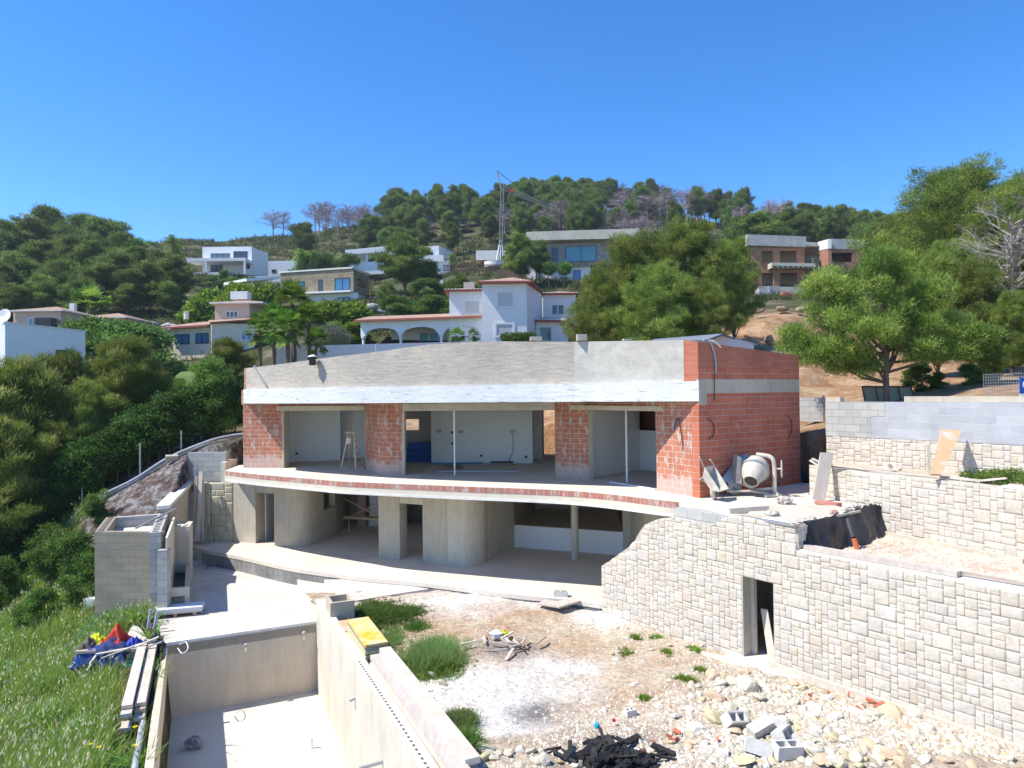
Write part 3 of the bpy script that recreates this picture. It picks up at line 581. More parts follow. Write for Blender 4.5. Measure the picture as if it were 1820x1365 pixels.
# sliding-frame posts
for (px, y0, Y) in [(806.7, 24.28, 24.28), (1112, 21.85, 21.9)]:
    x = XY(px, Y)[0]; b_ = MB(); b_.box(x, Y, 1.13, 0.05, 0.05, 2.24); b_.build('frame_post', m_white, house)
b_ = MB(); b_.wall([(3.0, 22.0), (4.05, 20.2)], 0.0, 0.035, 0.06); b_.build('door_sill', m_white, house)

# ---- lower storey
def lw(path, z0=ZL, z1=-0.36, th=0.25, mat=None, nm='lower_wall'): piece(path, z0, z1, th, mat or m_conc, nm)
TOPD = -0.95
lw([(-11.1, 27.95), (-10.12, 27.66)], mat=m_conc_l); lw([(-10.12, 27.66), (-9.9, 28.3)], th=0.2, mat=m_conc)
lw([(-10.1, 27.68), (-9.2, 27.12)], z0=TOPD, th=0.3, mat=m_conc_l, nm='door_lintel')
lw([(-9.2, 27.1), (-8.54, 26.9)] + cr([(-8.54, 26.9), (-8.1, 26.95), (-7.8, 27.3), (-7.55, 28.1)], 4)[1:], th=0.25)
lw([(-7.55, 28.1), XY(597, 29.2)], z1=-1.75); lw([(-7.55, 28.1), XY(597, 29.2)], z0=-0.75); lw([XY(594, 29.2), XY(620, 32.3)])
lw([(-11.0, 32.5), (4.5, 32.5)], mat=m_conc); lw([(-9.9, 28.2), (-9.5, 32.5)], mat=m_white_in, th=0.1); lw([(-11.3, 28.3), (-10.8, 32.5)])
piece([XY(634, 31.0), XY(648, 31.0)], ZL, -0.36, 0.3, m_brick, 'brick_pier'); lw([XY(655, 31), XY(720, 31.0)], mat=m_white_in, th=0.1)
lw([(-4.76, 24.87), (-3.98, 24.62)]); lw([(-3.98, 24.62), (-3.82, 25.3)], th=0.2); lw([(-4.76, 24.87), (-4.6, 26.0)], th=-0.2)
lw([(-3.97, 24.63), (-3.12, 24.22)], z0=-0.98, th=0.25, mat=m_conc_l, nm='door_lintel')
lw([(-3.12, 24.2), (-2.25, 23.7)] , mat=m_conc); lw([(-2.25, 23.72)] + cr([(-2.0, 23.62), (-1.5, 23.62), (-1.05, 24.0), (-0.9, 24.6)], 4) + [(0.02, 26.55)], mat=m_conc_l)
lw([(-3.0, 24.5), (-2.8, 31.0)], mat=m_white_in, th=0.1); lw([(0.02, 26.55), (0.9, 30.5)])
lw([(0.02, 26.5), (3.9, 24.9)], z1=ZL + 0.82, th=0.12, mat=m_white_in, nm='low_wall')
b_ = MB(); b_.prism([(0.05, 26.6), (3.9, 25.0), (4.4, 30.5), (0.9, 31)], ZL + 0.6, ZL + 0.80); b_.build('raised_floor', m_conc, house)
lw([(0.9, 30.2), (4.4, 30.2)], mat=m_conc, th=0.1)
b_ = MB(); b_.wall([(1.1, 30.1), (2.7, 30.1)], -1.95, -0.5, 0.05); b_.build('blue_panel', m_white_in, house)
b_ = MB(); b_.lathe([(0.13, ZL), (0.13, -0.36)], Matrix.Translation((2.12, 24.45, 0)), 20); b_.build('round_column', m_conc_l, house, True)
lw([(3.85, 24.9), (4.28, 24.75)], mat=m_conc_l)
# right lower end closed by a wall
lw([(4.3, 24.75), (4.25, 18.6)], th=-0.2, mat=m_conc)
lw([(4.3, 18.8), (8.9, 21.4)], z0=-3.2, z1=-0.37, th=0.2, mat=m_conc)
# ================================================================== STONE WALLS
m_stone = attrmat('pale_ashlar', [(0.0, (0.60, 0.535, 0.45)), (0.3, (0.56, 0.495, 0.41)), (0.5, (0.61, 0.55, 0.465)), (0.68, (0.565, 0.52, 0.465)), (0.87, (0.58, 0.515, 0.43)), (0.97, (0.55, 0.47, 0.37)), (1.0, (0.56, 0.48, 0.42))], bs=0.7, fine=14, fk=0.45)
m_stone_y = attrmat('cream_ashlar', [(0.0, (0.56, 0.50, 0.36)), (0.5, (0.50, 0.43, 0.29)), (1.0, (0.60, 0.54, 0.40))], bs=0.7, fine=14, fk=0.5)
m_joint = M('wall_joint', (0.50, 0.46, 0.38), (0.42, 0.385, 0.315), 5, 0.95, 0.3)
def stone_wall(name, path, top, bot, parent, seed=1, th=0.35, cell=0.085, holes=(), mat=None, back=1, wr=(2, 5), hr=(1, 3)):
    """ashlar wall: irregular squared stones standing proud of a mortar core"""
    r_ = random.Random(seed); P = [np.array(p, float) for p in path]; L = [0]
    for i in range(1, len(P)): L.append(L[-1] + float(np.hypot(*(P[i] - P[i - 1]))))
    tot = L[-1]
    def at(u, o=0):
        u = min(max(u, 0), tot); i = max(0, min(len(P) - 2, int(np.searchsorted(L, u)) - 1)); t = (u - L[i]) / (L[i + 1] - L[i]); d = (P[i + 1] - P[i]) / (L[i + 1] - L[i])
        p = P[i] + (P[i + 1] - P[i]) * t; nx, ny = d[1], -d[0]      # outward = right of path
        return p[0] + nx * o, p[1] + ny * o
    core = MB(); du = 0.12; u = 0
    while u < tot - 1e-6:
        u1 = min(u + du, tot)
        for (a, b, c, d) in holes:
            if u < a - 1e-6 < u1: u1 = a
            if u < b - 1e-6 < u1: u1 = b
        um = (u + u1) / 2; segs = [(bot, None)]
        for (a, b, c, d) in holes:
            if a < um < b: segs = ([(bot, c)] if c > bot + 0.02 else []) + [(d, None)]
        for z0, z1 in segs:
            A0 = at(u); A1 = at(u1); B0 = at(u, -th); B1 = at(u1, -th); ta = top(u) if z1 is None else z1; tb = top(u1) if z1 is None else z1
            core.add([(A0[0], A0[1], z0), (A1[0], A1[1], z0), (A1[0], A1[1], tb), (A0[0], A0[1], ta), (B0[0], B0[1], z0), (B1[0], B1[1], z0), (B1[0], B1[1], tb), (B0[0], B0[1], ta)],
                     [(0, 1, 2, 3), (5, 4, 7, 6), (3, 2, 6, 7), (1, 0, 4, 5), (0, 3, 7, 4), (1, 5, 6, 2)])
        u = u1
    core.build('wall_core', m_joint, parent)
    zmax = max(top(tot * k / 60) for k in range(61)); nu = int(tot / cell) + 1; nz = int((zmax - bot) / cell) + 1
    occ = np.zeros((nu, nz), bool); V = []; Fc = []; tint = []
    for a in range(nu):
        for b in range(nz):
            for (h0, h1, h2, h3) in holes:
                if h0 - cell * 0.5 < a * cell < h1 - cell * 0.5 and h2 - cell * .5 < bot + b * cell < h3 - cell * .5: occ[a, b] = True
    for b in range(nz):
        for a in range(nu):
            if occ[a, b]: continue
            big = r_.random() < 0.16
            w = r_.choice([1, 2, 2, 3, 3, 4, 5][0 if cell > 1 else 1:]) + (1 if big else 0); h = (r_.choice([1, 2, 2, 2, 3, 3]) if not big else 4); 
            if r_.random() < 0.12: w = 1 + (h > 1); h = max(h, 2)
            k = 0
            while k < w and a + k < nu and not occ[a + k, b]: k += 1
            w = max(1, k)
            if a + w < nu and not occ[a + w, b] and (a + w + 1 >= nu or occ[a + w + 1, b]): w += 1
            hh = 1
            while hh < h and b + hh < nz and not occ[a:a + w, b + hh].any(): hh += 1
            occ[a:a + w, b:b + hh] = True
            j = 0.002; u0 = a * cell + j + r_.uniform(-.004, .004); u1 = min((a + w) * cell, tot) - j; z0 = bot + b * cell + j; z1 = bot + (b + hh) * cell - j + r_.uniform(-.004, .004)
            if u1 - u0 < 0.02: continue
            t0 = top(u0) + 0.01; t1 = top(u1) + 0.01
            if z0 > min(t0, t1) - 0.03: continue
            d0 = r_.uniform(0.001, 0.007); N = 4; o = len(V); dr = r_.uniform(-.006, .006)
            for iz in range(N):
                for iu in range(N):
                    fu = (0, .14, .86, 1)[iu]; fz = (0, .14, .86, 1)[iz]; uu = u0 + (u1 - u0) * fu; tt = t0 + (t1 - t0) * fu; za = min(z0, tt - .02); zb = min(z1 + dr * (iu / 3 - .5), tt); zz = za + (zb - za) * fz
                    edge = iz in (0, 3) or iu in (0, 3)
                    if not edge: uu += r_.uniform(-.006, .006)
                    x, y = at(uu, d0 + (0 if edge else r_.uniform(0.001, 0.011))); V.append((x, y, zz))
            for iz in range(N - 1):
                for iu in range(N - 1):
                    q = o + iz * N + iu; Fc.append((q, q + 1, q + N + 1, q + N))
            ring = [0, 1, 2, 3, 7, 11, 15, 14, 13, 12, 8, 4]; o2 = len(V)
            for q in ring:
                iz, iu = divmod(q, 4); tt = t0 + (t1 - t0) * iu / 3; za = min(z0, tt - .02); zb = min(z1 + dr * (iu / 3 - .5), tt)
                x, y = at(u0 + (u1 - u0) * iu / 3, -0.01); V.append((x, y, za + (zb - za) * iz / 3))
            for q in range(12):
                Fc.append((o + ring[q], o2 + q, o2 + (q + 1) % 12, o + ring[(q + 1) % 12]))
            tint += [r_.random()] * 28
    return nmesh('stone_facing', np.array(V) - np.array(parent.location), np.array(Fc), mat or m_stone, dict(tint=np.array(tint)), parent)

# long retaining wall on the right of the yard
prof1 = [W1(*p) for p in [(1063, 1012), (1075, 1003), (1100, 985), (1129, 964), (1134, 948), (1146, 933), (1160, 926), (1185, 920.4), (1200, 919.5), (1235, 927), (1268, 933), (1280, 925), (1291, 919), (1303, 915.6), (1416, 936)]]
pu = [p[0] for p in prof1]; pz = [p[1] for p in prof1]; uT = pu[-1]
def top1(u): return float(np.interp(u, pu, pz)) if u <= uT else -0.50
dA = W1(1322, 1167); dB = W1(1376.5, 1180); dtop = W1(1322, 1023)[1]
wall1 = T('stone_retaining_wall', 'long pale ashlar retaining wall with a doorway, stepping up to the mixer patio', 'wall', (6, 14, -3.3))
LEN = 15.5; pth = [tuple(WA + WU * 0), tuple(WA + WU * LEN)]
pth = [(WA[0] - 0.35, WA[1] + 1.2), tuple(WA + WU * 0.0)] if False else pth
stone_wall('w1', pth, top1, -3.25, wall1, 3, 0.35, 0.066, holes=[(dA[0], dB[0], -3.26, dtop)])
c_ = MB(); cp = [tuple(WA + WU * (uT + 0.05) + np.array((-WU[1], WU[0])) * (-0.0)), tuple(WA + WU * LEN)]
c_.wall(cp, -0.492, -0.455, 0.42); c_.build('coping', m_coping, wall1)
c_ = MB(); c_.wall([tuple(WA + WU * u + np.array((-WU[1], WU[0])) * 0.03) for u in (pu[13], uT)], -0.01, 0.03, 0.3); c_.build('coping', m_coping, wall1)
c_ = MB(); cs = [W1(1197.5, 893), W1(1240, 905), W1(1292, 919)]; c_.wall([tuple(WA + WU * u) for u in (cs[0][0], cs[2][0])], -0.62, -0.004, 0.3); c_.build('block_course', m_block, wall1)
c_ = MB(); c_.wall([tuple(WA + WU * u + np.array((WU[1], -WU[0])) * 0.10) for u in (5.1, LEN)], -3.4, -2.93, 0.14); c_.build('footing', m_conc_l, wall1)
# return face at the step of the wall top
stone_wall('w1r', [tuple(WA + WU * (uT + 0.02)), tuple(WA + WU * (uT + 0.02) + np.array((-WU[1], WU[0])) * 0.34)], lambda u: -0.01, -0.5, wall1, 8, 0.1)
# doorway: jamb frame, store room, things in it
NI = np.array((-WU[1], WU[0]))           # inward
def wpt(u, o=0): q = WA + WU * u + NI * o; return (q[0], q[1])
c_ = MB(); c_.wall([wpt(dA[0] + 0.002, 0.28), wpt(dA[0] + 0.09, 0.28)], -3.1, dtop - 0.02, 0.1); c_.build('door_frame', m_wood_l, wall1)
c_ = MB()
c_.wall([wpt(dA[0] - 0.8, 2.2), wpt(dB[0] + 1.6, 2.2)], -3.2, -1.0, 0.1); c_.wall([wpt(dA[0] - 0.8, 0.36), wpt(dA[0] - 0.8, 2.2)], -3.2, -1.0, 0.1); c_.wall([wpt(dB[0] + 1.6, 0.36), wpt(dB[0] + 1.6, 2.2)], -3.2, -1.0, -0.1)
c_.prism([wpt(dA[0] - .8, .36), wpt(dB[0] + 1.6, .36), wpt(dB[0] + 1.6, 2.2), wpt(dA[0] - .8, 2.2)], -1.1, -1.0); c_.build('store_room', m_conc, wall1)
c_ = MB(); c_.prism([wpt(dA[0] - .8, -0.45), wpt(dB[0] + 0.05, -0.45), wpt(dB[0] + 1.6, 0.36), wpt(dB[0] + 1.6, 2.2), wpt(dA[0] - .8, 2.2), wpt(dA[0] - .3, -0.3)], -3.3, -3.03); c_.build('threshold', m_floor, wall1)
c_ = MB(); c_.wall([wpt(dA[0] + 0.15, 1.15), wpt(dB[0] + 0.1, 1.3)], -3.02, -1.72, 0.06); one('board', c_, M('teal_board', (0.16, 0.30, 0.32)), 'teal board standing inside the dark wall doorway', 'board')
c_ = MB(); a = wpt(dA[0] + 0.10, 0.5); b2 = wpt(dA[0] + 0.32, 0.42); c_.add([(a[0], a[1], -2.05), (a[0] + .12, a[1] - .1, -2.05), (b2[0] + .13, b2[1] - .12, -3.03), (b2[0], b2[1], -3.03), (a[0] + .03, a[1] + .04, -2.05), (a[0] + .15, a[1] - .06, -2.05), (b2[0] + .16, b2[1] - .08, -3.03), (b2[0] + .03, b2[1] + .04, -3.03)], [(3, 2, 1, 0), (4, 5, 6, 7), (0, 1, 5, 4), (2, 3, 7, 6), (1, 2, 6, 5), (3, 0, 4, 7)]); one('plank', c_, m_wood_l, 'short plank leaning on the jamb of the wall doorway', 'plank')
a = wpt(dA[0] + 0.45, 0.75); lump('sack', m_cementy, 'pale cement sack slumped inside the wall doorway', 'sack', (a[0], a[1], -2.75), (0.17, 0.15, 0.36), 9)

# gravel terrace behind the long wall
w2a = np.array((7.95, 18.9)); w2b = np.array((8.64, 17.0)); w2c = np.array((10.03, 13.8)); w2d = np.array((12.9, 7.4))
g_ = [(5.95, 14.75), wpt(uT + .05, 0.3), wpt(LEN, .3), (13.3, 6.6), tuple(w2c), tuple(w2b + 0.05), (8.3, 17.0)]
def grav():
    xs = np.arange(5.5, 14, 0.07); ys = np.arange(6, 17.6, 0.07); X, Y = np.meshgrid(xs, ys); Z = -0.62 + vnoise(X, Y, .5, 31) * .07 + vnoise(X, Y, .2, 32) * .06
    sdv = sdist(X, Y, g_); idx = np.arange(X.size).reshape(X.shape); Fq = np.stack([idx[:-1, :-1], idx[:-1, 1:], idx[1:, 1:], idx[1:, :-1]], -1).reshape(-1, 4); ok = (sdv.ravel()[Fq] < 0.1).all(1)
    m = M('gravel_earth', (0.56, 0.43, 0.33), (0.64, 0.55, 0.45), 2.2, 0.95, 0.9, 0.04, fine=16, c3=(0.50, 0.36, 0.27), s3=0.8)
    tag(nmesh('gravel_terrace', np.stack([X, Y, Z], -1).reshape(-1, 3), Fq[ok], m, smooth=True), 'stony pinkish earth filling the terrace between the two pale stone walls', 'terrace', kind='structure')
grav()
# second stone wall
def top2(u): return 0.80
wall2 = T('stone_retaining_wall', 'middle pale ashlar wall with loose boards along its top, behind the gravel terrace', 'wall', (9, 16, -0.8))
stone_wall('w2', [tuple(w2a), tuple(w2b), tuple(w2c), tuple(w2d)], top2, -0.75, wall2, 17, 0.3, 0.07)
c_ = MB(); c_.wall([tuple(w2b + np.array((1.2, -2.8))), tuple(w2c), tuple(w2d)], 0.802, 0.85, 0.3); c_.build('coping', m_coping, wall2)
c_ = MB(); c_.wall([tuple(w2b + np.array((-.12, -.0))), tuple(w2c + np.array((-.12, -.05)))], -0.8, -0.53, 0.1); c_.build('footing', m_conc_l, wall2)
stone_wall('w2e', [(8.35, 19.1), tuple(w2a)], top2, 0.0, wall2, 18, 0.2, 0.10)
# planting bed + third wall (stone below, grey block above)
w3a = np.array((9.0, 20.2)); w3c = np.array((11.62, 15.96)); w3d = w3c + (w3c - w3a) / np.hypot(*(w3c - w3a)) * 8
c_ = MB(); c_.prism([tuple(w2a + .1), (8.3, 19.4), tuple(w3a + 0.1), tuple(w3c), tuple(w3d), tuple(w2d + np.array((.2, 0))), tuple(w2c + np.array((.2, .1))), tuple(w2b + .15)], 0.3, 0.74); tag(c_.build('planting_bed', M('bed_soil', (0.42, 0.33, 0.25), (0.52, 0.44, 0.35), 4, 0.95, 0.6)), 'dry earth bed between the middle and the upper wall', 'bed', kind='structure')
wall3 = T('stone_and_block_wall', 'upper garden wall, pale ashlar below and bluish grey concrete blocks above', 'wall', (10.5, 18, 0.3))
stone_wall('w3', [tuple(w3a), tuple(w3c), tuple(w3d)], lambda u: 1.50, 0.3, wall3, 27, 0.25, 0.066)
d3 = (w3c - w3a) / np.hypot(*(w3c - w3a)); n3 = np.array((-d3[1], d3[0]))
c_ = MB(); c_.wall([tuple(w3a - n3 * 0.015), tuple(w3d - n3 * 0.015)], 1.503, 2.475, 0.22); c_.build('block_course', m_block_blue, wall3)
c_ = MB(); c_.wall([tuple(w3a - n3 * 0.022), tuple(w3a + d3 * 1.35 - n3 * 0.022)], 1.504, 2.47, 0.1); c_.build('block_course', m_block, wall3)
c_ = MB(); c_.wall([tuple(w3a + d3 * 1.352 - n3 * 0.022), tuple(w3a + d3 * 1.75 - n3 * 0.022)], 2.09, 2.47, 0.1); c_.build('block_course', m_block, wall3)
c_ = MB(); c_.wall([tuple(w3a - n3 * 0.0), tuple(w3a + d3 * 0.45)], 2.476, 2.60, 0.2); c_.build('end_block', m_conc_l, wall3)
c_ = MB(); c_.wall([tuple(w3a + n3 * 0.1 + d3 * 2.2), tuple(w3d)], 2.478, 2.62, 0.15); c_.build('upstand', m_conc, wall3)
# far block wall piece
c_ = MB(); c_.wall([XY(1418, 23.8), XY(1468, 23.0)], zat(1440, 749, 23.4), zat(1440, 707, 23.4), 0.2); one('block_wall', c_, m_block, 'short pale block wall end seen between the house and the upper wall', 'wall')
c_ = MB(); p = A(1464, 748, 22.95); c_.box(p.x, p.y, p.z + .4, 0.06, 0.05, 0.85); one('timber_post', c_, m_wood, 'thin timber post standing at the end of the short block wall', 'post')

# patio slab
c_ = MB(); c_.prism(patio + [(8.74, 21.4), (4.92, 18.56)], -0.30, -0.002); tag(c_.build('patio', m_floor), 'sunlit concrete patio corner outside the brick side wall', 'patio', kind='structure')
c_ = MB(); c_.prism([G(1352,900,0).xy[:], G(1482,902,0).xy[:], G(1530,911,0).xy[:], G(1418,934,0).xy[:], G(1330,915,0).xy[:]], 0.0, 0.05); tag(c_.build('concrete_pad', m_conc_l), 'grey fresh concrete pad at the patio corner', 'pad', kind='structure')
# black sheeting hanging over the patio edge
def sheet(name, top, bot, label, seed=0, nu=60, nz=14, fold=0.07, n=(0.7, -0.7)):
    V = []; r_ = random.Random(seed); k = len(top)
    T_ = cr(top, max(2, nu // (k - 1))); B_ = cr(bot, max(2, nu // (k - 1))); nn2 = len(T_)
    ph = [r_.uniform(0, 6.28) for _ in range(4)]
    for i in range(nn2):
        for j in range(nz + 1):
            t = j / nz; a = np.array(T_[i]); b = np.array(B_[i]); p = a + (b - a) * t; f = fold * (0.3 + t) * (math.sin(i * 0.33 + ph[0] + t) + 0.5 * math.sin(i * 1.1 + ph[1] + t * 4) + .8 * math.sin(i * .17 + ph[2] - t * 2) + .5 * math.sin(t * 9 + i * .4)) * 0.6
            V.append((p[0] + n[0] * f, p[1] + n[1] * f, p[2] + 0.02 * math.sin(i * 1.3 + ph[3]) * (1 - t)))
    idx = np.arange(nn2 * (nz + 1)).reshape(nn2, nz + 1); Fq = np.stack([idx[:-1, :-1], idx[:-1, 1:], idx[1:, 1:], idx[1:, :-1]], -1).reshape(-1, 4)
    o = nmesh(name, np.array(V), Fq, m_black, smooth=True); md = o.modifiers.new('thickness', 'SOLIDIFY'); md.thickness = 0.01
    return tag(o, label, 'sheeting')
g0 = (5.9, 14.42); g1 = (8.55, 16.7)
sheet('plastic_sheeting', [(5.8, 14.75, 0.03), (6.2, 14.75, 0.07), (7.3, 15.7, 0.06), (8.4, 16.6, 0.1), (8.75, 16.75, 0.05)], [(6.02, 14.5, -0.6), (6.5, 14.7, -0.6), (7.5, 15.4, -0.62), (8.5, 16.3, -0.64), (8.9, 16.9, -0.5)], 'black plastic sheeting draped over the patio edge above the gravel', 3)
pt = G(1420, 812, 0.1)
sheet('plastic_sheeting', [(*XY(1416, 23.2), 1.25), (*XY(1445, 22.9), 1.2), (*XY(1470, 22.4), 1.1)], [(*XY(1414, 21.9), 0.0), (*XY(1445, 21.6), 0.0), (*XY(1475, 21.4), 0.3)], 'crumpled black plastic sheeting on the bank behind the brick side wall', 5, fold=0.12)
sheet('plastic_sheeting', [(*XY(958, 33.9), 1.15), (*XY(975, 33.9), 1.15), (*XY(990, 33.9), 1.15)], [(*XY(958, 33.5), -0.1), (*XY(975, 33.5), -0.1), (*XY(990, 33.5), -0.1)], 'black plastic sheeting seen through the back doorway of the house', 6, nu=30, fold=0.08)
c_ = MB(); p = G(1490, 945, -0.3); c_.tube([(7.28, 15.35, -0.02), (7.25, 15.2, -0.15), (7.25, 15.05, -0.35)], 0.06, 10); c_.build; one('drain_elbow', c_, m_dark, 'dark drain elbow poking from the black sheeting', 'pipe')
c_ = MB(); c_.tube([(7.25, 15.04, -0.36), (7.3, 14.95, -0.66)], 0.055, 10); one('drain_pipe', c_, M('orange_pvc', (0.55, 0.16, 0.06)), 'orange drain pipe below the dark elbow in the sheeting', 'pipe')

# ================================================================== BOARDS, BEAMS, LOOSE TIMBER
def board(p0, p1, w, t, mat, label, cat='board', group=None, name='board', up=(0, 0, 1), roll=0.0):
    """a plank from p0 to p1 (centre line), width w across, thickness t"""
    p0 = Vector(p0); p1 = Vector(p1); d = (p1 - p0).normalized(); s = d.cross(Vector(up)).normalized(); n_ = s.cross(d).normalized()
    if roll: q = Matrix.Rotation(roll, 3, d); s = q @ s; n_ = q @ n_
    mb = MB(); vs = [];
    for e in (p0, p1):
        for a, b in ((-1, -1), (1, -1), (1, 1), (-1, 1)): vs.append(e + s * a * w / 2 + n_ * b * t / 2)
    mb.add(vs, [(3, 2, 1, 0), (4, 5, 6, 7), (0, 1, 5, 4), (1, 2, 6, 5), (2, 3, 7, 6), (3, 0, 4, 7)])
    return one(name, mb, mat, label, cat, group)
# big leaning panels on the right
def leanpanel(px0, px1, top, botl, botr, Yb, Yt, mat, label, thick=0.04):
    """panel given by its four pixel corners, bottom nearer than top"""
    (ax, ay), (bx, by) = top; a = A(ax, ay, Yt); b = A(bx, by, Yt); c = A(*botr, Yb); d = A(*botl, Yb); n_ = (b - a).cross(d - a).normalized() * thick
    if n_.y < 0: n_ = -n_
    mb = MB(); mb.add([a, b, c, d, a + n_, b + n_, c + n_, d + n_], [(0, 1, 2, 3), (7, 6, 5, 4), (0, 4, 5, 1), (1, 5, 6, 2), (2, 6, 7, 3), (3, 7, 4, 0)])
    return one('plywood_sheet', mb, mat, label, 'panel')
leanpanel(0, 0, ((1673, 762), (1709, 766)), (1655, 842), (1674, 843), 15.35, 16.95, m_wood_o, 'honey coloured plywood panel leaning against the upper block wall', 0.05)
leanpanel(0, 0, ((1459, 804), (1482, 805)), (1444, 888), (1467, 889), 17.75, 18.02, m_wood_p, 'faded pinkish panel leaning against the end of the middle stone wall', 0.05)
# reddish-grey panels behind the upper wall by the pine trunk
ol_ = leanpanel(0, 0, ((1532, 687), (1619, 687)), (1538, 722), (1627, 722), 23.1, 23.4, M('olive_panel', (0.36, 0.31, 0.19), (0.42, 0.36, 0.24), 3), 'dark framed olive panel leaning behind the front pine trunk on the upper wall', .03); ol_['_w'] = 0
for (a_, b_) in [((1532, 687), (1619, 687)), ((1532, 687), (1540, 722)), ((1619, 687), (1628, 722)), ((1556, 687), (1562, 722)), ((1596, 687), (1604, 722))]:
    f_ = MB(); f_.tube([A(*a_, 23.3 if a_[1] < 700 else 23.05), A(*b_, 23.3 if b_[1] < 700 else 23.0)], .022, 4); o_ = f_.build('frame_bar', m_dark, None); o_.data.transform(Matrix.Translation(-ol_.location)); o_.parent = ol_
rb = random.Random(5)
bl = [((1476, 826), (1590, 842), 0.18, 'long pale beam lying along the left part of the middle wall top'), ((1475, 838), (1560, 848), 0.10, 'thin weathered batten under the pale beam on the middle wall'), ((1546, 846), (1695, 858), 0.14, 'weathered scaffold board along the centre of the middle wall top'), ((1552, 852), (1745, 868), 0.10, 'long grey batten on the front lip of the middle wall'),
      ((1562, 832), (1600, 835), 0.16, 'short orange offcut among the boards on the middle wall'), ((1580, 826), (1590, 842), 0.12, 'tilted offcut crossing the boards on the middle wall'), ((1600, 838), (1655, 846), 0.16, 'broken board near the foot of the leaning plywood'), ((1690, 848), (1745, 862), 0.12, 'pale batten right of the leaning plywood panel'), ((1440, 818), (1456, 828), 0.08, 'split stick at the left end of the middle wall'), ((1444, 815), (1462, 824), 0.08, 'crooked stick beside the split stick on the middle wall end'),
      ((1650, 792), (1651, 842), 0.05, 'thin upright stake left of the leaning plywood panel'), ((1668, 818), (1658, 843), 0.07, 'short stick propped against the foot of the plywood panel'), ((1740, 872), (1790, 850), 0.06, 'thin crooked stick over the flowering shrub on the wall'), ((1795, 880), (1820, 862), 0.06, 'stick end poking out by the right picture edge on the wall')]
for (a, b, w_, lab) in bl:
    def onw(q):
        d = ray(*q); best = A(q[0], q[1], np.interp(q[0], [1440, 1545, 1820], [18.3, 17.0, 13.9]) + 0.25); best.z = max(best.z, 0.83); return best
    p0, p1 = onw(a), onw(b); board(p0, p1, w_, 0.04, rb.choice([m_wood, m_wood_l, m_wood_p]), lab, roll=rb.uniform(-.2, .2))
board(wpt(uT + .12, .12) + (-0.40,), wpt(uT + 2.95, .14) + (-0.40,), 0.17, 0.09, m_wood_p, 'long grey pink plank lying on the coping of the lower stone wall', 'plank', name='plank')
board(wpt(uT + 2.75, .25) + (-0.40,), wpt(uT + 5.5, .38) + (-0.41,), 0.05, 0.05, m_wood, 'thin dark batten along the coping right of the long plank', 'batten', name='batten')
board(wpt(uT + 3.9, .3) + (-0.39,), wpt(uT + 7.5, .42) + (-0.40,), 0.08, 0.05, m_metal, 'grey metal strip along the far right of the lower wall coping', 'strip', name='metal_strip')
board(G(1296, 908, .06), G(1365, 903, .1), 0.12, 0.12, m_wood_p, 'short timber beam lying on the patio edge', 'beam', name='timber_beam')
board(G(1318, 918, .03), G(1414, 934, .03), 0.08, 0.05, m_metal, 'grey metal strip along the patio corner edge', 'strip', name='metal_strip')
board(G(1452, 892, .05), G(1492, 897, .05), 0.22, 0.08, M('red_tile', (0.5, 0.22, 0.17)), 'row of reddish bricks at the edge of the patio sheeting', 'brick', name='brick')
for i, (px, py, s, lab) in enumerate([(1395, 890, .2, 'pale rounded stone beside the mixer foot'), (1372, 914, .16, 'flat stone holding the sheeting by the concrete pad'), (1416, 931, .13, 'small stone at the corner of the patio wall'), (1440, 923, .12, 'light stone holding down the sheeting edge middle'), (1505, 905, .12, 'stone weighing the sheeting near its right end'), (1482, 911, .1, 'orange brick chip on the sheeting edge'), (1522, 900, .12, 'white stone on the sheeting next to the middle wall')]):
    p = G(px, py, .08); lump('stone', m_wood_p if i != 5 else m_brick, lab, 'stone', (p.x, p.y, .09), (s, s * .8, s * .5), i + 40)

# ================================================================== LEFT STRUCTURES
ut = T('block_tank', 'tall open topped tank of grey brown concrete blocks left of the pool deck', 'tank', (-11.5, 22, -4.6))
fl = np.array((-12.3, 20.7)); fr = np.array((-10.28, 20.55)); br_ = np.array((-11.75, 24.0)); bl_ = np.array((-13.4, 23.2)); z1 = -1.12
c_ = MB(); c_.wall([tuple(fl), tuple(fr)], -4.7, z1, 0.2); c_.build('front_wall', m_block_brown, ut)
c_ = MB(); c_.wall([tuple(fr + np.array((0, .002))), tuple(br_)], -4.2, z1 + 0.003, 0.3); c_.build('side_wall', m_block, ut)
c_ = MB(); c_.wall([tuple(br_), tuple(bl_)], -4.0, z1 - 0.003, 0.2); c_.build('back_wall', m_block, ut)
c_ = MB(); c_.wall([tuple(bl_), tuple(fl)], -4.4, z1 + 0.006, 0.3); c_.build('side_wall', m_block_brown, ut)
c_ = MB(); c_.prism([tuple(fl), tuple(fr), tuple(br_), tuple(bl_)], z1 - 0.5, z1 - 0.35); c_.build('inner_slab', m_floor, ut)
for (a, b, off, nb) in [(fr, br_, 0.15, 13), (bl_, fl, 0.15, 11)]:
    for k in range(nb):
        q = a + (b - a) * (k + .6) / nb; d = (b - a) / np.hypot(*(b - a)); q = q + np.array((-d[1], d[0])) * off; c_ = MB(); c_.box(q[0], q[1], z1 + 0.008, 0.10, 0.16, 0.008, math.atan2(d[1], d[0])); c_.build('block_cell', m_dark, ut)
c_ = MB(); c_.box(-10.32, 20.6, -2.7, 0.02, .02, 3.1); 
board((fl[0] + 1.0, fl[1] + .4, z1 + .03), (br_[0] + .3, br_[1] - .1, z1 + .14), 0.05, 0.05, m_metal, 'thin rod lying across the top of the block tank', 'rod', name='rod')
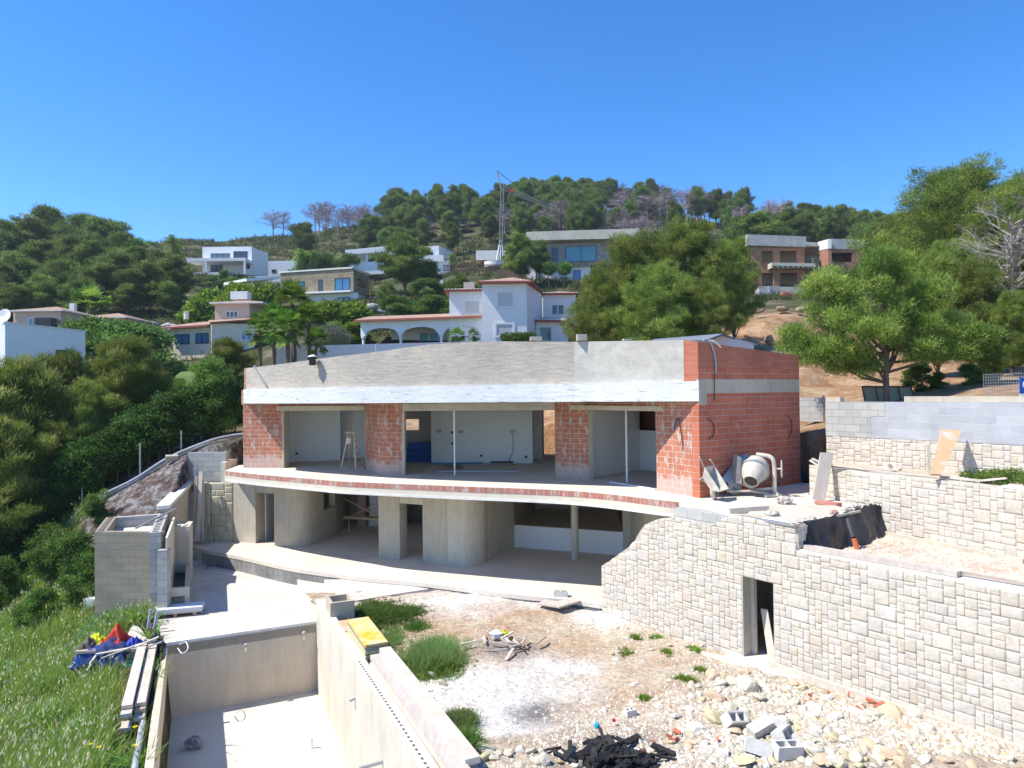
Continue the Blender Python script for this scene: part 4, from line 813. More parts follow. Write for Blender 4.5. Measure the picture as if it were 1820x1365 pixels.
p = G(268, 928, z1); c_ = MB(); c_.box(p.x, p.y, z1 - .3, .6, .5, .06, .3); one('vent_grille', c_, m_white, 'white ribbed grille block lying inside the tank top', 'grille')
# pier attached right of tank + door
c_ = MB(); c_.wall([tuple(fr + np.array((0.0, -.22))), tuple(fr + np.array((0.27, -.2)))], -4.2, -1.6, 0.3); c_.build('corner_pier', m_block, ut)
c_ = MB(); c_.wall([(-10.02, 20.42), (-11.45, 23.85)], ZD - .1, -1.25, 0.06); c_.build('side_render', m_cream, ut)
# outdoor trough with tall back panel
tr = T('concrete_trough', 'narrow cement trough with a tall pale back panel standing on the deck', 'trough', (-9.9, 21.8, ZD))
def box4(mb, pts, z0, z1): mb.prism(pts, z0, z1)
c_ = MB(); q0 = XY(303, 23.6); q1 = XY(336, 23.6); c_.prism([q0, q1, (q1[0] - .35, q1[1] + 1.0), (q0[0] - .35, q0[1] + 1.0)], ZD, zat(320, 936, 23.6)); c_.build('back_panel', m_conc_l, tr)
a = (-10.16, 20.7); b = (-9.60, 20.85); c = (q1[0] + .02, 23.58); d = (q0[0] - .02, 23.58)
for pp, nm in (((a, b), 'front_wall'), ((b, c), 'side_wall'), ((d, a), 'side_wall')):
    c_ = MB(); c_.wall([pp[0], pp[1]], ZD, -2.80 if nm == 'front_wall' else -2.78, 0.12); c_.build(nm, m_pool if nm == 'front_wall' else m_conc_l, tr)
c_ = MB(); c_.prism([a, b, c, d], ZD, -3.05); c_.build('dark_basin', m_black, tr)
# retaining stone wall (left) + cap, block wall above, stone pillar
lw_ = T('stone_retaining_wall', 'cream stone wall with a broad white sloping coping behind the block tank', 'wall', (-12.3, 26, -3.5))
stone_wall('lw', [(-13.15, 28.4), (-11.75, 24.05)][::-1][::-1], lambda u: -0.72 - 0.10 * u / 4.5, -4.0, lw_, 41, -0.3, 0.10, mat=m_stone_y) if False else None
c_ = MB(); c_.wall([(-11.75, 24.1), (-12.95, 28.45)], -4.0, [-0.98, -0.66], 0.3); c_.build('wall_core', m_joint, lw_)
stone_wall('lw', [(-11.76, 24.1), (-12.96, 28.45)], lambda u: -0.98 + 0.32 * u / 4.5, -3.6, lw_, 41, 0.1, 0.11, mat=m_stone_y)
c_ = MB(); c_.wall([(-11.70, 24.0), (-12.90, 28.5)], [-0.975, -0.655], [-0.86, -0.54], 0.42); c_.build('coping', m_coping, lw_)
pil = T('stone_pillar', 'cream rubble stone pillar face at the left end of the lower terrace', 'pillar', (-12, 28.2, ZL))
stone_wall('pil', [(-12.95, 28.5), (-12.35, 28.02), (-11.13, 27.95)], lambda u: -0.62, ZL - .1, pil, 44, 0.3, 0.12, mat=m_stone_y)
c_ = MB(); y_ = 28.5; c_.wall([(XY(333, y_)[0], y_), (XY(400.5, y_ - .1)[0], y_ - .1)], -0.615, zat(360, 804, y_), 0.2); one('block_wall', c_, m_block, 'small grey block wall standing above the stone pillar left of the house', 'wall')
c_ = MB(); c_.wall([XY(400, 28.2), XY(436, 29.6)], [zat(400, 835, 28.2) - .5, 0], [zat(400, 822, 28.2), zat(434, 808, 29.6)], 0.2); one('garden_wall', c_, m_conc_l, 'sloping rendered wall running up behind the left end of the house', 'wall')
c_ = MB(); c_.prism([XY(322, 28.0), XY(350, 27.6), (-12.4, 27.2), (-12.6, 26.6)], ZL - .5, ZL - .02)
# leaning boards by the pillar
lb = random.Random(2)
for i, (xt, yt, xb, yb, w_) in enumerate([(349, 846, 343, 962, .12), (357, 838, 352, 962, .15), (361, 855, 360, 962, .1), (345, 872, 333, 960, .2), (352, 870, 344, 963, .18), (338, 890, 326, 958, .2)]):
    board(A(xt, yt, 27.8), A(xb, yb, 27.3), w_, 0.04, [m_wood, m_wood_l, m_wood_p][i % 3], 'weathered board leaning upright in the bunch by the cream stone pillar', 'board', 'boards leaning by the stone pillar', up=(0, 1, 0.1))
c_ = MB(); c_.box(*A(347, 855, 27.9), .16, .05, 1.1); one('metal_post', c_, m_metal, 'grey metal channel standing above the leaning boards', 'post')
# low curb blocks near terrace end
c_ = MB(); p = G(346, 1003, ZD); c_.box(p.x - .1, p.y + .25, ZD + .25, .75, .12, .5, -.4); one('concrete_block', c_, m_conc_l, 'low cream concrete block between the trough and the terrace edge', 'block')
c_ = MB(); c_.box(p.x - .15, p.y - .1, ZD + .06, .8, .5, .12, -.2); one('concrete_sill', c_, m_deck, 'flat pale sill slab below the low cream block', 'slab')
# re-bar wires curling from the deck
for (pts, lab) in [([(365, 1013, 0), (372, 1006, .1), (385, 1004, .12), (400, 1006, .02)], 'bent wire sticking up from the deck near the terrace edge'), ([(310, 993, 1.0), (325, 992, .95), (338, 997, .85), (346, 1002, .7)], 'black cable end hanging out of the trough panel'), ([(318, 1146, 0), (330, 1142, .05), (334, 1152, -.05), (324, 1158, -.15), (316, 1150, -.1)], 'loose white cable loop at the pool corner')]:
    c_ = MB(); c_.tube(cr([G(a, b, ZD + .02) + Vector((0, 0, h * .3)) for a, b, h in pts], 5), 0.012, 6); one('cable', c_, m_dark if 'white' not in lab else m_white, lab, 'cable')
# ================================================================== SMALL OBJECTS
# pallet with ribbed white sheets
pc = G(318, 1092, ZD); pal = T('sheet_pallet', 'stack of ribbed white sheets lying on a small wooden pallet on the deck', 'pallet', (pc.x, pc.y, ZD))
c_ = MB()
for dx in (-.5, 0, .5): c_.box(pc.x + dx, pc.y - .22 + dx * .3, ZD + .05, .1, .1, .1, .3); c_.box(pc.x + dx - .1, pc.y + .2 + dx * .3, ZD + .05, .1, .1, .1, .3)
for dy in (-.25, 0, .2): c_.box(pc.x - dy * .3, pc.y + dy, ZD + .115, 1.3, .1, .02, .3)
c_.build('pallet', m_wood, pal)
for k in range(4): c_ = MB(); c_.box(pc.x, pc.y, ZD + .145 + k * .03, 1.32 - .02 * (k % 2), .55, .026, .3 + .01 * (k % 3)); c_.build('sheet', m_white, pal)
# hollow concrete box on the pool wall corner
hx = G(586, 1058, -2.75); hbx = T('concrete_trough', 'open grey concrete box standing at the corner of the pool wall', 'box', (hx.x, hx.y, -3.1)); ca = math.atan2(pool_dir[1], pool_dir[0]) + math.pi / 2
c_ = MB(); cx, cy = pr(1.25, .42)
def rot(dx, dy, a=ca): return dx * math.cos(a) - dy * math.sin(a), dx * math.sin(a) + dy * math.cos(a)
for dx, dy, sx, sy in [(0, -.33, .62, .08), (0, .33, .62, .08), (-.27, 0, .08, .58), (.27, 0, .08, .58)]:
    ox, oy = rot(dx, dy); c_.box(cx + ox, cy + oy, -2.82, sx, sy, .56 + (.004 if dy else 0), ca)
c_.build('shell', m_conc, hbx); c_ = MB(); c_.box(cx, cy, -3.0, .5, .6, .1, ca); c_.build('bottom', m_floor, hbx)
# stacks of shuttering panels on the yard side of the pool wall
sp = random.Random(11)
def pstack(k0, k1, off, n, z, wdt, mats, lab, grp, t=.032):
    for i in range(n):
        j = sp.uniform(-.015, .015); a = pr(k0 + sp.uniform(-.03, .03), off + j); b = pr(k1 + sp.uniform(-.03, .03), off + j)
        top = i == n - 1
        board((a[0], a[1], z + t * (i + .5)), (b[0], b[1], z + t * (i + .5)), wdt, t * .88, mats[-1] if top else mats[i % (len(mats) - 1)], lab[1] if top else lab[0], 'panel', None if top else grp, 'shuttering_panel')
gm = M('green_edge_panel', (0.42, 0.47, 0.38), (0.50, 0.50, 0.42), 4); dm = M('brown_edge_panel', (0.34, 0.27, 0.18), (0.26, 0.2, 0.14), 4)
pstack(2.15, 3.0, .52, 4, -2.98, .62, [m_wood, dm, m_wood_o], ['thin panel in the short low stack beside the concrete box', 'orange plywood sheet topping the short stack beside the concrete box'], 'panels in the short low stack')
pstack(3.1, 5.05, .50, 16, -3.05, .5, [gm, dm, m_wood_y, gm, m_wood_y], ['shuttering panel in the tall stack beside the pool wall', 'yellow shuttering sheet on top of the tall stack by the pool wall'], 'panels in the tall stack by the pool wall')
# long beams on the wall
for i, (o1, zz, kk0, kk1, w_) in enumerate([(.40, -2.66, 5.45, 10.6, .26), (.62, -2.60, 5.3, 10.4, .24), (.50, -2.86, 5.5, 12.5, .5), (.30, -2.72, 11.2, 16, .3), (.6, -2.74, 11.6, 16, .26)]):
    a = pr(kk0, o1); b = pr(kk1, o1 + .04); board((a[0], a[1], zz), (b[0], b[1], zz + .02), w_, .10 if i != 2 else .24, [m_wood_p, m_wood_l, m_wood_l, m_wood_l, m_wood_p][i], ['left of two long top planks on the pool wall', 'right of two long top planks on the pool wall', 'thick beam under the two long planks on the pool wall', 'near left plank at the bottom picture edge on the pool wall', 'near right plank at the bottom picture edge on the pool wall'][i], 'plank', name='plank')
p = G(810, 1330, -3.0)
for i, dx in enumerate((0, .14, .28)):
    board((p.x - .5 + dx, p.y + .9, -2.98), (p.x + .1 + dx, p.y - .9, -2.96), .1, .05, m_pipe, 'grey metal channel lying in the weeds right of the pool planks', 'channel', 'channels in the weeds', 'metal_channel')
# plank pile left of the pool
for i in range(11):
    lvl = i // 2; sdx = (i % 2) * .22; sh = sp.uniform(-.12, .12); a = pl(.3 + sh, .32 + (.22 - sdx)); b = pl(4.0 + sh + .15 * (i % 3), .36 + (.22 - sdx)); zz = -3.72 + lvl * .085
    board((a[0], a[1], zz), (b[0], b[1], zz), .19, .07, [m_wood_l, m_wood, m_wood_p][i % 3] if i < 9 else m_wood_l, 'weathered plank in the pile left of the pool' if i < 9 else ['', 'broad top left plank of the pile beside the pool', 'top right plank of the pile beside the pool'][i - 8], 'plank', 'planks piled left of the pool' if i < 9 else None, 'plank')
c_ = MB(); ps = [pl(k, .30) for k in (4.2, 5.5, 7, 9, 12)]; c_.tube([(x, y, -3.62 + .02 * i) for i, (x, y) in enumerate(ps)], .055, 10); one('drain_pipe', c_, m_pipe, 'long grey drain pipe lying beside the left pool wall', 'pipe')
for i, (px, py) in enumerate([(261, 1108), (270, 1112)]): p = G(px, py, -3.3); c_ = MB(); c_.tube([(p.x, p.y, -3.7), (p.x + .05 + .05 * i, p.y + .1, -2.95)], .04, 8); one('pipe_offcut', c_, m_pipe, ['left upright grey pipe offcut behind the clothes heap', 'right upright grey pipe offcut behind the clothes heap'][i], 'pipe')
# clothes heap: cloth meshes over a crate
def cloth(name, mat, label, c, sx, sy, h, seed, peak=(0, 0), cat='cloth', drop=.25):
    N = 22; V = []; r_ = random.Random(seed); ph = [r_.uniform(0, 6.3) for _ in range(6)]
    for i in range(N):
        for j in range(N):
            u = i / (N - 1) * 2 - 1; v = j / (N - 1) * 2 - 1; rr = math.hypot(u - peak[0], v - peak[1])
            z = h * math.exp(-rr * rr * 3.2) + .035 * math.sin(u * 7 + ph[0]) * math.cos(v * 5 + ph[1]) + .025 * math.sin(u * 13 + v * 9 + ph[2]) + .03 * math.sin(v * 11 - u * 4 + ph[3]); e = max(abs(u), abs(v)); z -= drop * max(0, e - .62) ** 1.2 * 2
            V.append((c[0] + sx * u * (1 + .15 * math.sin(v * 4 + ph[4])), c[1] + sy * v * (1 + .15 * math.sin(u * 4 + ph[5])), c[2] + z))
    idx = np.arange(N * N).reshape(N, N); Fq = np.stack([idx[:-1, :-1], idx[1:, :-1], idx[1:, 1:], idx[:-1, 1:]], -1).reshape(-1, 4)
    o = nmesh(name, np.array(V), Fq, mat, smooth=True); md = o.modifiers.new('thickness', 'SOLIDIFY'); md.thickness = .015; return tag(o, label, cat)
h0 = G(215, 1140, -3.3)
tb = T('workbench', 'low bench of boards and blocks buried under heaped work clothes', 'bench', (h0.x, h0.y, -4.1))
c_ = MB(); c_.box(h0.x - .15, h0.y, -3.42, 1.6, .7, .06, .1); c_.build('top', m_wood, tb)
for dx in (-.75, .75): c_ = MB(); c_.box(h0.x - .15 + dx * .8, h0.y, -3.78, .2, .6, .66, .1); c_.build('leg', m_block_brown, tb)
cl = lambda c1, c2, nm: M(nm, c1, c2, 4, .8, .1)
cloth_ = cloth
def cloth(name, mat, label, c, sx, sy, h, seed, peak=(0, 0), cat='cloth', drop=.25): return cloth_(name, mat, label, (h0.x - .15 + (c[0] - h0.x) * .72, h0.y + (c[1] - h0.y) * .8, c[2]), sx * .72, sy * .8, h * .75, seed, peak, cat, drop * .8)
cloth('jacket', cl((.03, .05, .16), (.02, .03, .1), 'navy_cloth'), 'navy blue jacket spread under the red one on the heap', (h0.x + .05, h0.y - .1, -3.36), .6, .42, .22, 1, cat='jacket')
cloth('jacket', cl((.62, .06, .03), (.5, .04, .03), 'red_cloth'), 'bright red jacket peaked on top of the clothes heap', (h0.x - .02, h0.y + .08, -3.22), .36, .3, .42, 2, (.1, 0), cat='jacket')
cloth('jacket', cl((.58, .66, .02), (.5, .58, .02), 'hivis_cloth'), 'yellow high visibility vest at the left end of the heap', (h0.x - .75, h0.y + .12, -3.25), .28, .2, .14, 3, cat='vest')
cloth('trousers', cl((.15, .14, .10), (.1, .09, .07), 'khaki_cloth'), 'olive brown trousers hanging below the yellow vest', (h0.x - .85, h0.y - .1, -3.34), .36, .34, .2, 4, cat='trousers', drop=.6)
cloth('tarpaulin', cl((.02, .07, .28), (.02, .05, .2), 'blue_cloth'), 'dark blue tarpaulin sagging over the bench front', (h0.x - .2, h0.y - .28, -3.42), .9, .3, .1, 5, cat='tarpaulin', drop=.7)
cloth('cloth', cl((.05, .08, .45), (.04, .05, .3), 'royal_cloth'), 'royal blue cloth right of the red jacket on the heap', (h0.x + .65, h0.y - .02, -3.35), .32, .3, .2, 6)
cloth('plastic_sack', m_black, 'dark grey rubber sack tilted at the right end of the heap', (h0.x + 1.15, h0.y + .05, -3.4), .42, .3, .32, 7, (.5, .3), cat='sack')
c_ = lump('net_bundle', cl((.03, .18, .12), (.02, .1, .07), 'green_net'), 'green netting bundle in the shade under the bench', 'netting', (h0.x + .3, h0.y - .25, -3.85), (.5, .25, .25), 8)
for i, (a, b) in enumerate([((180, 1170), (245, 1146)), ((170, 1163), (230, 1152)), ((245, 1157), (288, 1140)), ((240, 1150), (282, 1132)), ((155, 1192), (178, 1158)), ((160, 1180), (182, 1150))]):
    board(A(*a, h0.y - .5), A(*b, h0.y - .3), .07, .03, m_wood_l, 'thin loose lath sticking out of the heap by the bench', 'lath', 'laths sticking out of the clothes heap', 'lath')
p = G(163, 1078, -3.6); c_ = MB(); c_.box(p.x, p.y, p.z + .1, .35, .3, .35); one('plastic_tub', c_, m_white, 'small white plastic tub at the left foot of the block tank', 'tub')
c_ = MB(); c_.lathe([(.0, 0), (.14, 0), (.16, .5), (.1, .55), (.1, .62), (0, .62)], Matrix.Translation((p.x + .02, p.y + .5, p.z)), 14); one('green_drum', c_, M('sea_green', (.12, .32, .26)), 'sea green drum beside the block tank', 'drum')

# stepladder in the left room
ld = T('stepladder', 'paint splashed wooden stepladder standing in the left room opening', 'ladder', (XY(626, 24.6)[0], 24.6, 0))
c_ = MB(); fL = G(605, 838, 0); fR = G(634, 840, 0); tpL = A(620, 768, 24.4); tpR = A(629, 768, 24.4); bL = G(618, 834, 0); bR = G(649, 836, 0)
bL = Vector((fL.x + .35, fL.y + 1.0, 0)); bR = Vector((fR.x + .35, fR.y + 1.0, 0))
fL = G(605, 839, 0); fR = G(633, 841, 0); bL = Vector((-4.85, 25.3, 0)); 
P0 = G(605, 839, 0); P1 = G(633, 841, 0); P2 = G(649, 835, 0); P3 = G(623, 833, 0); tA = A(619, 770, 25.0); tB = A(629, 770, 25.0)
for q, t_ in ((P1, tB), (P0, tA)): s_ = MB(); s_.tube([q, t_], .03, 6); s_.build('rail', m_wood, ld)
for q, t_ in ((P2, tB), (P3, tA)): s_ = MB(); s_.tube([q, t_ + Vector((0, .06, 0))], .026, 6); s_.build('rail', m_wood, ld)
for k in range(5): t_ = .15 + .16 * k; s_ = MB(); s_.tube([P1.lerp(tB, t_), P2.lerp(tB, t_)], .025, 6); s_.build('step', m_wood, ld)
s_ = MB(); s_.box((tA.x + tB.x) / 2, tA.y, tA.z + .02, .34, .2, .05); s_.build('top_cap', m_wood, ld)
p = A(620, 786, 24.9); s_ = MB(); s_.lathe([(0, 0), (.08, 0), (.09, .2), (.085, .2)], Matrix.Translation((p.x, p.y, p.z - .05)), 12); one('paint_bucket', s_, m_cementy, 'paint bucket hanging on the stepladder', 'bucket')
# blue wrapped boards
p = G(743, 828, 0); px0 = XY(722, 29.5)[0]; 
for i in range(3):
    c_ = MB(); c_.box(px0 + .55 + .03 * i, 29.6, .14 + i * .27, 1.15 - .05 * i, .8, .25, .03 * i); one('wrapped_bale', c_, m_blue, ['lowest blue wrapped bale on the floor of the middle room', 'middle blue wrapped bale in the stack', 'top blue wrapped bale in the stack under the window'][i], 'bale')
p = G(870, 818, 0); board((p.x - 2.4, 28.4, .03), (p.x - .2, 28.3, .03), .25, .04, M('light_blue_foam', (.12, .35, .6)), 'pale blue foam board on the floor along the middle room wall', 'board')
board((p.x + .1, 28.2, .08), (p.x + 1.0, 28.1, .08), .12, .06, m_dark, 'dark batten lying against the middle room wall', 'batten', name='batten')
board(G(780, 838, .04), G(925, 838, .04), .1, .05, m_pipe, 'long grey profile on the floor near the front of the middle room', 'profile', name='metal_profile')
c_ = MB(); q = [A(911, 772, 28.2), A(912, 800, 28.2), A(905, 822, 27.9), A(918, 826, 27.9)]; c_.tube(cr(q, 4), .012, 5); one('cable', c_, m_dark, 'grey cable hanging from the wall box in the middle room', 'cable')
c_ = MB(); q = G(806, 833, 0.03); c_.tube([(q.x + .35 * math.cos(t * .7), q.y - .1 + .2 * math.sin(t * .7), .03 + .01 * t) for t in range(18)], .012, 5); one('cable', c_, m_dark, 'coil of black cable on the floor beside the frame post', 'cable')
# wall cables on brick side
for (pts, Y, lab) in [([(1199, 764), (1203, 748), (1207, 745), (1212, 770), (1216, 800)], 'n', 'dark cable loop hanging on the right front brick pier'), ([(1257, 745), (1264, 750), (1268, 762), (1266, 775), (1259, 781)], 's', 'dark cable loop near the left edge of the brick side wall'), ([(1398, 738), (1404, 746), (1406, 758), (1404, 770), (1401, 779)], 's', 'dark cable loop near the right edge of the brick side wall')]:
    def onside(px, py):
        a = Vector((4.92, 18.56)) if Y == 's' else Vector((4.09, 20.06)); b = Vector((8.74, 21.4)) if Y == 's' else Vector((4.90, 18.6)); d = ray(px, py); dd = b - a; nx, ny = dd.y, -dd.x
        t = ((a.x) * nx + (a.y) * ny) / (d.x * nx + d.y * ny); p = CAM + d * t; nv = Vector((nx, ny)).normalized(); nv = nv if nv.dot(Vector((-p.x, -p.y))) > 0 else -nv; return Vector((p.x + nv.x * .03, p.y + nv.y * .03, p.z))
    c_ = MB(); c_.tube(cr([onside(*q) for q in pts], 4), .012, 5); one('cable', c_, m_dark, lab, 'cable')
Y = 's'
c_ = MB(); c_.tube(cr([onside(1248, 604), onside(1258, 606) + Vector((0, 0, .02)), onside(1266, 622), onside(1270, 642), onside(1271, 664)], 5), .028, 8); one('conduit', c_, m_pipe, 'grey conduit draped over the top corner of the brick side wall', 'conduit')
c_ = MB(); c_.tube(cr([onside(1256, 605), onside(1268, 607), onside(1279, 617)], 5), .024, 8); one('conduit', c_, m_white, 'short white conduit beside the grey one on the brick corner', 'conduit')
c_ = MB(); c_.tube([onside(1268, 665), onside(1268.5, 712)], .012, 5); one('cable', c_, m_dark, 'thin dark cable running down the band of the side wall', 'cable')
# pole with guy ropes on the beam ledge
pp_ = A(671, 686, 23.2); pt_ = A(668.5, 612, 23.2)
pole = T('guyed_pole', 'thin pole stayed by slack ropes on the roof beam ledge', 'pole', (pp_.x, pp_.y, 3.08))
c_ = MB(); c_.tube([(pp_.x, pp_.y - .05, 3.08), (pt_.x, pt_.y - .05, pt_.z)], .022, 6); c_.build('mast', m_metal, pole)
tk = A(668, 628, 23.15)
for (px, py, Y) in [(635, 686, 23.6), (650, 686, 23.4), (686, 685, 22.9), (676, 686, 23.0)]:
    e = A(px, py, Y); e.z = 3.09; e.y -= .08; mid = tk.lerp(e, .5) - Vector((0, 0, .08)); c_ = MB(); c_.tube(cr([tk, mid, e], 4), .011, 5); c_.build('rope', m_dark if px != 650 else m_wood_l, pole)
# lamp like fitting on the left parapet
f0 = A(558, 641, 24.05); fl_ = T('floodlight', 'small black and white work light clipped to the left parapet top', 'lamp', (f0.x, f0.y, f0.z))
c_ = MB(); c_.box(f0.x, f0.y - .18, f0.z - .02, .22, .16, .26, .2, .3); c_.build('housing', m_dark, fl_); c_ = MB(); c_.lathe([(.02, .08), (.15, .02), (.16, 0), (0, .02)], Matrix.Translation((f0.x, f0.y - .18, f0.z + .12)), 14); c_.build('cap', m_coping, fl_); c_ = MB(); c_.tube([(f0.x + .05, f0.y - .1, f0.z - .15), (f0.x + .05, f0.y + .1, f0.z + .05)], .02, 6); c_.build('bracket', m_metal, fl_)
board(A(452, 650, 25.9), A(474, 687, 25.4), .06, .05, m_metal, 'grey bar leaning on the left end of the parapet', 'bar', name='metal_bar')
# trestle / scaffold boards in the lower room
sc_ = T('trestle_scaffold', 'timber scaffold plank on crossed tubes in the lower left room', 'scaffold', (-6.4, 29, ZL))
a = A(609, 917, 29.4); b = A(668, 924, 28.6)
c_ = MB(); c_.wall([(a.x, a.y), (b.x + .6, b.y)], a.z - .1, a.z - .02, .35); c_.build('plank', m_wood_o, sc_)
for q0, q1 in [((612, 886), (668, 916)), ((612, 924), (668, 897))]: c_ = MB(); c_.tube([A(*q0, 29.6), A(*q1, 28.9)], .022, 6); c_.build('brace', m_wood_o, sc_)
for px in (620, 655): q = A(px, 925, 29.2); c_ = MB(); c_.tube([(q.x, q.y, ZL), (q.x, q.y, a.z - .1)], .03, 6); c_.build('leg', m_metal, sc_)

# ------------- cement mixer
mx = T('cement_mixer', 'cement caked tilting drum mixer standing on the patio by the brick side wall', 'cement mixer', G(1352, 884, 0))
mo = G(1352, 884, 0); mcx, mcy = mo.x, mo.y + .25
dc = A(1341, 836, mcy); ax = Vector((-.42, -.62, -.52)).normalized(); q = ax.to_track_quat('Z', 'Y').to_matrix().to_4x4(); Mt = Matrix.Translation(dc) @ q
c_ = MB(); c_.lathe([(.0, -.38), (.20, -.36), (.335, -.22), (.36, 0.0), (.35, .06), (.19, .44), (.20, .46), (.175, .46), (.165, .42), (.32, .05), (.32, -.15), (.18, -.3), (0, -.3)], Mt, 28); c_.build('drum', m_cementy, mx, True)
c_ = MB(); c_.lathe([(.36, -.02), (.385, -.02), (.385, .04), (.36, .04)], Mt, 40); c_.build('ring_gear', m_metal, mx)
c_ = MB(); c_.lathe([(.16, .40), (.0, .39)], Mt, 20); c_.build('drum_inside', m_mixdark, mx)
side = Vector((.8, -.35, 0)).normalized(); s0 = dc + side * .48 + Vector((0, 0, .3)); 
c_ = MB(); c_.tube(cr([dc + Vector((.1, .1, .42)), dc + side * .42 + Vector((0, 0, .36)), dc + side * .5 + Vector((0, 0, .1)), dc + side * .5 + Vector((0, 0, -.5)), Vector((dc.x + side.x * .55, dc.y + side.y * .55, .08))], 5), .055, 8); c_.build('yoke', m_cementy, mx)
wh = dc + side * .68 + Vector((0, 0, .06)); c_ = MB(); c_.tube([wh + Vector((.05 * math.cos(t), .15 * math.cos(t) * .7, .22 * math.sin(t))) * 1.0 for t in [k * math.pi / 10 for k in range(21)]], .016, 6); c_.build('tilt_wheel', m_cementy, mx)
c_ = MB(); c_.tube([dc + side * .45 + Vector((0, 0, .06)), wh], .025, 6)
for k in range(3): t = k * 2.1; c_.tube([wh, wh + Vector((.05 * math.cos(t), .105 * math.cos(t), .22 * math.sin(t)))], .01, 5)
c_.build('wheel_hub', m_cementy, mx)
mh = dc - side * .46; c_ = MB(); c_.add([tuple(mh + Vector(v)) for v in [(-.1, -.22, -.34), (.06, -.22, -.34), (.12, -.12, .32), (-.02, -.18, .4), (-.1, .22, -.34), (.06, .22, -.34), (.12, .2, .3), (-.02, .18, .4)]], [(0, 1, 2, 3), (7, 6, 5, 4), (0, 3, 7, 4), (1, 5, 6, 2), (3, 2, 6, 7), (0, 4, 5, 1)]); c_.build('motor_housing', m_cementy, mx)
c_ = MB(); fa = Vector((dc.x - .75, dc.y + .0, .14)); fb = Vector((dc.x + .45, dc.y - .25, .06)); c_.tube([mh + Vector((0, 0, -.3)), fa], .035, 6); c_.tube([fa, dc + Vector((-.1, 0, -.55)), fb], .035, 6); c_.tube([dc + Vector((-.3, .3, -.55)), Vector((dc.x - .3, dc.y + .5, .1))], .03, 6); c_.tube([mh + Vector((0, 0, -.3)), dc + Vector((0, .05, -.52)), dc + side * .5 + Vector((0, 0, -.45))], .035, 6); c_.build('frame', m_cementy, mx)
c_ = MB(); foot = Vector((dc.x + side.x * .55, dc.y + side.y * .55, .05)); c_.tube([foot + Vector((-.35, -.12, 0)), foot + Vector((.12, .05, 0))], .05, 8); c_.tube([foot + Vector((0, -.15, 0)), foot + Vector((.02, .25, 0))], .045, 8); c_.build('foot', m_cementy, mx)
def wheel(c, r, w_, axis, parent, nm='wheel'):
    Mw = Matrix.Translation(c) @ Vector(axis).to_track_quat('Z', 'Y').to_matrix().to_4x4()
    t_ = MB(); t_.lathe([(r * .62, -w_ / 2), (r * .9, -w_ / 2), (r, -w_ * .25), (r, w_ * .25), (r * .9, w_ / 2), (r * .62, w_ / 2)], Mw, 22); t_.build(nm, m_cementy, parent, True)
    t_ = MB(); t_.lathe([(0, -w_ * .3), (r * .6, -w_ * .2), (r * .62, w_ * .2), (r * .2, w_ * .2), (0, w_ * .35)], Mw, 18); t_.build('rim', m_metal, parent, True)
wpos = G(1306, 880, .0); wheel((wpos.x - .02, wpos.y + .02, .22), .22, .09, (.55, -.8, 0), mx); wheel((wpos.x + .3, wpos.y + .65, .17), .17, .07, (.55, -.8, 0), mx)
# tipped panel behind mixer
leanpanel(0, 0, ((1312, 812), (1330, 806)), (1283, 850), (1316, 872), 18.9, 19.6, m_pipe, 'grey metal chute leaning between the wheelbarrow and the mixer', .03)
# ------------- wheelbarrow
wb = T('wheelbarrow', 'cement stained wheelbarrow tipped up on its wheel beside the mixer', 'wheelbarrow', G(1270, 888, 0))
wp = G(1270, 888, 0); wheel((wp.x, wp.y + .0, .25), .25, .1, (.8, -.5, 0), wb)
tip = A(1290, 875, wp.y - .15); 
rim = [A(1252, 829, 18.35), A(1268, 826, 18.75), A(1294, 868, 18.3), A(1283, 874, 17.9)]; rim = [A(1252, 830, 18.05), A(1270, 828, 18.55), A(1296, 869, 18.1), A(1281, 874, 17.75)]
bot = [A(1262, 848, 18.35), A(1268, 846, 18.6), A(1278, 871, 18.2), A(1271, 874, 18.0)]
rim2 = [Vector(v) for v in rim]; cen = sum(rim2, Vector()) / 4; nrm = (rim2[1] - rim2[0]).cross(rim2[3] - rim2[0]).normalized(); nrm = nrm if nrm.y > 0 else -nrm
bot = [cen.lerp(v, .55) + nrm * .26 for v in rim2]
c_ = MB(); inn = [cen.lerp(v, .95) for v in rim2]; inb = [cen.lerp(v, .5) + nrm * .23 for v in rim2]
c_.add(rim2 + bot + inn + inb, [(0, 1, 5, 4), (1, 2, 6, 5), (2, 3, 7, 6), (3, 0, 4, 7), (4, 5, 6, 7), (9, 8, 12, 13), (10, 9, 13, 14), (11, 10, 14, 15), (8, 11, 15, 12), (15, 14, 13, 12), (0, 8, 9, 1), (1, 9, 10, 2), (2, 10, 11, 3), (3, 11, 8, 0)]); c_.build('tray', m_cementy, wb)
for a, b, c in [((1243, 812), (1250, 828), (1262, 862)), ((1262, 817), (1268, 826), (1276, 850))]:
    yy = 18.2 if a[0] < 1250 else 18.7; c_ = MB(); c_.tube(cr([A(*a, yy - .1), A(*b, yy), A(*c, yy + .25), Vector((wp.x, wp.y + .1, .2))], 4), .02, 6); c_.build('handle', m_cementy, wb)
c_ = MB(); c_.tube(cr([A(1244, 852, 18.2), A(1252, 848, 18.3), A(1262, 858, 18.4)], 3), .016, 6); c_.tube([A(1244, 852, 18.2), A(1262, 862, 18.3)], .016, 6); c_.build('leg', m_cementy, wb)
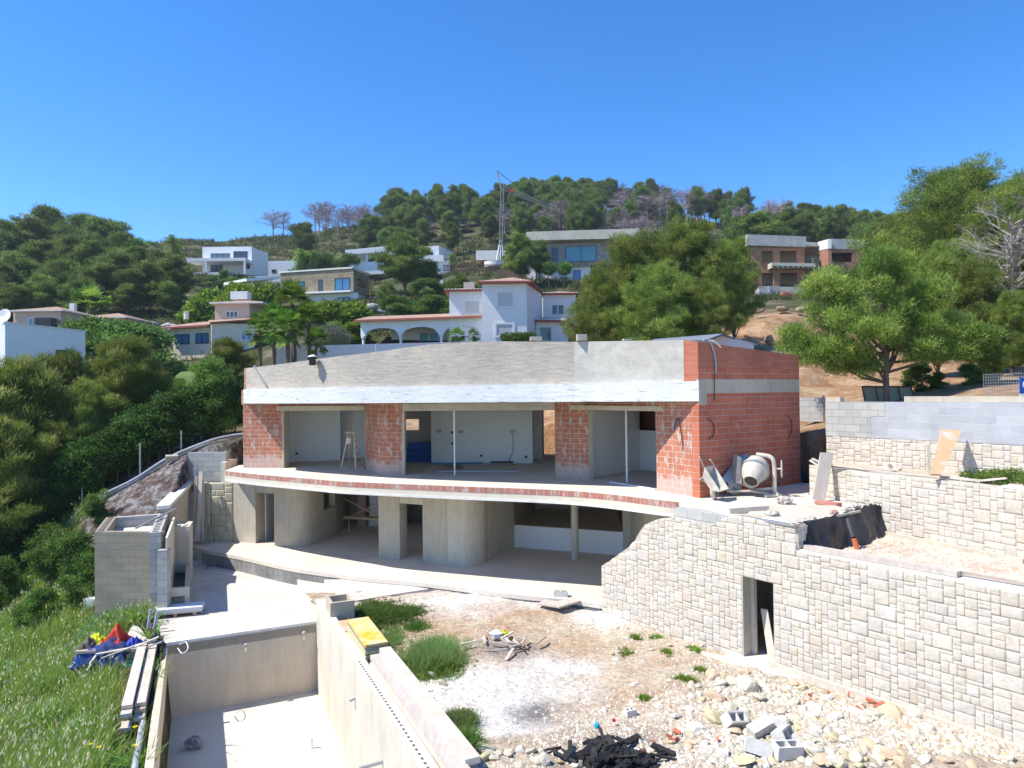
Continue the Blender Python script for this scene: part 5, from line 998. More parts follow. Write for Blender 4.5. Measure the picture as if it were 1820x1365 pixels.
# black bucket etc on block wall top
# concrete block + tiles near the terrace
bp = G(997, 1063, -3.0); 
def cblock(px, py, z, s=(.4, .2, .2), rz=0., rx=0., ry=0., label='', mat=None, holes=True):
    p = G(px, py, z); t_ = T('concrete_block', label, 'block', (p.x, p.y, z)); mb = MB(); L, W_, h = s; th = .03
    m_ = Matrix.Translation((p.x, p.y, z + h / 2)) @ Matrix.Rotation(rz, 4, 'Z') @ Matrix.Rotation(ry, 4, 'Y') @ Matrix.Rotation(rx, 4, 'X')
    def bx(cx, cy, cz, sx, sy, sz):
        vs = [m_ @ Vector((cx + a * sx / 2, cy + b * sy / 2, cz + c * sz / 2)) for a in (-1, 1) for b in (-1, 1) for c in (-1, 1)]; mb.add(vs, [(0, 1, 3, 2), (4, 6, 7, 5), (0, 4, 5, 1), (2, 3, 7, 6), (0, 2, 6, 4), (1, 5, 7, 3)])
    bx(0, -W_ / 2 + th / 2, 0, L, th, h); bx(0, W_ / 2 - th / 2, 0, L, th, h)
    for x in (-L / 2 + th / 2, 0, L / 2 - th / 2): bx(x, 0, 0, th, W_ - 2 * th, h - .002)
    if not holes: bx(0, 0, h / 2 - .012, L - 2 * th, W_ - 2 * th - .002, .02)
    mb.build('block_shell', mat or m_block_plain, t_); return t_
m_block_plain = M('block_concrete', (0.60, 0.58, 0.53), (0.50, 0.48, 0.44), 6, .95, .5)
cblock(997, 1063, -3.0, rz=-.15, label='upright hollow block beside the tiles at the terrace foot')
board(G(962, 1070, -3.0), G(1000, 1076, -3.0), .45, .04, m_wood_p, 'flat pinkish slab piece left of the hollow block', 'slab', name='slab')
board(G(985, 1077, -2.97), G(1024, 1066, -2.95), .4, .05, m_wood_p, 'tilted pinkish slab piece right under the hollow block', 'slab', name='slab')
for (px, py, rz, rx, ry, lab) in [(1306, 1290, .5, .7, .2, 'tilted grey hollow block at the left of the rubble block cluster'), (1352, 1306, .35, .25, -.3, 'largest pale grey block in the centre of the rubble cluster'), (1372, 1296, -.4, -.5, .3, 'grey block leaning behind the centre block of the cluster'), (1392, 1318, .9, 1.1, .1, 'broken grey block right of the cluster centre'), (1400, 1345, .15, .1, .05, 'flat hollow block lying lowest in the rubble cluster'), (1348, 1340, -.3, 1.2, .2, 'broken block half buried left of the lowest block')]:
    p_ = G(px, py, -2.9); z_ = float(yard_z(p_.x, p_.y)); p_ = G(px, py, z_); cblock(px, py, z_ + .02, (.42, .21, .21), rz, rx, ry, lab, None, not ('leaning' in lab or 'largest' in lab or 'half buried' in lab))
p_ = G(1120, 1272, -3.0); cblock(1120, 1272, float(yard_z(p_.x, p_.y)), (.2, .14, .12), .4, 0, 0, 'small broken block piece above the charred pile')
# burnt timber pile
rb = random.Random(21); pc = G(1088, 1338, -3.0)
for i in range(88):
    r_ = abs(rb.gauss(0, .42)); a = rb.uniform(0, 6.28); x = pc.x + r_ * 1.25 * math.cos(a); y = pc.y + r_ * .8 * math.sin(a) ; z = float(yard_z(x, y)) + .03 + max(0, .26 - r_ * .33) * rb.random() + .02
    L = rb.uniform(.18, .55); b = rb.uniform(0, 3.14); dz = rb.uniform(-.12, .12)
    board((x - L / 2 * math.cos(b), y - L / 2 * math.sin(b), z - dz * L), (x + L / 2 * math.cos(b), y + L / 2 * math.sin(b), z + dz * L), rb.uniform(.05, .11), rb.uniform(.025, .05), m_blackwood, 'charred broken piece of timber in the big burnt pile', 'charred wood', 'charred timber in the big burnt pile', 'charred_board', roll=rb.uniform(-.8, .8))
pc = G(905, 1142, -3.0)
for i in range(26):
    r_ = abs(rb.gauss(0, .4)); a = rb.uniform(0, 6.28); x = pc.x + r_ * 1.3 * math.cos(a); y = pc.y + r_ * .8 * math.sin(a); z = float(yard_z(x, y)) + .03 + rb.random() * .12; L = rb.uniform(.15, .6); b = rb.uniform(0, 3.14)
    board((x - L / 2 * math.cos(b), y - L / 2 * math.sin(b), z), (x + L / 2 * math.cos(b), y + L / 2 * math.sin(b), z + rb.uniform(-.04, .08)), rb.uniform(.02, .06), .03, rb.choice([m_blackwood, m_wood, m_wood, m_wood_l]), 'half burnt stick in the smaller ash heap', 'stick', 'sticks in the smaller ash heap', 'burnt_stick')
lump('rubbish_bag', m_white, 'white plastic bag on the smaller ash heap', 'bag', (*G(882, 1125, -2.95).xy, -2.98), (.16, .12, .1), 61)
lump('yellow_rag', M('yellow_rag', (.55, .5, .03)), 'yellow green rag on the smaller ash heap', 'rag', (*G(897, 1124, -2.95).xy, -2.98), (.12, .08, .07), 62)
lump('cyan_bottle', M('cyan_plastic', (.05, .4, .55)), 'small cyan plastic scrap on the charred pile', 'scrap', (*G(1061, 1297, -2.85).xy, -2.78), (.05, .05, .05), 63)
lump('red_scrap', M('red_plastic', (.6, .03, .03)), 'tiny red scrap above the charred pile', 'scrap', (*G(1091, 1280, -3).xy, -3.0), (.03, .03, .03), 64)
# ------------- stones
def rock_mesh(seed, flat=.6):
    import bmesh
    bm = bmesh.new(); bmesh.ops.create_icosphere(bm, subdivisions=2, radius=1); r_ = random.Random(seed); pl_ = [(Vector((r_.gauss(0, 1), r_.gauss(0, 1), r_.gauss(0, 1))).normalized(), r_.uniform(.5, .85)) for _ in range(9)]
    for v in bm.verts:
        for n_, d in pl_:
            k = v.co.dot(n_)
            if k > d: v.co -= n_ * (k - d)
        v.co += Vector((r_.gauss(0, 1), r_.gauss(0, 1), r_.gauss(0, 1))) * .025; v.co.z *= flat; v.co.x *= 1.15
    me = bpy.data.meshes.new('stone'); bm.to_mesh(me); bm.free(); return me
m_rock = []
for nm, c1, c2 in [('pale_limestone', (.56, .51, .41), (.47, .42, .32)), ('white_limestone', (.60, .57, .49), (.52, .48, .40)), ('tan_stone', (.56, .42, .28), (.50, .36, .24)), ('yellow_stone', (.58, .50, .30), (.50, .44, .27))]: m_rock.append(M(nm, c1, c2, 3, .95, .6, fine=9))
rmeshes = []
for i in range(14):
    me = rock_mesh(100 + i, random.uniform(.5, .8)); me.materials.append(m_rock[[0, 1, 0, 0, 2, 1, 3][i % 7]]); rmeshes.append(me)
sr = random.Random(33); placed = []
def stone(px, py, s, me=None, label=None, group='loose stones of the rubble heap', lift=.25):
    p = G(px, py, -3.0); z = float(yard_z(p.x, p.y)); p = G(px, py, z)
    if sdist(np.array([p.x]), np.array([p.y]), yard_poly)[0] > -.12: return
    i_ = sr.randrange(14) if me is None else me
    o = bpy.data.objects.new('stone', rmeshes[i_]); col.objects.link(o); o.location = (p.x, p.y, z + s * lift * .7); o.scale = (s * sr.uniform(.85, 1.3), s * sr.uniform(.8, 1.1), s * sr.uniform(.7, 1.1)); o.rotation_euler = (sr.uniform(-.4, .4), sr.uniform(-.4, .4), sr.uniform(0, 6.3))
    kind = ['pale', 'white', 'pale', 'pale', 'tan', 'white', 'yellowish'][i_ % 7]
    tag(o, label or f'{kind} angular limestone lump scattered in the rubble on the yard', 'stone', group if label else f'{kind} stones scattered on the yard'); return o
big = [(1268, 1204, .16, 4, 'tan lump of stone alone above the rubble heap'), (1326, 1197, .10, 4, 'round brown stone near the wall footing'), (1330, 1222, .26, 0, 'large cream boulder at the top of the rubble heap'), (1300, 1212, .15, 0, 'squared cream stone left of the large cream boulder'), (1279, 1217, .13, 1, 'white squared stone left in the rubble top'), (1584, 1275, .26, 4, 'big brown white boulder below the wall doorway side'), (1525, 1270, .2, 1, 'bright white lump beside the big boulder'), (1540, 1285, .17, 1, 'white boulder in front of the bright lump'), (1628, 1272, .2, 0, 'slanted cream slab of stone at the wall footing'), (1650, 1300, .18, 0, 'cream stone at the right foot of the wall'), (1545, 1325, .13, 4, 'round tan boulder in the lower right rubble'), (1580, 1345, .15, 4, 'large tan boulder near the bottom picture edge'), (1605, 1360, .15, 4, 'tan boulder cut by the bottom picture edge'), (1410, 1217, .13, 4, 'reddish brown stone under the wall footing'), (1095, 1173, .1, 1, 'white oval stone alone in the middle of the yard'), (788, 1215, .13, 3, 'yellowish flat stone beside the lime patch'), (860, 1335, .2, 3, 'yellow brown stone at the lower left of the yard'), (905, 1340, .12, 3, 'small yellowish stone right of the lower left one'), (960, 1355, .14, 0, 'pale stone left of the charred pile bottom'), (730, 1203, .12, 1, 'white stone at the corner of the weeds'), (746, 1202, .1, 1, 'second white stone at the corner of the weeds'), (768, 1200, .1, 0, 'third pale stone behind the panels'), (728, 1230, .1, 0, 'pale stone close to the long planks'), (1690, 1320, .16, 0, 'cream stone toward the right picture edge'), (1460, 1345, .14, 2, 'cream block of stone under the block cluster')]
for b_i in big: stone(b_i[0], b_i[1], b_i[2], b_i[3], b_i[4], None)
for o in [o for o in col.objects if o.get('group', 1) is None]: del o['group']
n_ = 0
while n_ < 270:
    px = sr.uniform(1040, 1815); py = sr.uniform(1150, 1364); line = 1085 + (px - 1065) * .33
    wgt = np.clip((py - 1195) / 80, 0, 1) * np.clip((px - 1060) / 220, .1, 1)
    if py < line + 12 or sr.random() > wgt: continue
    if px < 1190 and py > 1270: continue
    stone(px, py, min(.17, .055 * math.exp(abs(sr.gauss(0, .55))))); n_ += 1
for i in range(26): stone(sr.uniform(850, 1040), sr.uniform(1325, 1364), sr.uniform(.05, .12))
for i in range(14): stone(sr.uniform(1080, 1250), 1110 + sr.uniform(0, 60), sr.uniform(.04, .1))
# red brick fragments
m_redfrag = M('red_fragment', (.50, .16, .09), (.42, .13, .08), 4)
for i in range(26):
    px, py = sr.choice([(1440, 1245), (1490, 1235), (1200, 1300), (1180, 1320), (1300, 1310), (1560, 1262), (1430, 1325)]); px += sr.gauss(0, 22); py += sr.gauss(0, 10)
    p = G(px, py, -2.98); z = float(yard_z(p.x, p.y)); 
    if sdist(np.array([p.x]), np.array([p.y]), yard_poly)[0] > -.2: continue
    L = sr.uniform(.05, .13); a = sr.uniform(0, 3.1); board((p.x, p.y, z + .04), (p.x + L * math.cos(a), p.y + L * math.sin(a), z + .04 + sr.uniform(-.02, .05)), L * .6, .04, m_redfrag, 'broken red brick fragment in the rubble', 'brick fragment', 'red brick fragments in the rubble', 'brick_fragment', roll=sr.uniform(-.5, .5))
# gravel: uncountable small chips
def gravel():
    n = 14000; r2 = np.random.default_rng(3); px = r2.uniform(700, 1819, n * 3); py = r2.uniform(1050, 1364, n * 3)
    d = np.stack([ray(a, b) for a, b in [(0, 0)]]) if False else None
    Fv, Rv, Uv = np.array(F_), np.array(R_), np.array(U_); D = Fv * FPX + Rv * (px - 910)[:, None] + Uv * (682.5 - py)[:, None]; t = (-3.02 - 2.8) / D[:, 2]; X = D[:, 0] * t; Y = D[:, 1] * t
    den = np.clip((px - 1080) / 250 + (py - 1220) / 120 + vnoise(X, Y, 1.1, 51) * 1.6, .10, 1); den = np.maximum(den, (np.abs(py - (1100 + (px - 1065) * .34)) < 22) * (px > 1090) * .7)
    ok = (r2.random(len(px)) < den) & (sdist(X, Y, yard_poly) < -.02); X = X[ok][:n]; Y = Y[ok][:n]; m_ = len(X); Z = yard_z(X, Y); s = np.minimum(.05, .013 * np.exp(np.abs(r2.normal(0, .6, m_))))
    base = np.array([[1, 0, 0], [-.3, 1, 0], [-.8, -.4, 0], [.4, -.9, 0], [.1, .1, .9], [-.3, -.2, .7]]); fc = np.array([[0, 1, 4], [1, 5, 4], [1, 2, 5], [2, 3, 5], [3, 4, 5], [3, 0, 4]])
    ang = r2.uniform(0, 6.28, m_); ca_, sa_ = np.cos(ang), np.sin(ang); B = base[None] * r2.uniform(.7, 1.3, (m_, 6, 3)); bx = B[..., 0] * ca_[:, None] - B[..., 1] * sa_[:, None]; by = B[..., 0] * sa_[:, None] + B[..., 1] * ca_[:, None]
    V = np.stack([X[:, None] + bx * s[:, None], Y[:, None] + by * s[:, None], Z[:, None] - .005 + B[..., 2] * s[:, None]], -1).reshape(-1, 3); Fq = (fc[None] + (np.arange(m_) * 6)[:, None, None]).reshape(-1, 3)
    m = attrmat('gravel_chips', [(0, (.42, .32, .23)), (.3, (.52, .44, .35)), (.7, (.60, .55, .46)), (1, (.66, .63, .56))], fine=60)
    tag(nmesh('gravel', V, Fq, m, dict(tint=np.repeat(r2.random(m_), 6))), 'pale gravel and stone chips strewn over the yard', 'gravel', kind='stuff')
gravel()
def rubble():
    r2 = np.random.default_rng(8); n = 5200; px = r2.uniform(1080, 1819, n); py = r2.uniform(1180, 1364, n); line = 1085 + (px - 1065) * .33
    D = np.array(F_) * FPX + np.array(R_) * (px - 910)[:, None] + np.array(U_) * (682.5 - py)[:, None]; t = (-2.98 - 2.8) / D[:, 2]; X = D[:, 0] * t; Y = D[:, 1] * t
    den = np.clip((px - 1140) / 200, 0, 1) * np.clip((py - line - 8) / 40, 0, 1) * np.clip(.55 + vnoise(X, Y, 1.2, 55) * 1.3, .12, 1)
    ok = (r2.random(n) < den) & (sdist(X, Y, yard_poly) < -.06); X, Y = X[ok], Y[ok]; m_ = len(X); s = np.minimum(.085, .032 * np.exp(np.abs(r2.normal(0, .45, m_)))); Z = yard_z(X, Y)
    B0 = np.array([[1, .1, .05], [.5, .85, 0], [-.5, .9, .1], [-1, .05, 0], [-.45, -.85, .05], [.6, -.8, .1], [.55, .1, .75], [-.1, .5, .8], [-.5, -.15, .7], [.1, -.5, .78]]); fc = np.array([[0, 1, 6], [1, 7, 6], [1, 2, 7], [2, 3, 7], [3, 8, 7], [3, 4, 8], [4, 9, 8], [4, 5, 9], [5, 6, 9], [5, 0, 6], [6, 7, 8], [6, 8, 9]])
    B = B0[None] * r2.uniform(.7, 1.25, (m_, 10, 3)); a = r2.uniform(0, 6.28, m_)[:, None]; bx = B[..., 0] * np.cos(a) - B[..., 1] * np.sin(a); by = B[..., 0] * np.sin(a) + B[..., 1] * np.cos(a); bz = B[..., 2] + bx * r2.uniform(-.3, .3, (m_, 1))
    V = np.stack([X[:, None] + bx * s[:, None], Y[:, None] + by * s[:, None], Z[:, None] + bz * s[:, None]], -1).reshape(-1, 3); Fq = (fc[None] + (np.arange(m_) * 10)[:, None, None]).reshape(-1, 3)
    m = attrmat('rubble_chips', [(0, (.42, .33, .24)), (.15, (.50, .44, .34)), (.6, (.56, .51, .42)), (.9, (.60, .57, .50)), (1, (.50, .46, .28))], fine=20)
    tag(nmesh('rubble', V, Fq, m, dict(tint=np.repeat(r2.random(m_), 10))), 'dense angular limestone rubble spread along the foot of the long stone wall', 'rubble', kind='stuff')
rubble()
def gravel2():
    r2 = np.random.default_rng(5); n = 9000; X = r2.uniform(5.8, 13, n); Y = r2.uniform(7, 17.3, n); ok = sdist(X, Y, g_) < -.05; X, Y = X[ok], Y[ok]; m_ = len(X); s = np.minimum(.05, .016 * np.exp(np.abs(r2.normal(0, .5, m_)))); Z = np.full(m_, -.60) + vnoise(X, Y, .5, 31) * .07 + vnoise(X, Y, .2, 32) * .06 - .02
    base = np.array([[1, 0, 0], [-.3, 1, 0], [-.8, -.4, 0], [.4, -.9, 0], [.1, .1, .9], [-.3, -.2, .7]]); fc = np.array([[0, 1, 4], [1, 5, 4], [1, 2, 5], [2, 3, 5], [3, 4, 5], [3, 0, 4]])
    B = base[None] * r2.uniform(.7, 1.3, (m_, 6, 3)); V = np.stack([X[:, None] + B[..., 0] * s[:, None], Y[:, None] + B[..., 1] * s[:, None], Z[:, None] + B[..., 2] * s[:, None]], -1).reshape(-1, 3); Fq = (fc[None] + (np.arange(m_) * 6)[:, None, None]).reshape(-1, 3)
    tag(nmesh('gravel', V, Fq, bpy.data.materials['gravel_chips'], dict(tint=np.repeat(r2.random(m_), 6))), 'stones strewn on the pinkish terrace between the pale walls', 'gravel', kind='stuff')
gravel2()
# ================================================================== HOUSES ON THE HILL
class Fac:
    """vertical facade plane through two photo columns at given depths; features are set by photo pixels"""
    def __init__(s, pxa, Ya, pxb, Yb):
        a = Vector(XY(pxa, Ya)); b = Vector(XY(pxb, Yb)); s.a = a; s.d = (b - a).normalized(); s.n = Vector((-s.d.y, s.d.x))   # n points away from the camera
        s.L = (b - a).length
    def uz(s, px, py):
        d = ray(px, py); nx, ny = s.n; t = (s.a.x * nx + s.a.y * ny) / (d.x * nx + d.y * ny); p = CAM + d * t
        return ((p.x - s.a.x) * s.d.x + (p.y - s.a.y) * s.d.y, p.z)
    def pt(s, u, o): q = s.a + s.d * u + s.n * o; return (q.x, q.y)
    def rect(s, x0, y0, x1, y1):
        xm, ym = (x0 + x1) / 2, (y0 + y1) / 2; u0 = s.uz(x0, ym)[0]; u1 = s.uz(x1, ym)[0]; z1 = s.uz(xm, y0)[1]; z0 = s.uz(xm, y1)[1]; return u0, u1, z0, z1
    def box(s, mb, x0, y0, x1, y1, o0, o1):
        u0, u1, z0, z1 = s.rect(x0, y0, x1, y1); mb.wall([s.pt(u0, o0), s.pt(u1, o0)], z0, z1, o1 - o0); return mb
    def boxu(s, mb, u0, u1, z0, z1, o0, o1): mb.wall([s.pt(u0, o0), s.pt(u1, o0)], z0, z1, o1 - o0); return mb
    def win(s, par, x0, y0, x1, y1, glass=None, frame=None, mull=1, fw=.07, nm='window'):
        u0, u1, z0, z1 = s.rect(x0, y0, x1, y1); f = MB()
        for (a, b, c, d) in [(u0, u1, z0, z0 + fw), (u0, u1, z1 - fw, z1), (u0, u0 + fw, z0 + fw, z1 - fw), (u1 - fw, u1, z0 + fw, z1 - fw)] + [(u0 + (u1 - u0) * k / (mull + 1) - fw / 2, u0 + (u1 - u0) * k / (mull + 1) + fw / 2, z0 + fw, z1 - fw) for k in range(1, mull + 1)]: s.boxu(f, a, b, c, d, -.05, .02)
        fo = f.build(nm, frame or m_dark, par); fo['_w'] = 1; g = MB(); s.boxu(g, u0 + .02, u1 - .02, z0 + .02, z1 - .02, -.01, .03); g.build('pane', glass or m_glass, fo); return fo
def part(name, mat, par, fn): mb = MB(); fn(mb); return mb.build(name, mat, par)
def hroof(par, fac, x0, x1, ye, over, depth, rise, mat=m_tile, eave=True, yb=None):
    """hipped tile roof over a rectangular block"""
    u0 = fac.uz(x0, ye)[0]; u1 = fac.uz(x1, yb or ye)[0]; z = fac.uz((x0 + x1) / 2, ((ye + (yb or ye)) / 2))[1]; a = [fac.pt(u0, -over), fac.pt(u1, -over), fac.pt(u1, depth), fac.pt(u0, depth)]
    w_ = min((u1 - u0) / 2, (depth + over) / 2) * .98; r0 = fac.pt(u0 + w_, -over + (depth + over) / 2); r1 = fac.pt(u1 - w_, -over + (depth + over) / 2)
    V = [(*p, z) for p in a] + [(*p, z + .12) for p in a] + [(*r0, z + .12 + rise), (*r1, z + .12 + rise)]
    mb = MB(); mb.add(V, [(4, 5, 9, 8), (5, 6, 9), (6, 7, 8, 9), (7, 4, 8)]); ro = mb.build('roof', mat, par); ro['_w'] = 1
    mb = MB(); mb.add(V[:8], [(3, 2, 1, 0), (0, 1, 5, 4), (1, 2, 6, 5), (2, 3, 7, 6), (3, 0, 4, 7)]); mb.build('eave', m_tile_red if eave else m_coping, ro)
    # row of tile ends along the front
    if eave:
        mb = MB(); k = u0 + .1
        while k < u1 - .1: p = fac.pt(k, -over - .02); mb.box(p[0], p[1], z + .14, .12, .14, .07, math.atan2(fac.d.y, fac.d.x)); k += .26
        mb.build('tile_row', m_coping, ro)
    return ro
def hs_(name, label, cat='house', px=900, Y=60, py=600): p = A(px, py, Y); return T(name, label, cat, p)

# --- white mediterranean villa
v = hs_('white_villa', 'white villa with arcade, square tower and tiled roofs behind the building site', 'villa', 860, 56, 620)
Ft = Fac(857, 54, 937, 54); Fs = Fac(936.5, 54, 966, 60)
u0, u1, z0, z1 = Ft.rect(857.5, 501, 936.5, 640)
part('tower', m_white, v, lambda m: m.prism([Ft.pt(u0, 0), Ft.pt(u1, 0), XY(966, 60), (XY(966, 60)[0] - (u1 - u0), 60.2)], z0, z1))
tr_ = MB(); e = [Ft.pt(u0 - .4, -.5), Ft.pt(u1 + .4, -.5), XY(969.5, 60.5), (XY(966, 60)[0] - (u1 - u0) - .4, 60.7)]; cx_ = (sum(p[0] for p in e) / 4, sum(p[1] for p in e) / 4)
tr_.add([(*p, z1) for p in e] + [(*cx_, z1 + .85)], [(0, 1, 4), (1, 2, 4), (2, 3, 4), (3, 0, 4)]); ro = tr_.build('roof', m_tile, v); ro['_w'] = 1
part('eave', m_tile_red, ro, lambda m: m.prism(e, z1 - .14, z1 - .003))
Ft.win(v, 881, 516.5, 914.5, 548, m_shutter, m_white, 0, .16); Ft.win(v, 879, 573, 915, 600, m_shutter, m_white, 0, .16)
Fw = Fac(799, 56, 858.5, 56); part('wing', m_white, v, lambda m: Fw.box(m, 799, 518, 858.4, 640, 0, 5)); hroof(v, Fw, 790, 862, 518, .4, 5.2, .5); Fw.win(v, 824, 532, 855, 560, m_shutter, m_white, 0, .15)
Fa = Fac(642, 58, 859, 55.5)
def arc(mb):
    zA = Fa.uz(643, 571.5)[1]; zB = Fa.uz(858, 563.5)[1]; zt = lambda u: zA + (zB - zA) * max(0, min(1, u / Fa.L))
    for k, (x0, x1, yt, ysp) in enumerate([(649, 708, 583, 595), (714, 779, 581, 594), (787, 853, 579, 593)]):
        a = Fa.uz(x0, ysp)[0]; b = Fa.uz(x1, ysp)[0]; zs = Fa.uz((x0 + x1) / 2, ysp)[1]; zc = Fa.uz((x0 + x1) / 2, yt)[1]; N = 12
        for i in range(N):
            t0, t1 = i / N, (i + 1) / N; f = lambda t: zs + (zc - zs) * math.sqrt(max(0, 1 - (2 * t - 1) ** 2)); p0 = Fa.pt(a + (b - a) * t0, 0); p1 = Fa.pt(a + (b - a) * t1, 0); mb.wall([p0, p1], [f(t0), f(t1)], [zt(a + (b - a) * t0), zt(a + (b - a) * t1)], .35)
    for (x0, x1) in [(641, 649), (708, 714), (779, 787), (853, 859)]: mb.wall([Fa.pt(Fa.uz(x0, 590)[0], 0), Fa.pt(Fa.uz(x1, 590)[0], 0)], Fa.uz(750, 594)[1], [zt(Fa.uz(x0, 590)[0]), zt(Fa.uz(x1, 590)[0])], .35)
part('arcade', m_white, v, arc)
for x0, x1 in [(641.5, 647.5), (708.5, 713.5), (780, 786), (853, 858.5)]: c_ = MB(); um = (Fa.uz(x0, 600)[0] + Fa.uz(x1, 600)[0]) / 2; q = Fa.pt(um, .17); zc_ = Fa.uz(750, 594)[1]; c_.lathe([(.13, zc_ - 2.2), (.12, zc_ - .25), (.2, zc_ - .15), (.2, zc_)], Matrix.Translation((q[0], q[1], 0)), 10); c_.build('column', m_white, v)
part('gallery_wall', m_white, v, lambda m: Fa.box(m, 668, 574, 859, 640, 3.2, 3.4)); Fb = Fac(642, 61, 859, 58.7)
Fb.win(v, 745, 591, 780, 620, m_glass_t, m_white, 1); Fb.win(v, 790, 589, 850, 620, m_glass_t, m_white, 2)
part('gallery_ceiling', m_white, v, lambda m: Fa.boxu(m, 0, Fa.L, Fa.uz(750, 574)[1] - .1, Fa.uz(750, 572)[1] - .01, .36, 4.2)); part('gallery_end', m_cream, v, lambda m: Fa.boxu(m, 0, .3, Fa.uz(750, 640)[1], Fa.uz(750, 574)[1] - .11, .37, 4.2)) if False else None
def pent(par, fac, x0, y0, x1, y1, over, back, rise):
    a = fac.uz(x0, y0); b = fac.uz(x1, y1); z = (a[1] + b[1]) / 2; m = MB(); A_ = fac.pt(a[0], -over); B_ = fac.pt(b[0], -over); C_ = fac.pt(b[0], back); D_ = fac.pt(a[0], back)
    m.add([(*A_, a[1]), (*B_, b[1]), (*C_, b[1] + rise), (*D_, a[1] + rise)] + [(*A_, a[1] - .12), (*B_, b[1] - .12), (*C_, b[1] + rise - .12), (*D_, a[1] + rise - .12)], [(0, 1, 2, 3), (7, 6, 5, 4), (4, 5, 1, 0), (5, 6, 2, 1), (6, 7, 3, 2), (7, 4, 0, 3)])
    r = m.build('roof', m_tile, par); r['_w'] = 1; m = MB(); m.wall([fac.pt(a[0], -over - .02), fac.pt(b[0], -over - .02)], [a[1] - .16, b[1] - .16], [a[1] - .02, b[1] - .02], .05); m.build('eave', m_tile_red, r); return r
pent(v, Fa, 634, 569.5, 859, 561.5, .5, 2.2, .55); part('roof_parapet', m_white, v, lambda m: Fa.box(m, 714, 553.5, 858, 562, 2.3, 2.5))
Fr = Fac(965, 60, 1024, 60); part('side_wing', m_white, v, lambda m: Fr.box(m, 966, 524, 1024, 640, 0, 4.5)); hroof(v, Fr, 964, 1030, 524, .4, 4.8, .5); Fr.win(v, 980, 541, 1003, 560, m_glass_d, m_white, 1)
Fq_ = Fac(950, 57, 992, 57); part('porch', m_white, v, lambda m: Fq_.box(m, 953, 566, 1010, 640, 0, 2.8)); pent(v, Fq_, 950, 569, 1012, 570, .3, 2.6, .5); Fq_.win(v, 959, 581, 980, 606, m_glass_d, m_white, 0, .05, 'door')
c_ = MB(); p = A(834, 510, 58); c_.box(p.x, p.y, p.z, .9, .6, .7); c_.build('chimney', m_wood_p, v)
# bluish white garden wall in front of the villa
Fg = Fac(480, 44, 860, 46); gw = T('garden_wall', 'long white terrace wall with bluish shade in front of the arcaded villa', 'wall', (*XY(650, 44), 3)); part('wall', m_white, gw, lambda m: m.wall([XY(552, 43), XY(640, 45), XY(875, 48)], 1.0, [zat(552, 614, 43), zat(640, 612, 45), zat(875, 606, 48)], .25)); part('wall', m_white, gw, lambda m: m.wall([XY(486, 42), XY(551, 43)], 1.0, [zat(486, 615, 42), zat(551, 614.5, 43)], .25))
for px in (511, 575, 572, 575):
    if px == 511: c_ = MB(); q = XY(px, 41.5); c_.box(q[0], q[1], zat(px, 625, 41.5), .1, .1, 1.9); one('white_post', c_, m_white, 'thin white post before the palms at the left of the garden wall', 'post')
# grey house roof peeping behind the brick corner
gh = T('grey_outbuilding', 'low grey gabled outbuilding peeping over the brick parapet corner', 'outbuilding', (*XY(1285, 30), 0)); p0 = A(1165, 606, 30); pk = A(1284, 593, 28.8); p3 = A(1345, 613, 30)
c_ = MB(); c_.add([A(1165, 608, 27.5), A(1255, 604, 27), pk, A(1275, 593.5, 33), A(1160, 603, 33), p3 + Vector((0, 0, 0)), A(1345, 612, 34)], [(0, 1, 2, 3, 4), (2, 5, 6, 3)]); o_ = c_.build('roof', M('slate_roof', (.16, .18, .21), (.2, .22, .26)), gh); md = o_.modifiers.new('t', 'SOLIDIFY'); md.thickness = .08
c_ = MB(); c_.add([A(1245, 607, 28.8), A(1284, 595.5, 29), A(1340, 612, 29.6), A(1340, 700, 29.6), A(1245, 700, 28.8)], [(4, 3, 2, 1, 0)]); o_ = c_.build('gable_wall', m_white, gh); md = o_.modifiers.new('t', 'SOLIDIFY'); md.thickness = .2

# --- white box house left
h = hs_('white_box_house', 'plain white box house half hidden by the left pines', 'house', 60, 42, 640); Fx = Fac(9, 40, 151.5, 44); 
a_ = Fx.uz(9, 574); b_2 = Fx.uz(151.5, 589.5)
part('wall', m_white, h, lambda m: m.prism([Fx.pt(a_[0], 0), Fx.pt(b_2[0], 0), Fx.pt(b_2[0], 8), Fx.pt(a_[0] - 0.6, 8)], -1, [a_[1], b_2[1], b_2[1], a_[1]]))
part('coping', m_coping, h, lambda m: m.wall([Fx.pt(a_[0] - .05, -.05), Fx.pt(b_2[0] + .05, -.05)], [a_[1] + .003, b_2[1] + .003], [a_[1] + .08, b_2[1] + .08], .3))
Fx.win(h, 99, 622, 117, 648, m_glass_d, m_dark, 0); part('white_annex', m_white, h, lambda m: m.prism([XY(-60, 41), XY(7.5, 40.6), (XY(7.5, 40.6)[0], 47), (XY(-60, 41)[0], 47)], -1, zat(5, 571, 40.6)))
c_ = MB(); q = A(82, 574, 43.5)
for k in range(7): c_.box(q.x, q.y, q.z - .28 + k * .09, 1.08, .7, .05)
c_.box(q.x, q.y, q.z, .98, .6, .6); one('air_conditioner', c_, m_dark, 'dark louvred air conditioner on the white box house roof', 'air conditioner')
c_ = MB(); q = A(8, 561, 43); c_.lathe([(0, -.05), (.25, -.03), (.42, .05), (.40, .07), (0, -.02)], Matrix.Translation(q) @ Matrix.Rotation(R(75), 4, 'X'), 18); c_.tube([q + Vector((0, .1, 0)), q + Vector((0, .3, -.6))], .03, 6); one('satellite_dish', c_, m_coping, 'pale satellite dish on the roof at the left picture edge', 'dish')

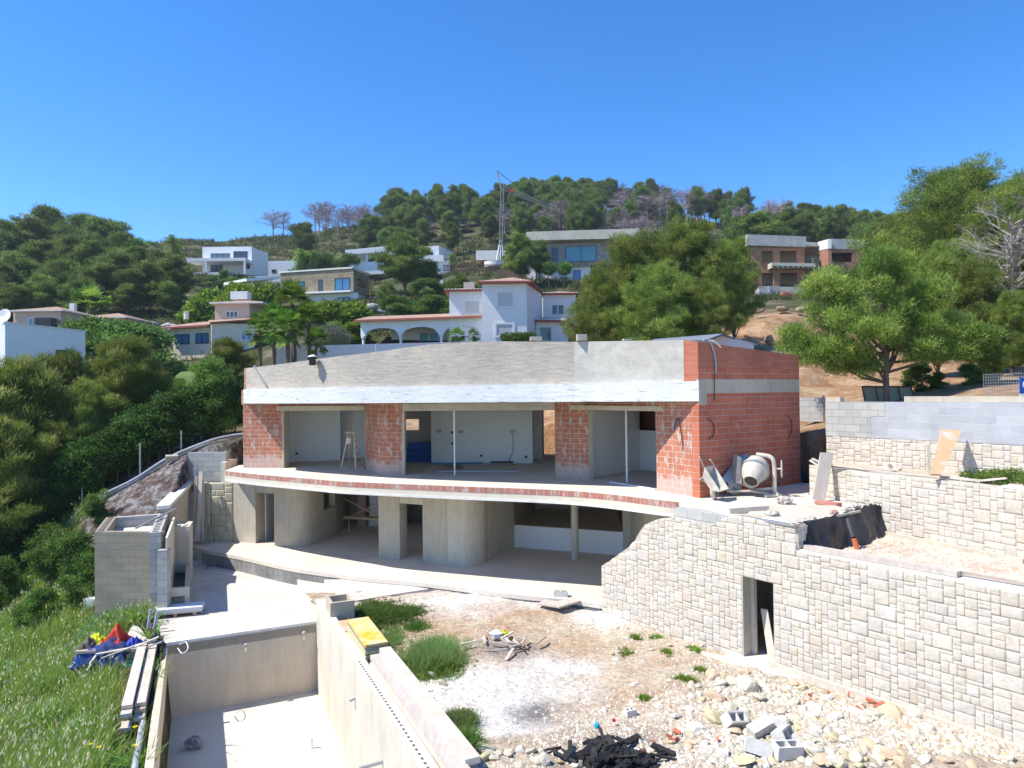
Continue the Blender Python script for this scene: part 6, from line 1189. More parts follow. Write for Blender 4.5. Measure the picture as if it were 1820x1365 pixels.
# --- peach houses
h = hs_('peach_house', 'low peach house with tiled hip roofs under the left pines', 'house', 100, 72, 585)
F1 = Fac(27, 70, 112, 70); part('wall', m_peach2, h, lambda m: F1.box(m, 27, 554, 108, 600, 0, 6)); hroof(h, F1, 18, 116, 554, .4, 6.5, .75, eave=False); F1.win(h, 51, 565, 68, 579, m_glass_b, m_white, 1)
F2 = Fac(106, 70.3, 150, 74); part('wall', m_peach, h, lambda m: F2.box(m, 108.2, 554, 148, 600, .02, 5)); F3 = Fac(146, 74, 226, 74); part('wall', m_peach, h, lambda m: F3.box(m, 148, 566, 222, 600, 0, 6)); hroof(h, F3, 140, 228, 566, .4, 6, .75, eave=False)
c_ = MB(); q = A(130, 548, 74); c_.box(q.x, q.y, q.z - .2, .5, .5, 1.4); c_.build('chimney', m_white, h)
h = hs_('peach_house', 'peach and cream house with an upper storey left of the tall palms', 'house', 400, 64, 600)
F1 = Fac(382, 64, 444, 64); part('upper_wall', m_peach2, h, lambda m: F1.box(m, 382, 539, 443.5, 575, 0, 4.5)); part('upper_wall', m_peach2, h, lambda m: m.wall([F1.pt(F1.uz(443.6, 550)[0], .01), XY(468, 68)], F1.uz(440, 575)[1], F1.uz(440, 539)[1], .2)); hroof(h, F1, 375, 470, 540, .4, 5, .5, eave=False); F1.win(h, 401.5, 553, 423.5, 565, m_glass_d, m_coping, 2)
c_ = MB(); q = A(428, 526, 67); c_.box(q.x, q.y, q.z, 1.6, 1.0, .75); c_.build('chimney', m_white, h)
F2 = Fac(296, 63, 376, 62); part('lower_wall', m_cream, h, lambda m: F2.box(m, 303, 582, 374, 640, 0, 5)); pent(h, F2, 296, 583, 377, 578, .7, 4, .9); F2.win(h, 311, 594, 337, 612, m_glass_b, m_dark, 1); F2.win(h, 348, 592, 371, 611, m_glass_b, m_dark, 1)
F3 = Fac(375, 60.5, 452, 62); part('lower_wall', m_cream, h, lambda m: F3.box(m, 376, 575, 452, 640, 0, 5)); pent(h, F3, 373, 573, 456, 567, .3, 3.2, .5); F3.win(h, 428, 590, 448, 605, m_glass_b, m_white, 1)
c_ = MB(); q = A(331, 562, 66); c_.lathe([(.22, 0), (.22, .7), (.3, .75), (0, .8)], Matrix.Translation((q.x, q.y, q.z - .3)), 10); c_.build('chimney', m_coping, h)

# --- stone clad villa
h = hs_('stone_clad_villa', 'flat roofed villa clad in tan stone on a white base', 'villa', 570, 95, 530); F1 = Fac(498, 96, 628, 93); F2 = Fac(628, 93, 656, 99)
def quad(fac, m, xa, ya0, ya1, xb, yb0, yb1, o0, o1): a = fac.uz(xa, ya0); a2 = fac.uz(xa, ya1); b = fac.uz(xb, yb0); b2 = fac.uz(xb, yb1); m.wall([fac.pt(a[0], o0), fac.pt(b[0], o0)], [a2[1], b2[1]], [a[1], b[1]], o1 - o0)
part('wall', m_stonefar, h, lambda m: quad(F1, m, 498, 487, 524, 628, 477, 519, 0, .4)); part('wall', m_stonefar, h, lambda m: quad(F2, m, 628.2, 477, 519, 656, 485.5, 526, .01, .4)); part('roof', m_coping, h, lambda m: m.prism([F1.pt(0, -.15), F1.pt(F1.L, -.15), XY(657, 99), F1.pt(0, 6)], F1.uz(560, 481.5)[1], F1.uz(560, 481.5)[1] + .2))
part('base', m_white, h, lambda m: quad(F1, m, 545, 522, 545, 634, 519.5, 545, .25, .5)); part('base', m_white, h, lambda m: quad(F2, m, 628, 520, 548, 656, 527, 545, .2, .5)); part('ledge', m_white, h, lambda m: quad(F1, m, 535, 521, 524, 628, 517, 520, -.8, .1))
F1.win(h, 504, 501, 541, 520, m_glass_b, m_dark, 1); F1.win(h, 566, 497, 573, 518, m_glass_d, m_dark, 0); F1.win(h, 595, 494, 622, 516.5, m_glass_b, m_dark, 1); F2.win(h, 636, 497, 647.5, 510, m_glass_d, m_dark, 1); F1.win(h, 600, 528, 622, 545, m_glass_b, m_dark, 1)
F4 = Fac(438, 88, 498, 92); part('canopy', m_white, h, lambda m: quad(F4, m, 438, 495, 500, 498, 490, 495, 0, 5)); [part('canopy_post', m_cream, h, lambda m, x=x: quad(F4, m, x, 500, 545, x + 2.5, 500, 545, .3, .5)) for x in (450, 468)]
part('annex', m_white, h, lambda m: quad(Fac(656, 97, 700, 96), m, 656, 528, 545, 697, 522, 540, 0, .4)); part('annex', m_white, h, lambda m: quad(Fac(690, 95, 700, 95), m, 692, 519, 545, 698, 519, 545, 0, .4))
# --- modern white house top left
h = hs_('white_modern_house', 'white cubic house with pergola high on the left hill', 'house', 420, 140, 485); F1 = Fac(360, 140, 448, 140); F2 = Fac(448, 140, 477, 146)
part('wall', m_white, h, lambda m: F1.box(m, 360, 438.5, 447.7, 489, 0, 7)); part('wall', m_white, h, lambda m: quad(F2, m, 448, 442, 490, 476.5, 449, 490, .01, 6)); F1.win(h, 374.5, 450.5, 408.5, 459.5, m_glass, m_dark, 2); F1.win(h, 415, 446.7, 440, 459.5, m_glass_d, m_dark, 1); F1.win(h, 374.5, 468, 396, 484, m_glass, m_dark, 1); F1.win(h, 438, 467, 444, 478, m_glass_d, m_dark, 0)
F3 = Fac(329, 136, 436, 136); part('pergola', m_white, h, lambda m: F3.box(m, 331, 458.5, 436, 464, 0, 4)); [part('pergola_post', m_white, h, lambda m, x=x: F3.box(m, x, 464, x + 3, 487, 0, .3)) for x in (331, 364, 433)]; part('terrace', m_white, h, lambda m: F3.box(m, 329, 484, 400, 489, 0, 4))
F4 = Fac(468, 150, 541, 150); part('annex', m_white, h, lambda m: F4.box(m, 468, 463.5, 541, 495, 0, 6)); F4.win(h, 483, 479, 491, 485, m_glass_d, m_dark, 0); F4.win(h, 511.5, 479, 529, 485, m_glass_d, m_dark, 1); part('annex', m_white, h, lambda m: Fac(440, 132, 500, 132).box(m, 440, 491, 500, 510, 0, 3))
# --- modern white house middle
h = hs_('white_modern_house', 'white terraced house with a wide roof slab half behind a pine', 'house', 700, 140, 480); F1 = Fac(616, 138, 805, 138)
part('roof', m_white, h, lambda m: quad(F1, m, 616.5, 447, 455, 692, 440, 450, -1.5, 7)); part('back_wall', m_white, h, lambda m: F1.box(m, 628, 452, 735, 485, 5, 5.4)); part('base', m_white, h, lambda m: quad(F1, m, 621, 471, 490, 692, 464, 488, -1, 3)); [part('roof_post', m_white, h, lambda m, x=x: F1.box(m, x, 451, x + 2.5, 472, -.8, -.5)) for x in (624, 652)]
Fbk = Fac(616, 142.9, 805, 142.9); Fbk.win(h, 655, 458, 690, 470, m_glass_d, m_dark, 2)
part('block', m_white, h, lambda m: quad(F1, m, 730, 440, 475, 780, 436.5, 475, 0, 4)); part('side_wall', m_white, h, lambda m: quad(Fac(780, 138, 804, 150), m, 780, 437, 478, 804, 448, 482, .01, 1)); F1.win(h, 752, 448, 770, 459, m_glass_d, m_dark, 1); part('balcony', m_white, h, lambda m: F1.box(m, 745, 457, 790, 468, -2, -1.7)); part('base', m_white, h, lambda m: F1.box(m, 738, 466, 800, 490, -1.6, 0))
# --- grey modern villa
h = hs_('grey_modern_villa', 'modern villa with a wide grey roof band and a large teal window', 'villa', 1030, 108, 500); F1 = Fac(936, 108, 1136, 106)
part('roof', m_conc_l, h, lambda m: quad(F1, m, 936.5, 416, 431, 1135, 410, 427, -1.5, 10)); part('upper_wall', m_stonegrey, h, lambda m: F1.box(m, 972, 429, 1136, 470, .2, 8)); part('upper_wall', m_white, h, lambda m: F1.box(m, 936, 430, 984, 469, 1.2, 8)); F1g = Fac(936, 108.15, 1136, 106.15)
F1g.win(h, 1005, 437.5, 1060, 465, m_glass_t, m_dark, 1); F1g.win(h, 981, 440, 991, 464, m_glass_d, m_dark, 0); part('stone_plinth', m_stonefar, h, lambda m: F1.box(m, 988, 466, 1062, 474, -.2, .19)); part('lower_wall', m_white, h, lambda m: F1.box(m, 936, 469, 985, 530, .0, 6)); part('lower_wall', m_white, h, lambda m: F1.box(m, 985, 474, 1050, 530, .3, 6))
F1.win(h, 951, 480, 966, 502, m_glass, m_white, 1); F1k = Fac(936, 108.2, 1136, 106.2); F1k.win(h, 1019, 480, 1032, 500, m_glass_b, m_dark, 0); F1k.win(h, 1018, 507, 1028, 517, m_glass_b, m_dark, 0); part('chimney', m_wood_p, h, lambda m: F1.box(m, 1003, 410, 1008, 415, 1, 2)); part('garden_wall', m_white, h, lambda m: F1.box(m, 948, 502, 1050, 530, -.8, -.3)); part('garden_wall', m_white, h, lambda m: F1.box(m, 764, 506, 802, 545, -6, -5.6))
# --- house under construction on the right
m_farbrick = brickmat('far_brick', .5, .25, .02, (.38, .17, .10), (.31, .135, .085), (.40, .28, .2), smear=.62)
h = hs_('brick_house_shell', 'two storey brick house shell with grey block parapets on the right hill', 'house', 1400, 96, 510); F1 = Fac(1326, 94, 1430, 94)
def grid(mb, fac, x0, x1, y0, y1, openings, o0, o1):
    """wall with real openings (photo pixel rectangles)"""
    ys = sorted({y0, y1} | {v for o in openings for v in (o[1], o[3])}); xs = sorted({x0, x1} | {v for o in openings for v in (o[0], o[2])})
    for i in range(len(xs) - 1):
        for j in range(len(ys) - 1):
            xm = (xs[i] + xs[i + 1]) / 2; ym = (ys[j] + ys[j + 1]) / 2
            if any(o[0] < xm < o[2] and o[1] < ym < o[3] for o in openings): continue
            fac.box(mb, xs[i], ys[j], xs[i + 1], ys[j + 1], o0, o1)
part('wall', m_farbrick, h, lambda m: grid(m, F1, 1330, 1430, 440, 512, [(1354, 445.5, 1374, 468), (1386, 445.5, 1416, 469), (1354, 485, 1375, 508), (1387, 485, 1417, 508.5)], 0, .4))
part('parapet', m_block, h, lambda m: quad(F1, m, 1326, 418, 437, 1430, 421.5, 440, -.5, .4)); part('roof_slab', m_conc, h, lambda m: F1.box(m, 1326, 434, 1472, 437, .41, 6)); part('floor_slab', m_conc_l, h, lambda m: quad(F1, m, 1364, 470.5, 476, 1440, 472, 477.5, -1.6, 6)); part('back_wall', m_conc, h, lambda m: F1.box(m, 1326, 436, 1470, 512, 5, 5.3))
for k in range(8): part('slab_rib', m_conc_l, h, lambda m, k=k: F1.box(m, 1364 + k * 9, 476.5, 1368 + k * 9, 479.5, -1.5, 0))
F2 = Fac(1430, 97, 1456, 97); part('parapet', m_block, h, lambda m: quad(F2, m, 1430, 430, 446, 1456, 431, 446, 0, .4)); part('wall', m_farbrick, h, lambda m: grid(m, F2, 1430, 1456, 446, 512, [(1432, 452, 1453, 478), (1432, 487, 1454, 509)], 0, .4)); part('back_wall', m_conc_l, h, lambda m: F2.box(m, 1430, 446, 1456, 480, 2.5, 2.8))
F3 = Fac(1455, 96, 1472, 92); part('side_wall', m_farbrick, h, lambda m: quad(F3, m, 1455, 446, 510, 1472, 442, 512, 0, .4)); part('parapet', m_coping, h, lambda m: quad(F3, m, 1454.5, 430, 446, 1472, 425, 442, -.05, .4)); part('white_band', m_coping, h, lambda m: quad(F3, m, 1455, 479, 487, 1472, 476, 483, -.04, .3))
F4 = Fac(1472, 92, 1535, 92); part('wall', m_farbrick, h, lambda m: grid(m, F4, 1472, 1534, 443, 512, [(1476, 449, 1515, 466), (1480, 485, 1515, 507)], 0, .4)); part('parapet', m_block, h, lambda m: quad(F4, m, 1472, 424.5, 442.8, 1535, 426, 442.8, -.1, .4)); part('back_wall', m_conc, h, lambda m: F4.box(m, 1472, 443, 1534, 512, 4, 4.3)); part('side_wall', m_farbrick, h, lambda m: m.wall([F4.pt(F4.L, .4), F4.pt(F4.L, 5)], F4.uz(1500, 512)[1], F4.uz(1500, 443)[1], .3)); part('roof_slab', m_conc, h, lambda m: F4.box(m, 1472, 440, 1534, 443, .41, 5))
Fn = Fac(1346, 88, 1465, 88); nw = hs_('concrete_retaining_wall', 'grey concrete retaining wall below the brick house shell', 'wall', 1400, 88, 545); part('wall', m_conc_l, nw, lambda m: quad(Fn, m, 1380, 509.5, 560, 1462, 511, 560, 0, .4)); part('wall', m_block, nw, lambda m: quad(Fn, m, 1346.6, 510, 545, 1379.8, 509, 545, -.5, 1))
for i, (x0, y0, x1, y1) in enumerate([(1383, 522, 1394, 538), (1394.5, 525, 1408, 538)]): c_ = MB(); Fn.box(c_, x0, y0, x1, y1, -1.6, -.6); one('brick_pallet', c_, m_redfrag, ['left pallet of red bricks below the brick house shell', 'right pallet of red bricks below the brick house shell'][i], 'bricks')
c_ = MB(); Fn.box(c_, 1362, 510, 1366, 548, -.8, -.55); one('metal_pole', c_, m_pipe, 'grey blue pole against the block part of the concrete wall', 'pole')
# rocky crest of the cut and boulders
def bigrock(px, py, Y, s, sc, label, mat, seed):
    me = rock_mesh(seed, .7); me.materials.append(mat); o = bpy.data.objects.new('boulder', me); col.objects.link(o); p = A(px, py, Y); o.location = p; o.scale = (s * sc[0], s * sc[1], s * sc[2]); o.rotation_euler = (0, random.uniform(-.1, .1), random.uniform(-.3, .3)); return tag(o, label, 'boulder')
m_cliff = M('cliff_rock', (.46, .34, .24), (.34, .25, .18), .8, .95, 1, .1, fine=5); m_greyrock = M('grey_boulder', (.42, .40, .36), (.28, .27, .25), 1, .95, .8, .08, fine=6)
for i, (px, py, Y, s, sc, lab) in enumerate([(1348, 553, 50, .4, (1.3, 1, .9), 'left earth coloured outcrop at the crest of the bank'), (1390, 549, 51, .35, (1.5, 1, .9), 'middle earth coloured outcrop at the crest of the bank'), (1424, 551, 51, .35, (1.2, 1, 1), 'right earth coloured outcrop at the crest of the bank'), (1369, 605, 42, .35, (.7, 1, 1.5), 'dark cleft rock half way down the orange bank')]): bigrock(px, py, Y, s, sc, lab, m_cliff, 200 + i)
for i in range(9): bigrock(232 + i * 11, 579 + (i % 3) * 5, 80, .75 + .2 * (i % 2), (1, .8, .8), 'grey boulder in the dry stone bank beside the peach house', m_greyrock, 220 + i)['group'] = 'grey boulders in the dry stone bank'
for i in range(9): bigrock(636 + i * 9, 547 + (i * 5 % 3) * 7, 82, .7 + .25 * (i % 2), (1.2, .8, .8), 'pale boulder in the slope below the stone clad villa', m_greyrock, 240 + i)['group'] = 'pale boulders below the stone clad villa'
# --- crane
cr_ = hs_('tower_crane', 'folding tower crane with its lattice jib drooping to the right', 'crane', 890, 128, 470)
def lattice(mb, p, q, w_, n, r=.05):
    p = Vector(p); q = Vector(q); d = (q - p).normalized(); s1 = d.cross(Vector((0, 1, 0))).normalized() * w_; s2 = Vector((0, w_, 0)); C4 = [s1 + s2, s1 - s2, -s1 - s2, -s1 + s2]
    for c in C4: mb.tube([p + c, q + c], r, 4)
    for i in range(n):
        a = p.lerp(q, i / n); b = p.lerp(q, (i + 1) / n)
        for k in range(4): mb.tube([a + C4[k], b + C4[(k + 1) % 4]], r * .6, 3)
Yc = 128; m_crane = M('crane_grey', (.30, .29, .28), (.22, .21, .21), bs=0); c_ = MB(); lattice(c_, A(889, 470, Yc), A(893, 336, Yc), .26, 26, .055); c_.build('mast', m_crane, cr_)
c_ = MB(); lattice(c_, A(892, 334, Yc), A(1008, 380, Yc + 6), .30, 30, .035); c_.build('jib', m_crane, cr_); c_ = MB(); c_.tube([A(891, 336, Yc), A(882, 303, Yc)], .1, 5); c_.tube([A(897, 334, Yc), A(882, 303, Yc)], .07, 5); c_.build('apex', m_metal, cr_)
c_ = MB(); c_.tube([A(882, 303, Yc), A(922, 333, Yc + 2)], .06, 4); c_.tube([A(922, 333, Yc + 2), A(985, 370, Yc + 5)], .05, 4); c_.build('stay_cable', m_dark, cr_); c_ = MB(); q = A(909, 341, Yc); c_.box(q.x, q.y - .6, q.z, .8, .3, .5); c_.build('red_sign', M('crane_red', (.55, .05, .04)), cr_)
for a, b in [((889, 428), (882, 466)), ((892, 428), (896, 466)), ((889, 428), (891, 470))]: c_ = MB(); c_.tube([A(*a, Yc), A(*b, Yc - 1)], .12, 5); c_.build('leg', m_metal, cr_)
c_ = MB(); q = A(878, 466, Yc); c_.lathe([(0, -1), (1.8, -1), (1.8, 0), (0, .1)], Matrix.Translation(q), 18); c_.build('ballast', m_coping, cr_)
c_ = MB(); Fac(845, 132, 905, 132).box(c_, 846, 445, 902, 462, 0, 3); one('retaining_wall', c_, m_coping, 'pale curved wall behind the crane foot', 'wall')
c_ = MB(); F_f = Fac(790, 118, 900, 118)
for k in range(50): F_f.boxu(c_, F_f.L * k / 50, F_f.L * k / 50 + .12, F_f.uz(850, 480)[1], F_f.uz(850, 470)[1], 0, .08)
F_f.boxu(c_, 0, F_f.L, F_f.uz(850, 472)[1], F_f.uz(850, 471)[1], -.05, 0); F_f.boxu(c_, 0, F_f.L, F_f.uz(850, 481)[1], F_f.uz(850, 480)[1] - .01, -.05, .1); one('paling_fence', c_, M('brown_fence', (.12, .07, .06)), 'dark brown paling fence along the slope under the crane', 'fence')
c_ = MB(); Fac(884, 112, 935, 112).box(c_, 884, 479, 935, 494, 0, 3); one('wooden_shed', c_, M('brown_shed', (.22, .14, .09), (.16, .1, .07), sc=(1, 1, 8)), 'low brown slatted timber shed under the crane', 'shed')
# sign + mesh fence right
sg = T('site_sign', 'blue and white site sign cut by the right picture edge', 'sign', A(1822, 710, 18.5)); q = A(1826, 692, 18.5)
c_ = MB(); c_.box(q.x, q.y, q.z + .1, .4, .02, .42); c_.build('blue_panel', M('sign_blue', (.02, .10, .45), (.02, .09, .40), bs=0), sg); c_ = MB(); c_.box(q.x, q.y, q.z - .24, .4, .022, .25); c_.build('white_panel', m_white, sg); c_ = MB(); c_.tube([(q.x - .06 + .06 * math.cos(t * .5), q.y - .02, q.z + .12 + .09 * math.sin(t * .5)) for t in range(3, 11)], .012, 5); c_.build('letter', m_white, sg); c_ = MB(); c_.box(q.x, q.y - .014, q.z - .2, .3, .004, .05); c_.build('red_stripe', m_redfrag, sg)
c_ = MB(); Fm = Fac(1748, 19.5, 1850, 18.2); 
for k in range(22): Fm.boxu(c_, Fm.L * k / 22, Fm.L * k / 22 + .008, 2.5, Fm.uz(1780, 664)[1], 0, .008)
for k in range(9): zz = 2.55 + k * .08; Fm.boxu(c_, 0, Fm.L, zz, zz + .008, -.009, -.001)
one('mesh_fence', c_, m_metal, 'welded wire fence panel near the sign at the right edge', 'fence')
# ================================================================== VEGETATION
def unit(v): return v / (np.linalg.norm(v, axis=-1, keepdims=True) + 1e-9)
def foliage(seed, lobes, ncl, nleaf, clr, L, w, up=.5, out=.6, inner=.5, quad=False):
    r = np.random.default_rng(seed); lo = np.array(lobes, float); wt = (lo[:, 3] * lo[:, 4] * lo[:, 5]) ** .67; k = r.choice(len(lo), ncl, p=wt / wt.sum())
    d = unit(r.normal(size=(ncl, 3))); rad = 1 - inner * r.random(ncl) ** 1.6; C = lo[k, :3] + d * lo[k, 3:] * rad[:, None]
    n = ncl * nleaf; D = np.repeat(d, nleaf, 0); P = np.repeat(C, nleaf, 0) + r.normal(size=(n, 3)) * clr * np.array([1, 1, .75])
    dr = unit(D * out + np.array([0, 0, up]) + r.normal(size=(n, 3)) * .55); s = unit(np.cross(dr, r.normal(size=(n, 3)))) * w / 2; Lv = L * r.uniform(.6, 1.3, (n, 1))
    t = np.repeat(np.clip(.45 + r.normal(size=ncl) * .24 + r.normal(size=len(lo))[k] * .14, 0, 1), nleaf) + r.normal(size=n) * .08
    if quad:
        V = np.stack([P - s * .3, P + dr * Lv * .5 - s, P + dr * Lv, P + dr * Lv * .5 + s], 1).reshape(-1, 3); Fq = np.arange(n * 4).reshape(-1, 4); return V, Fq, np.repeat(np.clip(t, 0, 1), 4), C
    V = np.stack([P - s, P + s, P + dr * Lv], 1).reshape(-1, 3); return V, np.arange(n * 3).reshape(-1, 3), np.repeat(np.clip(t, 0, 1), 3), C
def rlobes(r, n, W, z0, z1, top=.75, lmin=.11, lmax=.2):
    out = []
    for i in range(n):
        t = (i + .5) / n; z = z0 + (z1 - z0) * t; wr = W / 2 * math.sqrt(max(.05, 1 - (2 * t ** top - 1) ** 2)); a = r.uniform(0, 6.28); q = r.uniform(.1, .95) * wr; s = max(lmin * W, (wr - q) * .8) * r.uniform(.75, 1.25); s = min(s, lmax * W)
        out.append((q * math.cos(a), q * math.sin(a), min(z, z1 - s * .6) + r.uniform(-.03, .03) * W, s, s, s * r.uniform(.5, .75)))
    return out
def limb_lobes(r, n, W, z0, z1, k=4, sz=.1, low=.3):
    out = []
    for i in range(n):
        t = (i + r.uniform(.1, .9)) / n; a = i * 2.4 + r.uniform(-.5, .5); zz = z0 + (z1 - z0) * t * .88; pr_ = min(1, (t / low) ** .5 if t < low else math.cos((t - low) / (1 - low) * 1.35)) ; reach = W / 2 * max(.16, pr_) * r.uniform(.62, 1.15); rise = r.uniform(.02, .4) * reach + .1 * t * W
        for j in range(k):
            f = (.3 + .7 * (j + r.uniform(.2, .8)) / k) if k > 1 else .8; s = sz * W * r.uniform(.7, 1.3) * (1.15 - .35 * f)
            aa = a + r.uniform(-.35, .35) * f; out.append((reach * f * math.cos(aa), reach * f * math.sin(aa), min(zz + rise * f * f, z1 - s * .5) + r.uniform(-.02, .02) * W, s, s, s * r.uniform(.5, .8)))
    return out
def tree(name, seed, Ht, W, z0, mat, label, nl=12, ncl=500, nleaf=30, clr=.22, L=.25, w=.03, trunk=.16, bark=None, quad=False, inner=.5, limbs=9, cat='pine', up=.5, lobes=None, ll=None):
    r = random.Random(seed); t = T(name, label, cat, (0, 0, 0), world=False); lo = limb_lobes(r, ll[0], W, z0, Ht, *ll[1:]) if ll else lobes or rlobes(r, nl, W, z0, Ht)
    V, Fq, tint, C = foliage(seed, lo, ncl, nleaf, clr, L, w, up=up, quad=quad, inner=inner); o = nmesh('crown', V, Fq, mat, dict(tint=tint), t)
    m = MB(); bx, by = r.uniform(-.3, .3), r.uniform(-.3, .3); top = Vector((bx * 1.4, by, Ht * .8)); tr = cr([(0, 0, -.6), (bx * .3, by * .3, z0 * .5), (bx, by, max(z0, Ht * .4)), tuple(top)], 4); m.tube(tr, [trunk * (1 - .75 * i / (len(tr) - 1)) for i in range(len(tr))], 7)
    for l in sorted(lo, key=lambda q: -q[3])[:limbs]:
        f = r.uniform(.3, .75); s = Vector(tr[int(f * (len(tr) - 1))]); e = Vector(l[:3]); mid = s.lerp(e, .5) + Vector((0, 0, -.15)); m.tube([s, mid, e, e + (e - mid) * .12], [trunk * .42, trunk * .3, trunk * .2, trunk * .07], 5)
        for _ in range(3): e2 = e + Vector((r.uniform(-1, 1), r.uniform(-1, 1), r.uniform(-.2, .5))) * l[3] * .8; m.tube([mid.lerp(e, .6), e2], [trunk * .14, trunk * .05], 4)
    m.build('trunk', bark or m_bark, t); t['_h'] = Ht; t['_wd'] = W; return t
def baretree(seed, Ht, W, label, name='bare_tree', mat=None, twig=3):
    r = random.Random(seed); t = T(name, label, 'bare tree', (0, 0, 0), world=False); m = MB()
    def br(p, d, L, rad, dep):
        q = p + d * L; m.tube([p, q], [rad, rad * .6], 3 if dep < 3 else 5, False)
        if dep == 0: return
        for k in range(3 if dep > 1 else twig):
            nd = (d + Vector((r.gauss(0, 1), r.gauss(0, 1), r.gauss(.1, .6))) * .55).normalized(); br(p.lerp(q, r.uniform(.4, 1)), nd, L * r.uniform(.55, .75), rad * .5, dep - 1)
    tr = [Vector((0, 0, -.3)), Vector((.1, 0, Ht * .5)), Vector((.0, .1, Ht * .95))]; m.tube(tr, [Ht * .014, Ht * .010, Ht * .003], 5)
    for i in range(44):
        f = r.uniform(.28, .98); p = tr[0].lerp(tr[1], f * 2) if f < .5 else tr[1].lerp(tr[2], f * 2 - 1); a = r.uniform(0, 6.28); e = r.uniform(.1, .9); d = Vector((math.cos(a), math.sin(a), e)).normalized(); br(p, d, W * .32 * (1.25 - f * .75), Ht * .0062, 3)
    m.build('trunk', mat or m_bare, t); t['_h'] = Ht; t['_wd'] = W; return t
def place(src, px, ytop, Y, wk=1.0, label=None, group=None, base=None, first=[], rz=None):
    x = XY(px, Y)[0]; zb = Hs(x, Y) - .1 if base is None else base; h = zat(px, ytop, Y) - zb
    if h < .4: return None
    k = h / src['_h']; key = src.name
    if key not in used_protos: used_protos.add(key); o = src
    else: o = copy_tree(src)
    o.location = (x, Y, zb); o.scale = (k * wk, k * wk, k); o.rotation_euler = (0, 0, rz if rz is not None else random.uniform(0, 6.28))
    if label: o['label'] = label
    if group: o['group'] = group
    return o
used_protos = set()
P_hero = [tree('pine_tree', 300 + i, 9.5, 8.2, 1.6, m_pine, 'pine', ll=(34, 4, .098), ncl=3800, nleaf=32, clr=.15, L=.21, w=.034, trunk=.2, limbs=22, inner=.35) for i in range(3)]
P_mid = [tree('pine_tree', 320 + i, 9.0, 6.0, 2.6, m_pine_far, 'pine', ll=(15, 3, .135), ncl=760, nleaf=28, clr=.2, inner=.35, L=.42, w=.08, trunk=.17, limbs=6) for i in range(4)]
m_pine_l = leafmat('feathery_needles', (0.09, 0.15, 0.028), (0.28, 0.34, 0.065), (0.46, 0.42, 0.15))
P_left = [tree('pine_tree', 340 + i, 8, 5.5, .3, m_pine_l, 'pine', ll=(34, 4, .10, .2), ncl=3200, nleaf=32, clr=.13, inner=.35, L=.24, w=.03, up=1.1, trunk=.15) for i in range(3)]
P_bare = [baretree(360 + i, 9, 6, 'bare') for i in range(3)]
P_bush = [tree('shrub', 380 + i, 2.6, 3.0, .1, m_leaf, 'shrub', nl=12, ncl=420, nleaf=30, clr=.13, L=.13, w=.07, quad=True, trunk=.05, cat='shrub') for i in range(3)]
P_lime = [tree('shrub', 390 + i, 2.6, 3.2, .1, m_lime, 'shrub', nl=12, ncl=260, nleaf=22, clr=.18, L=.28, w=.14, quad=True, trunk=.05, cat='shrub') for i in range(2)]
# pale young pine in front of right
def pinetag(i, where): return f'{where}'
# --- right hand front pine
rq = random.Random(55); lo_f = []
for (x, y, z, rx) in [(-1.9, 0, 3.1, 1.2), (-2.3, .3, 2.3, .9), (-.6, -.3, 4.5, 1.3), (.6, 0, 3.4, 1.3), (-.9, -.5, 2.5, 1.3), (-1.6, 0, 3.9, 1.0), (.4, .4, 4.8, 1.0), (1.9, 0, 2.9, 1.1), (1.0, -.3, 2.2, 1.1), (-2.3, 0, 1.7, .8), (1.6, .3, 4.0, 1.0), (-1.2, -.2, 1.6, .8), (2.4, 0, 2.1, .8)]:
    for _ in range(8): s_ = rq.uniform(.28, .5); lo_f.append((x + rq.uniform(-.8, .8) * rx, y + rq.uniform(-.7, .7) * rx, z + rq.uniform(-.45, .45) * rx, s_, s_, s_ * .65))
fp = tree('pine_tree', 401, 5.6, 7, 1.6, m_pine, 'leaning limbed pine standing right behind the upper block wall, left of its neighbours', ncl=3400, nleaf=34, clr=.115, L=.15, w=.024, trunk=.13, lobes=lo_f, limbs=34, inner=.4)
place(fp, 1575, 432, 22.6, 1, base=zat(1575, 716, 22.6) - .1, rz=0)
for i, (px, yt, Y, wk, lab) in enumerate([(1668, 448, 27, .75, 'bright green pine just right of the front pine on the right bank'), (1728, 462, 26, .9, 'pine between the bright pine and the right picture edge'), (1800, 520, 24, .8, 'pine cut by the right picture edge above the sign'), (1765, 600, 22.5, .8, 'low young pine right above the wire fence'),
        (1700, 298, 50, 1.15, 'tallest dark pine against the sky at the upper right'), (1765, 345, 47, 1.0, 'dark pine right of the tallest upper right pine'), (1822, 318, 44, 1.0, 'pine against the sky at the right picture edge'), (1645, 372, 58, .9, 'broad pine left of the tallest upper right pine'), (1690, 430, 42, .9, 'pine below the tallest upper right pine'), (1598, 385, 72, .8, 'pine behind the right end of the brick house shell')]):
    place(P_hero[i % 3], px, yt, Y, wk, lab)
# --- central large pines
for i, (px, yt, Y, wk, lab) in enumerate([(1225, 396, 42, .95, 'broad bushy pine whose rounded top tops the central clump behind the house'), (1125, 420, 41, .9, 'pine left of the broadest crown in the central clump'), (1070, 480, 39, .75, 'lowest left pine of the central clump beside the white villa'), (1170, 470, 37, .95, 'front middle pine of the central clump'), (1305, 428, 43, .8, 'right pine of the central clump near the brick shell'), (1262, 500, 37, .85, 'small front right pine of the central clump above the orange bank')]):
    place(P_hero[(i + 1) % 3], px, yt, Y, wk, lab)
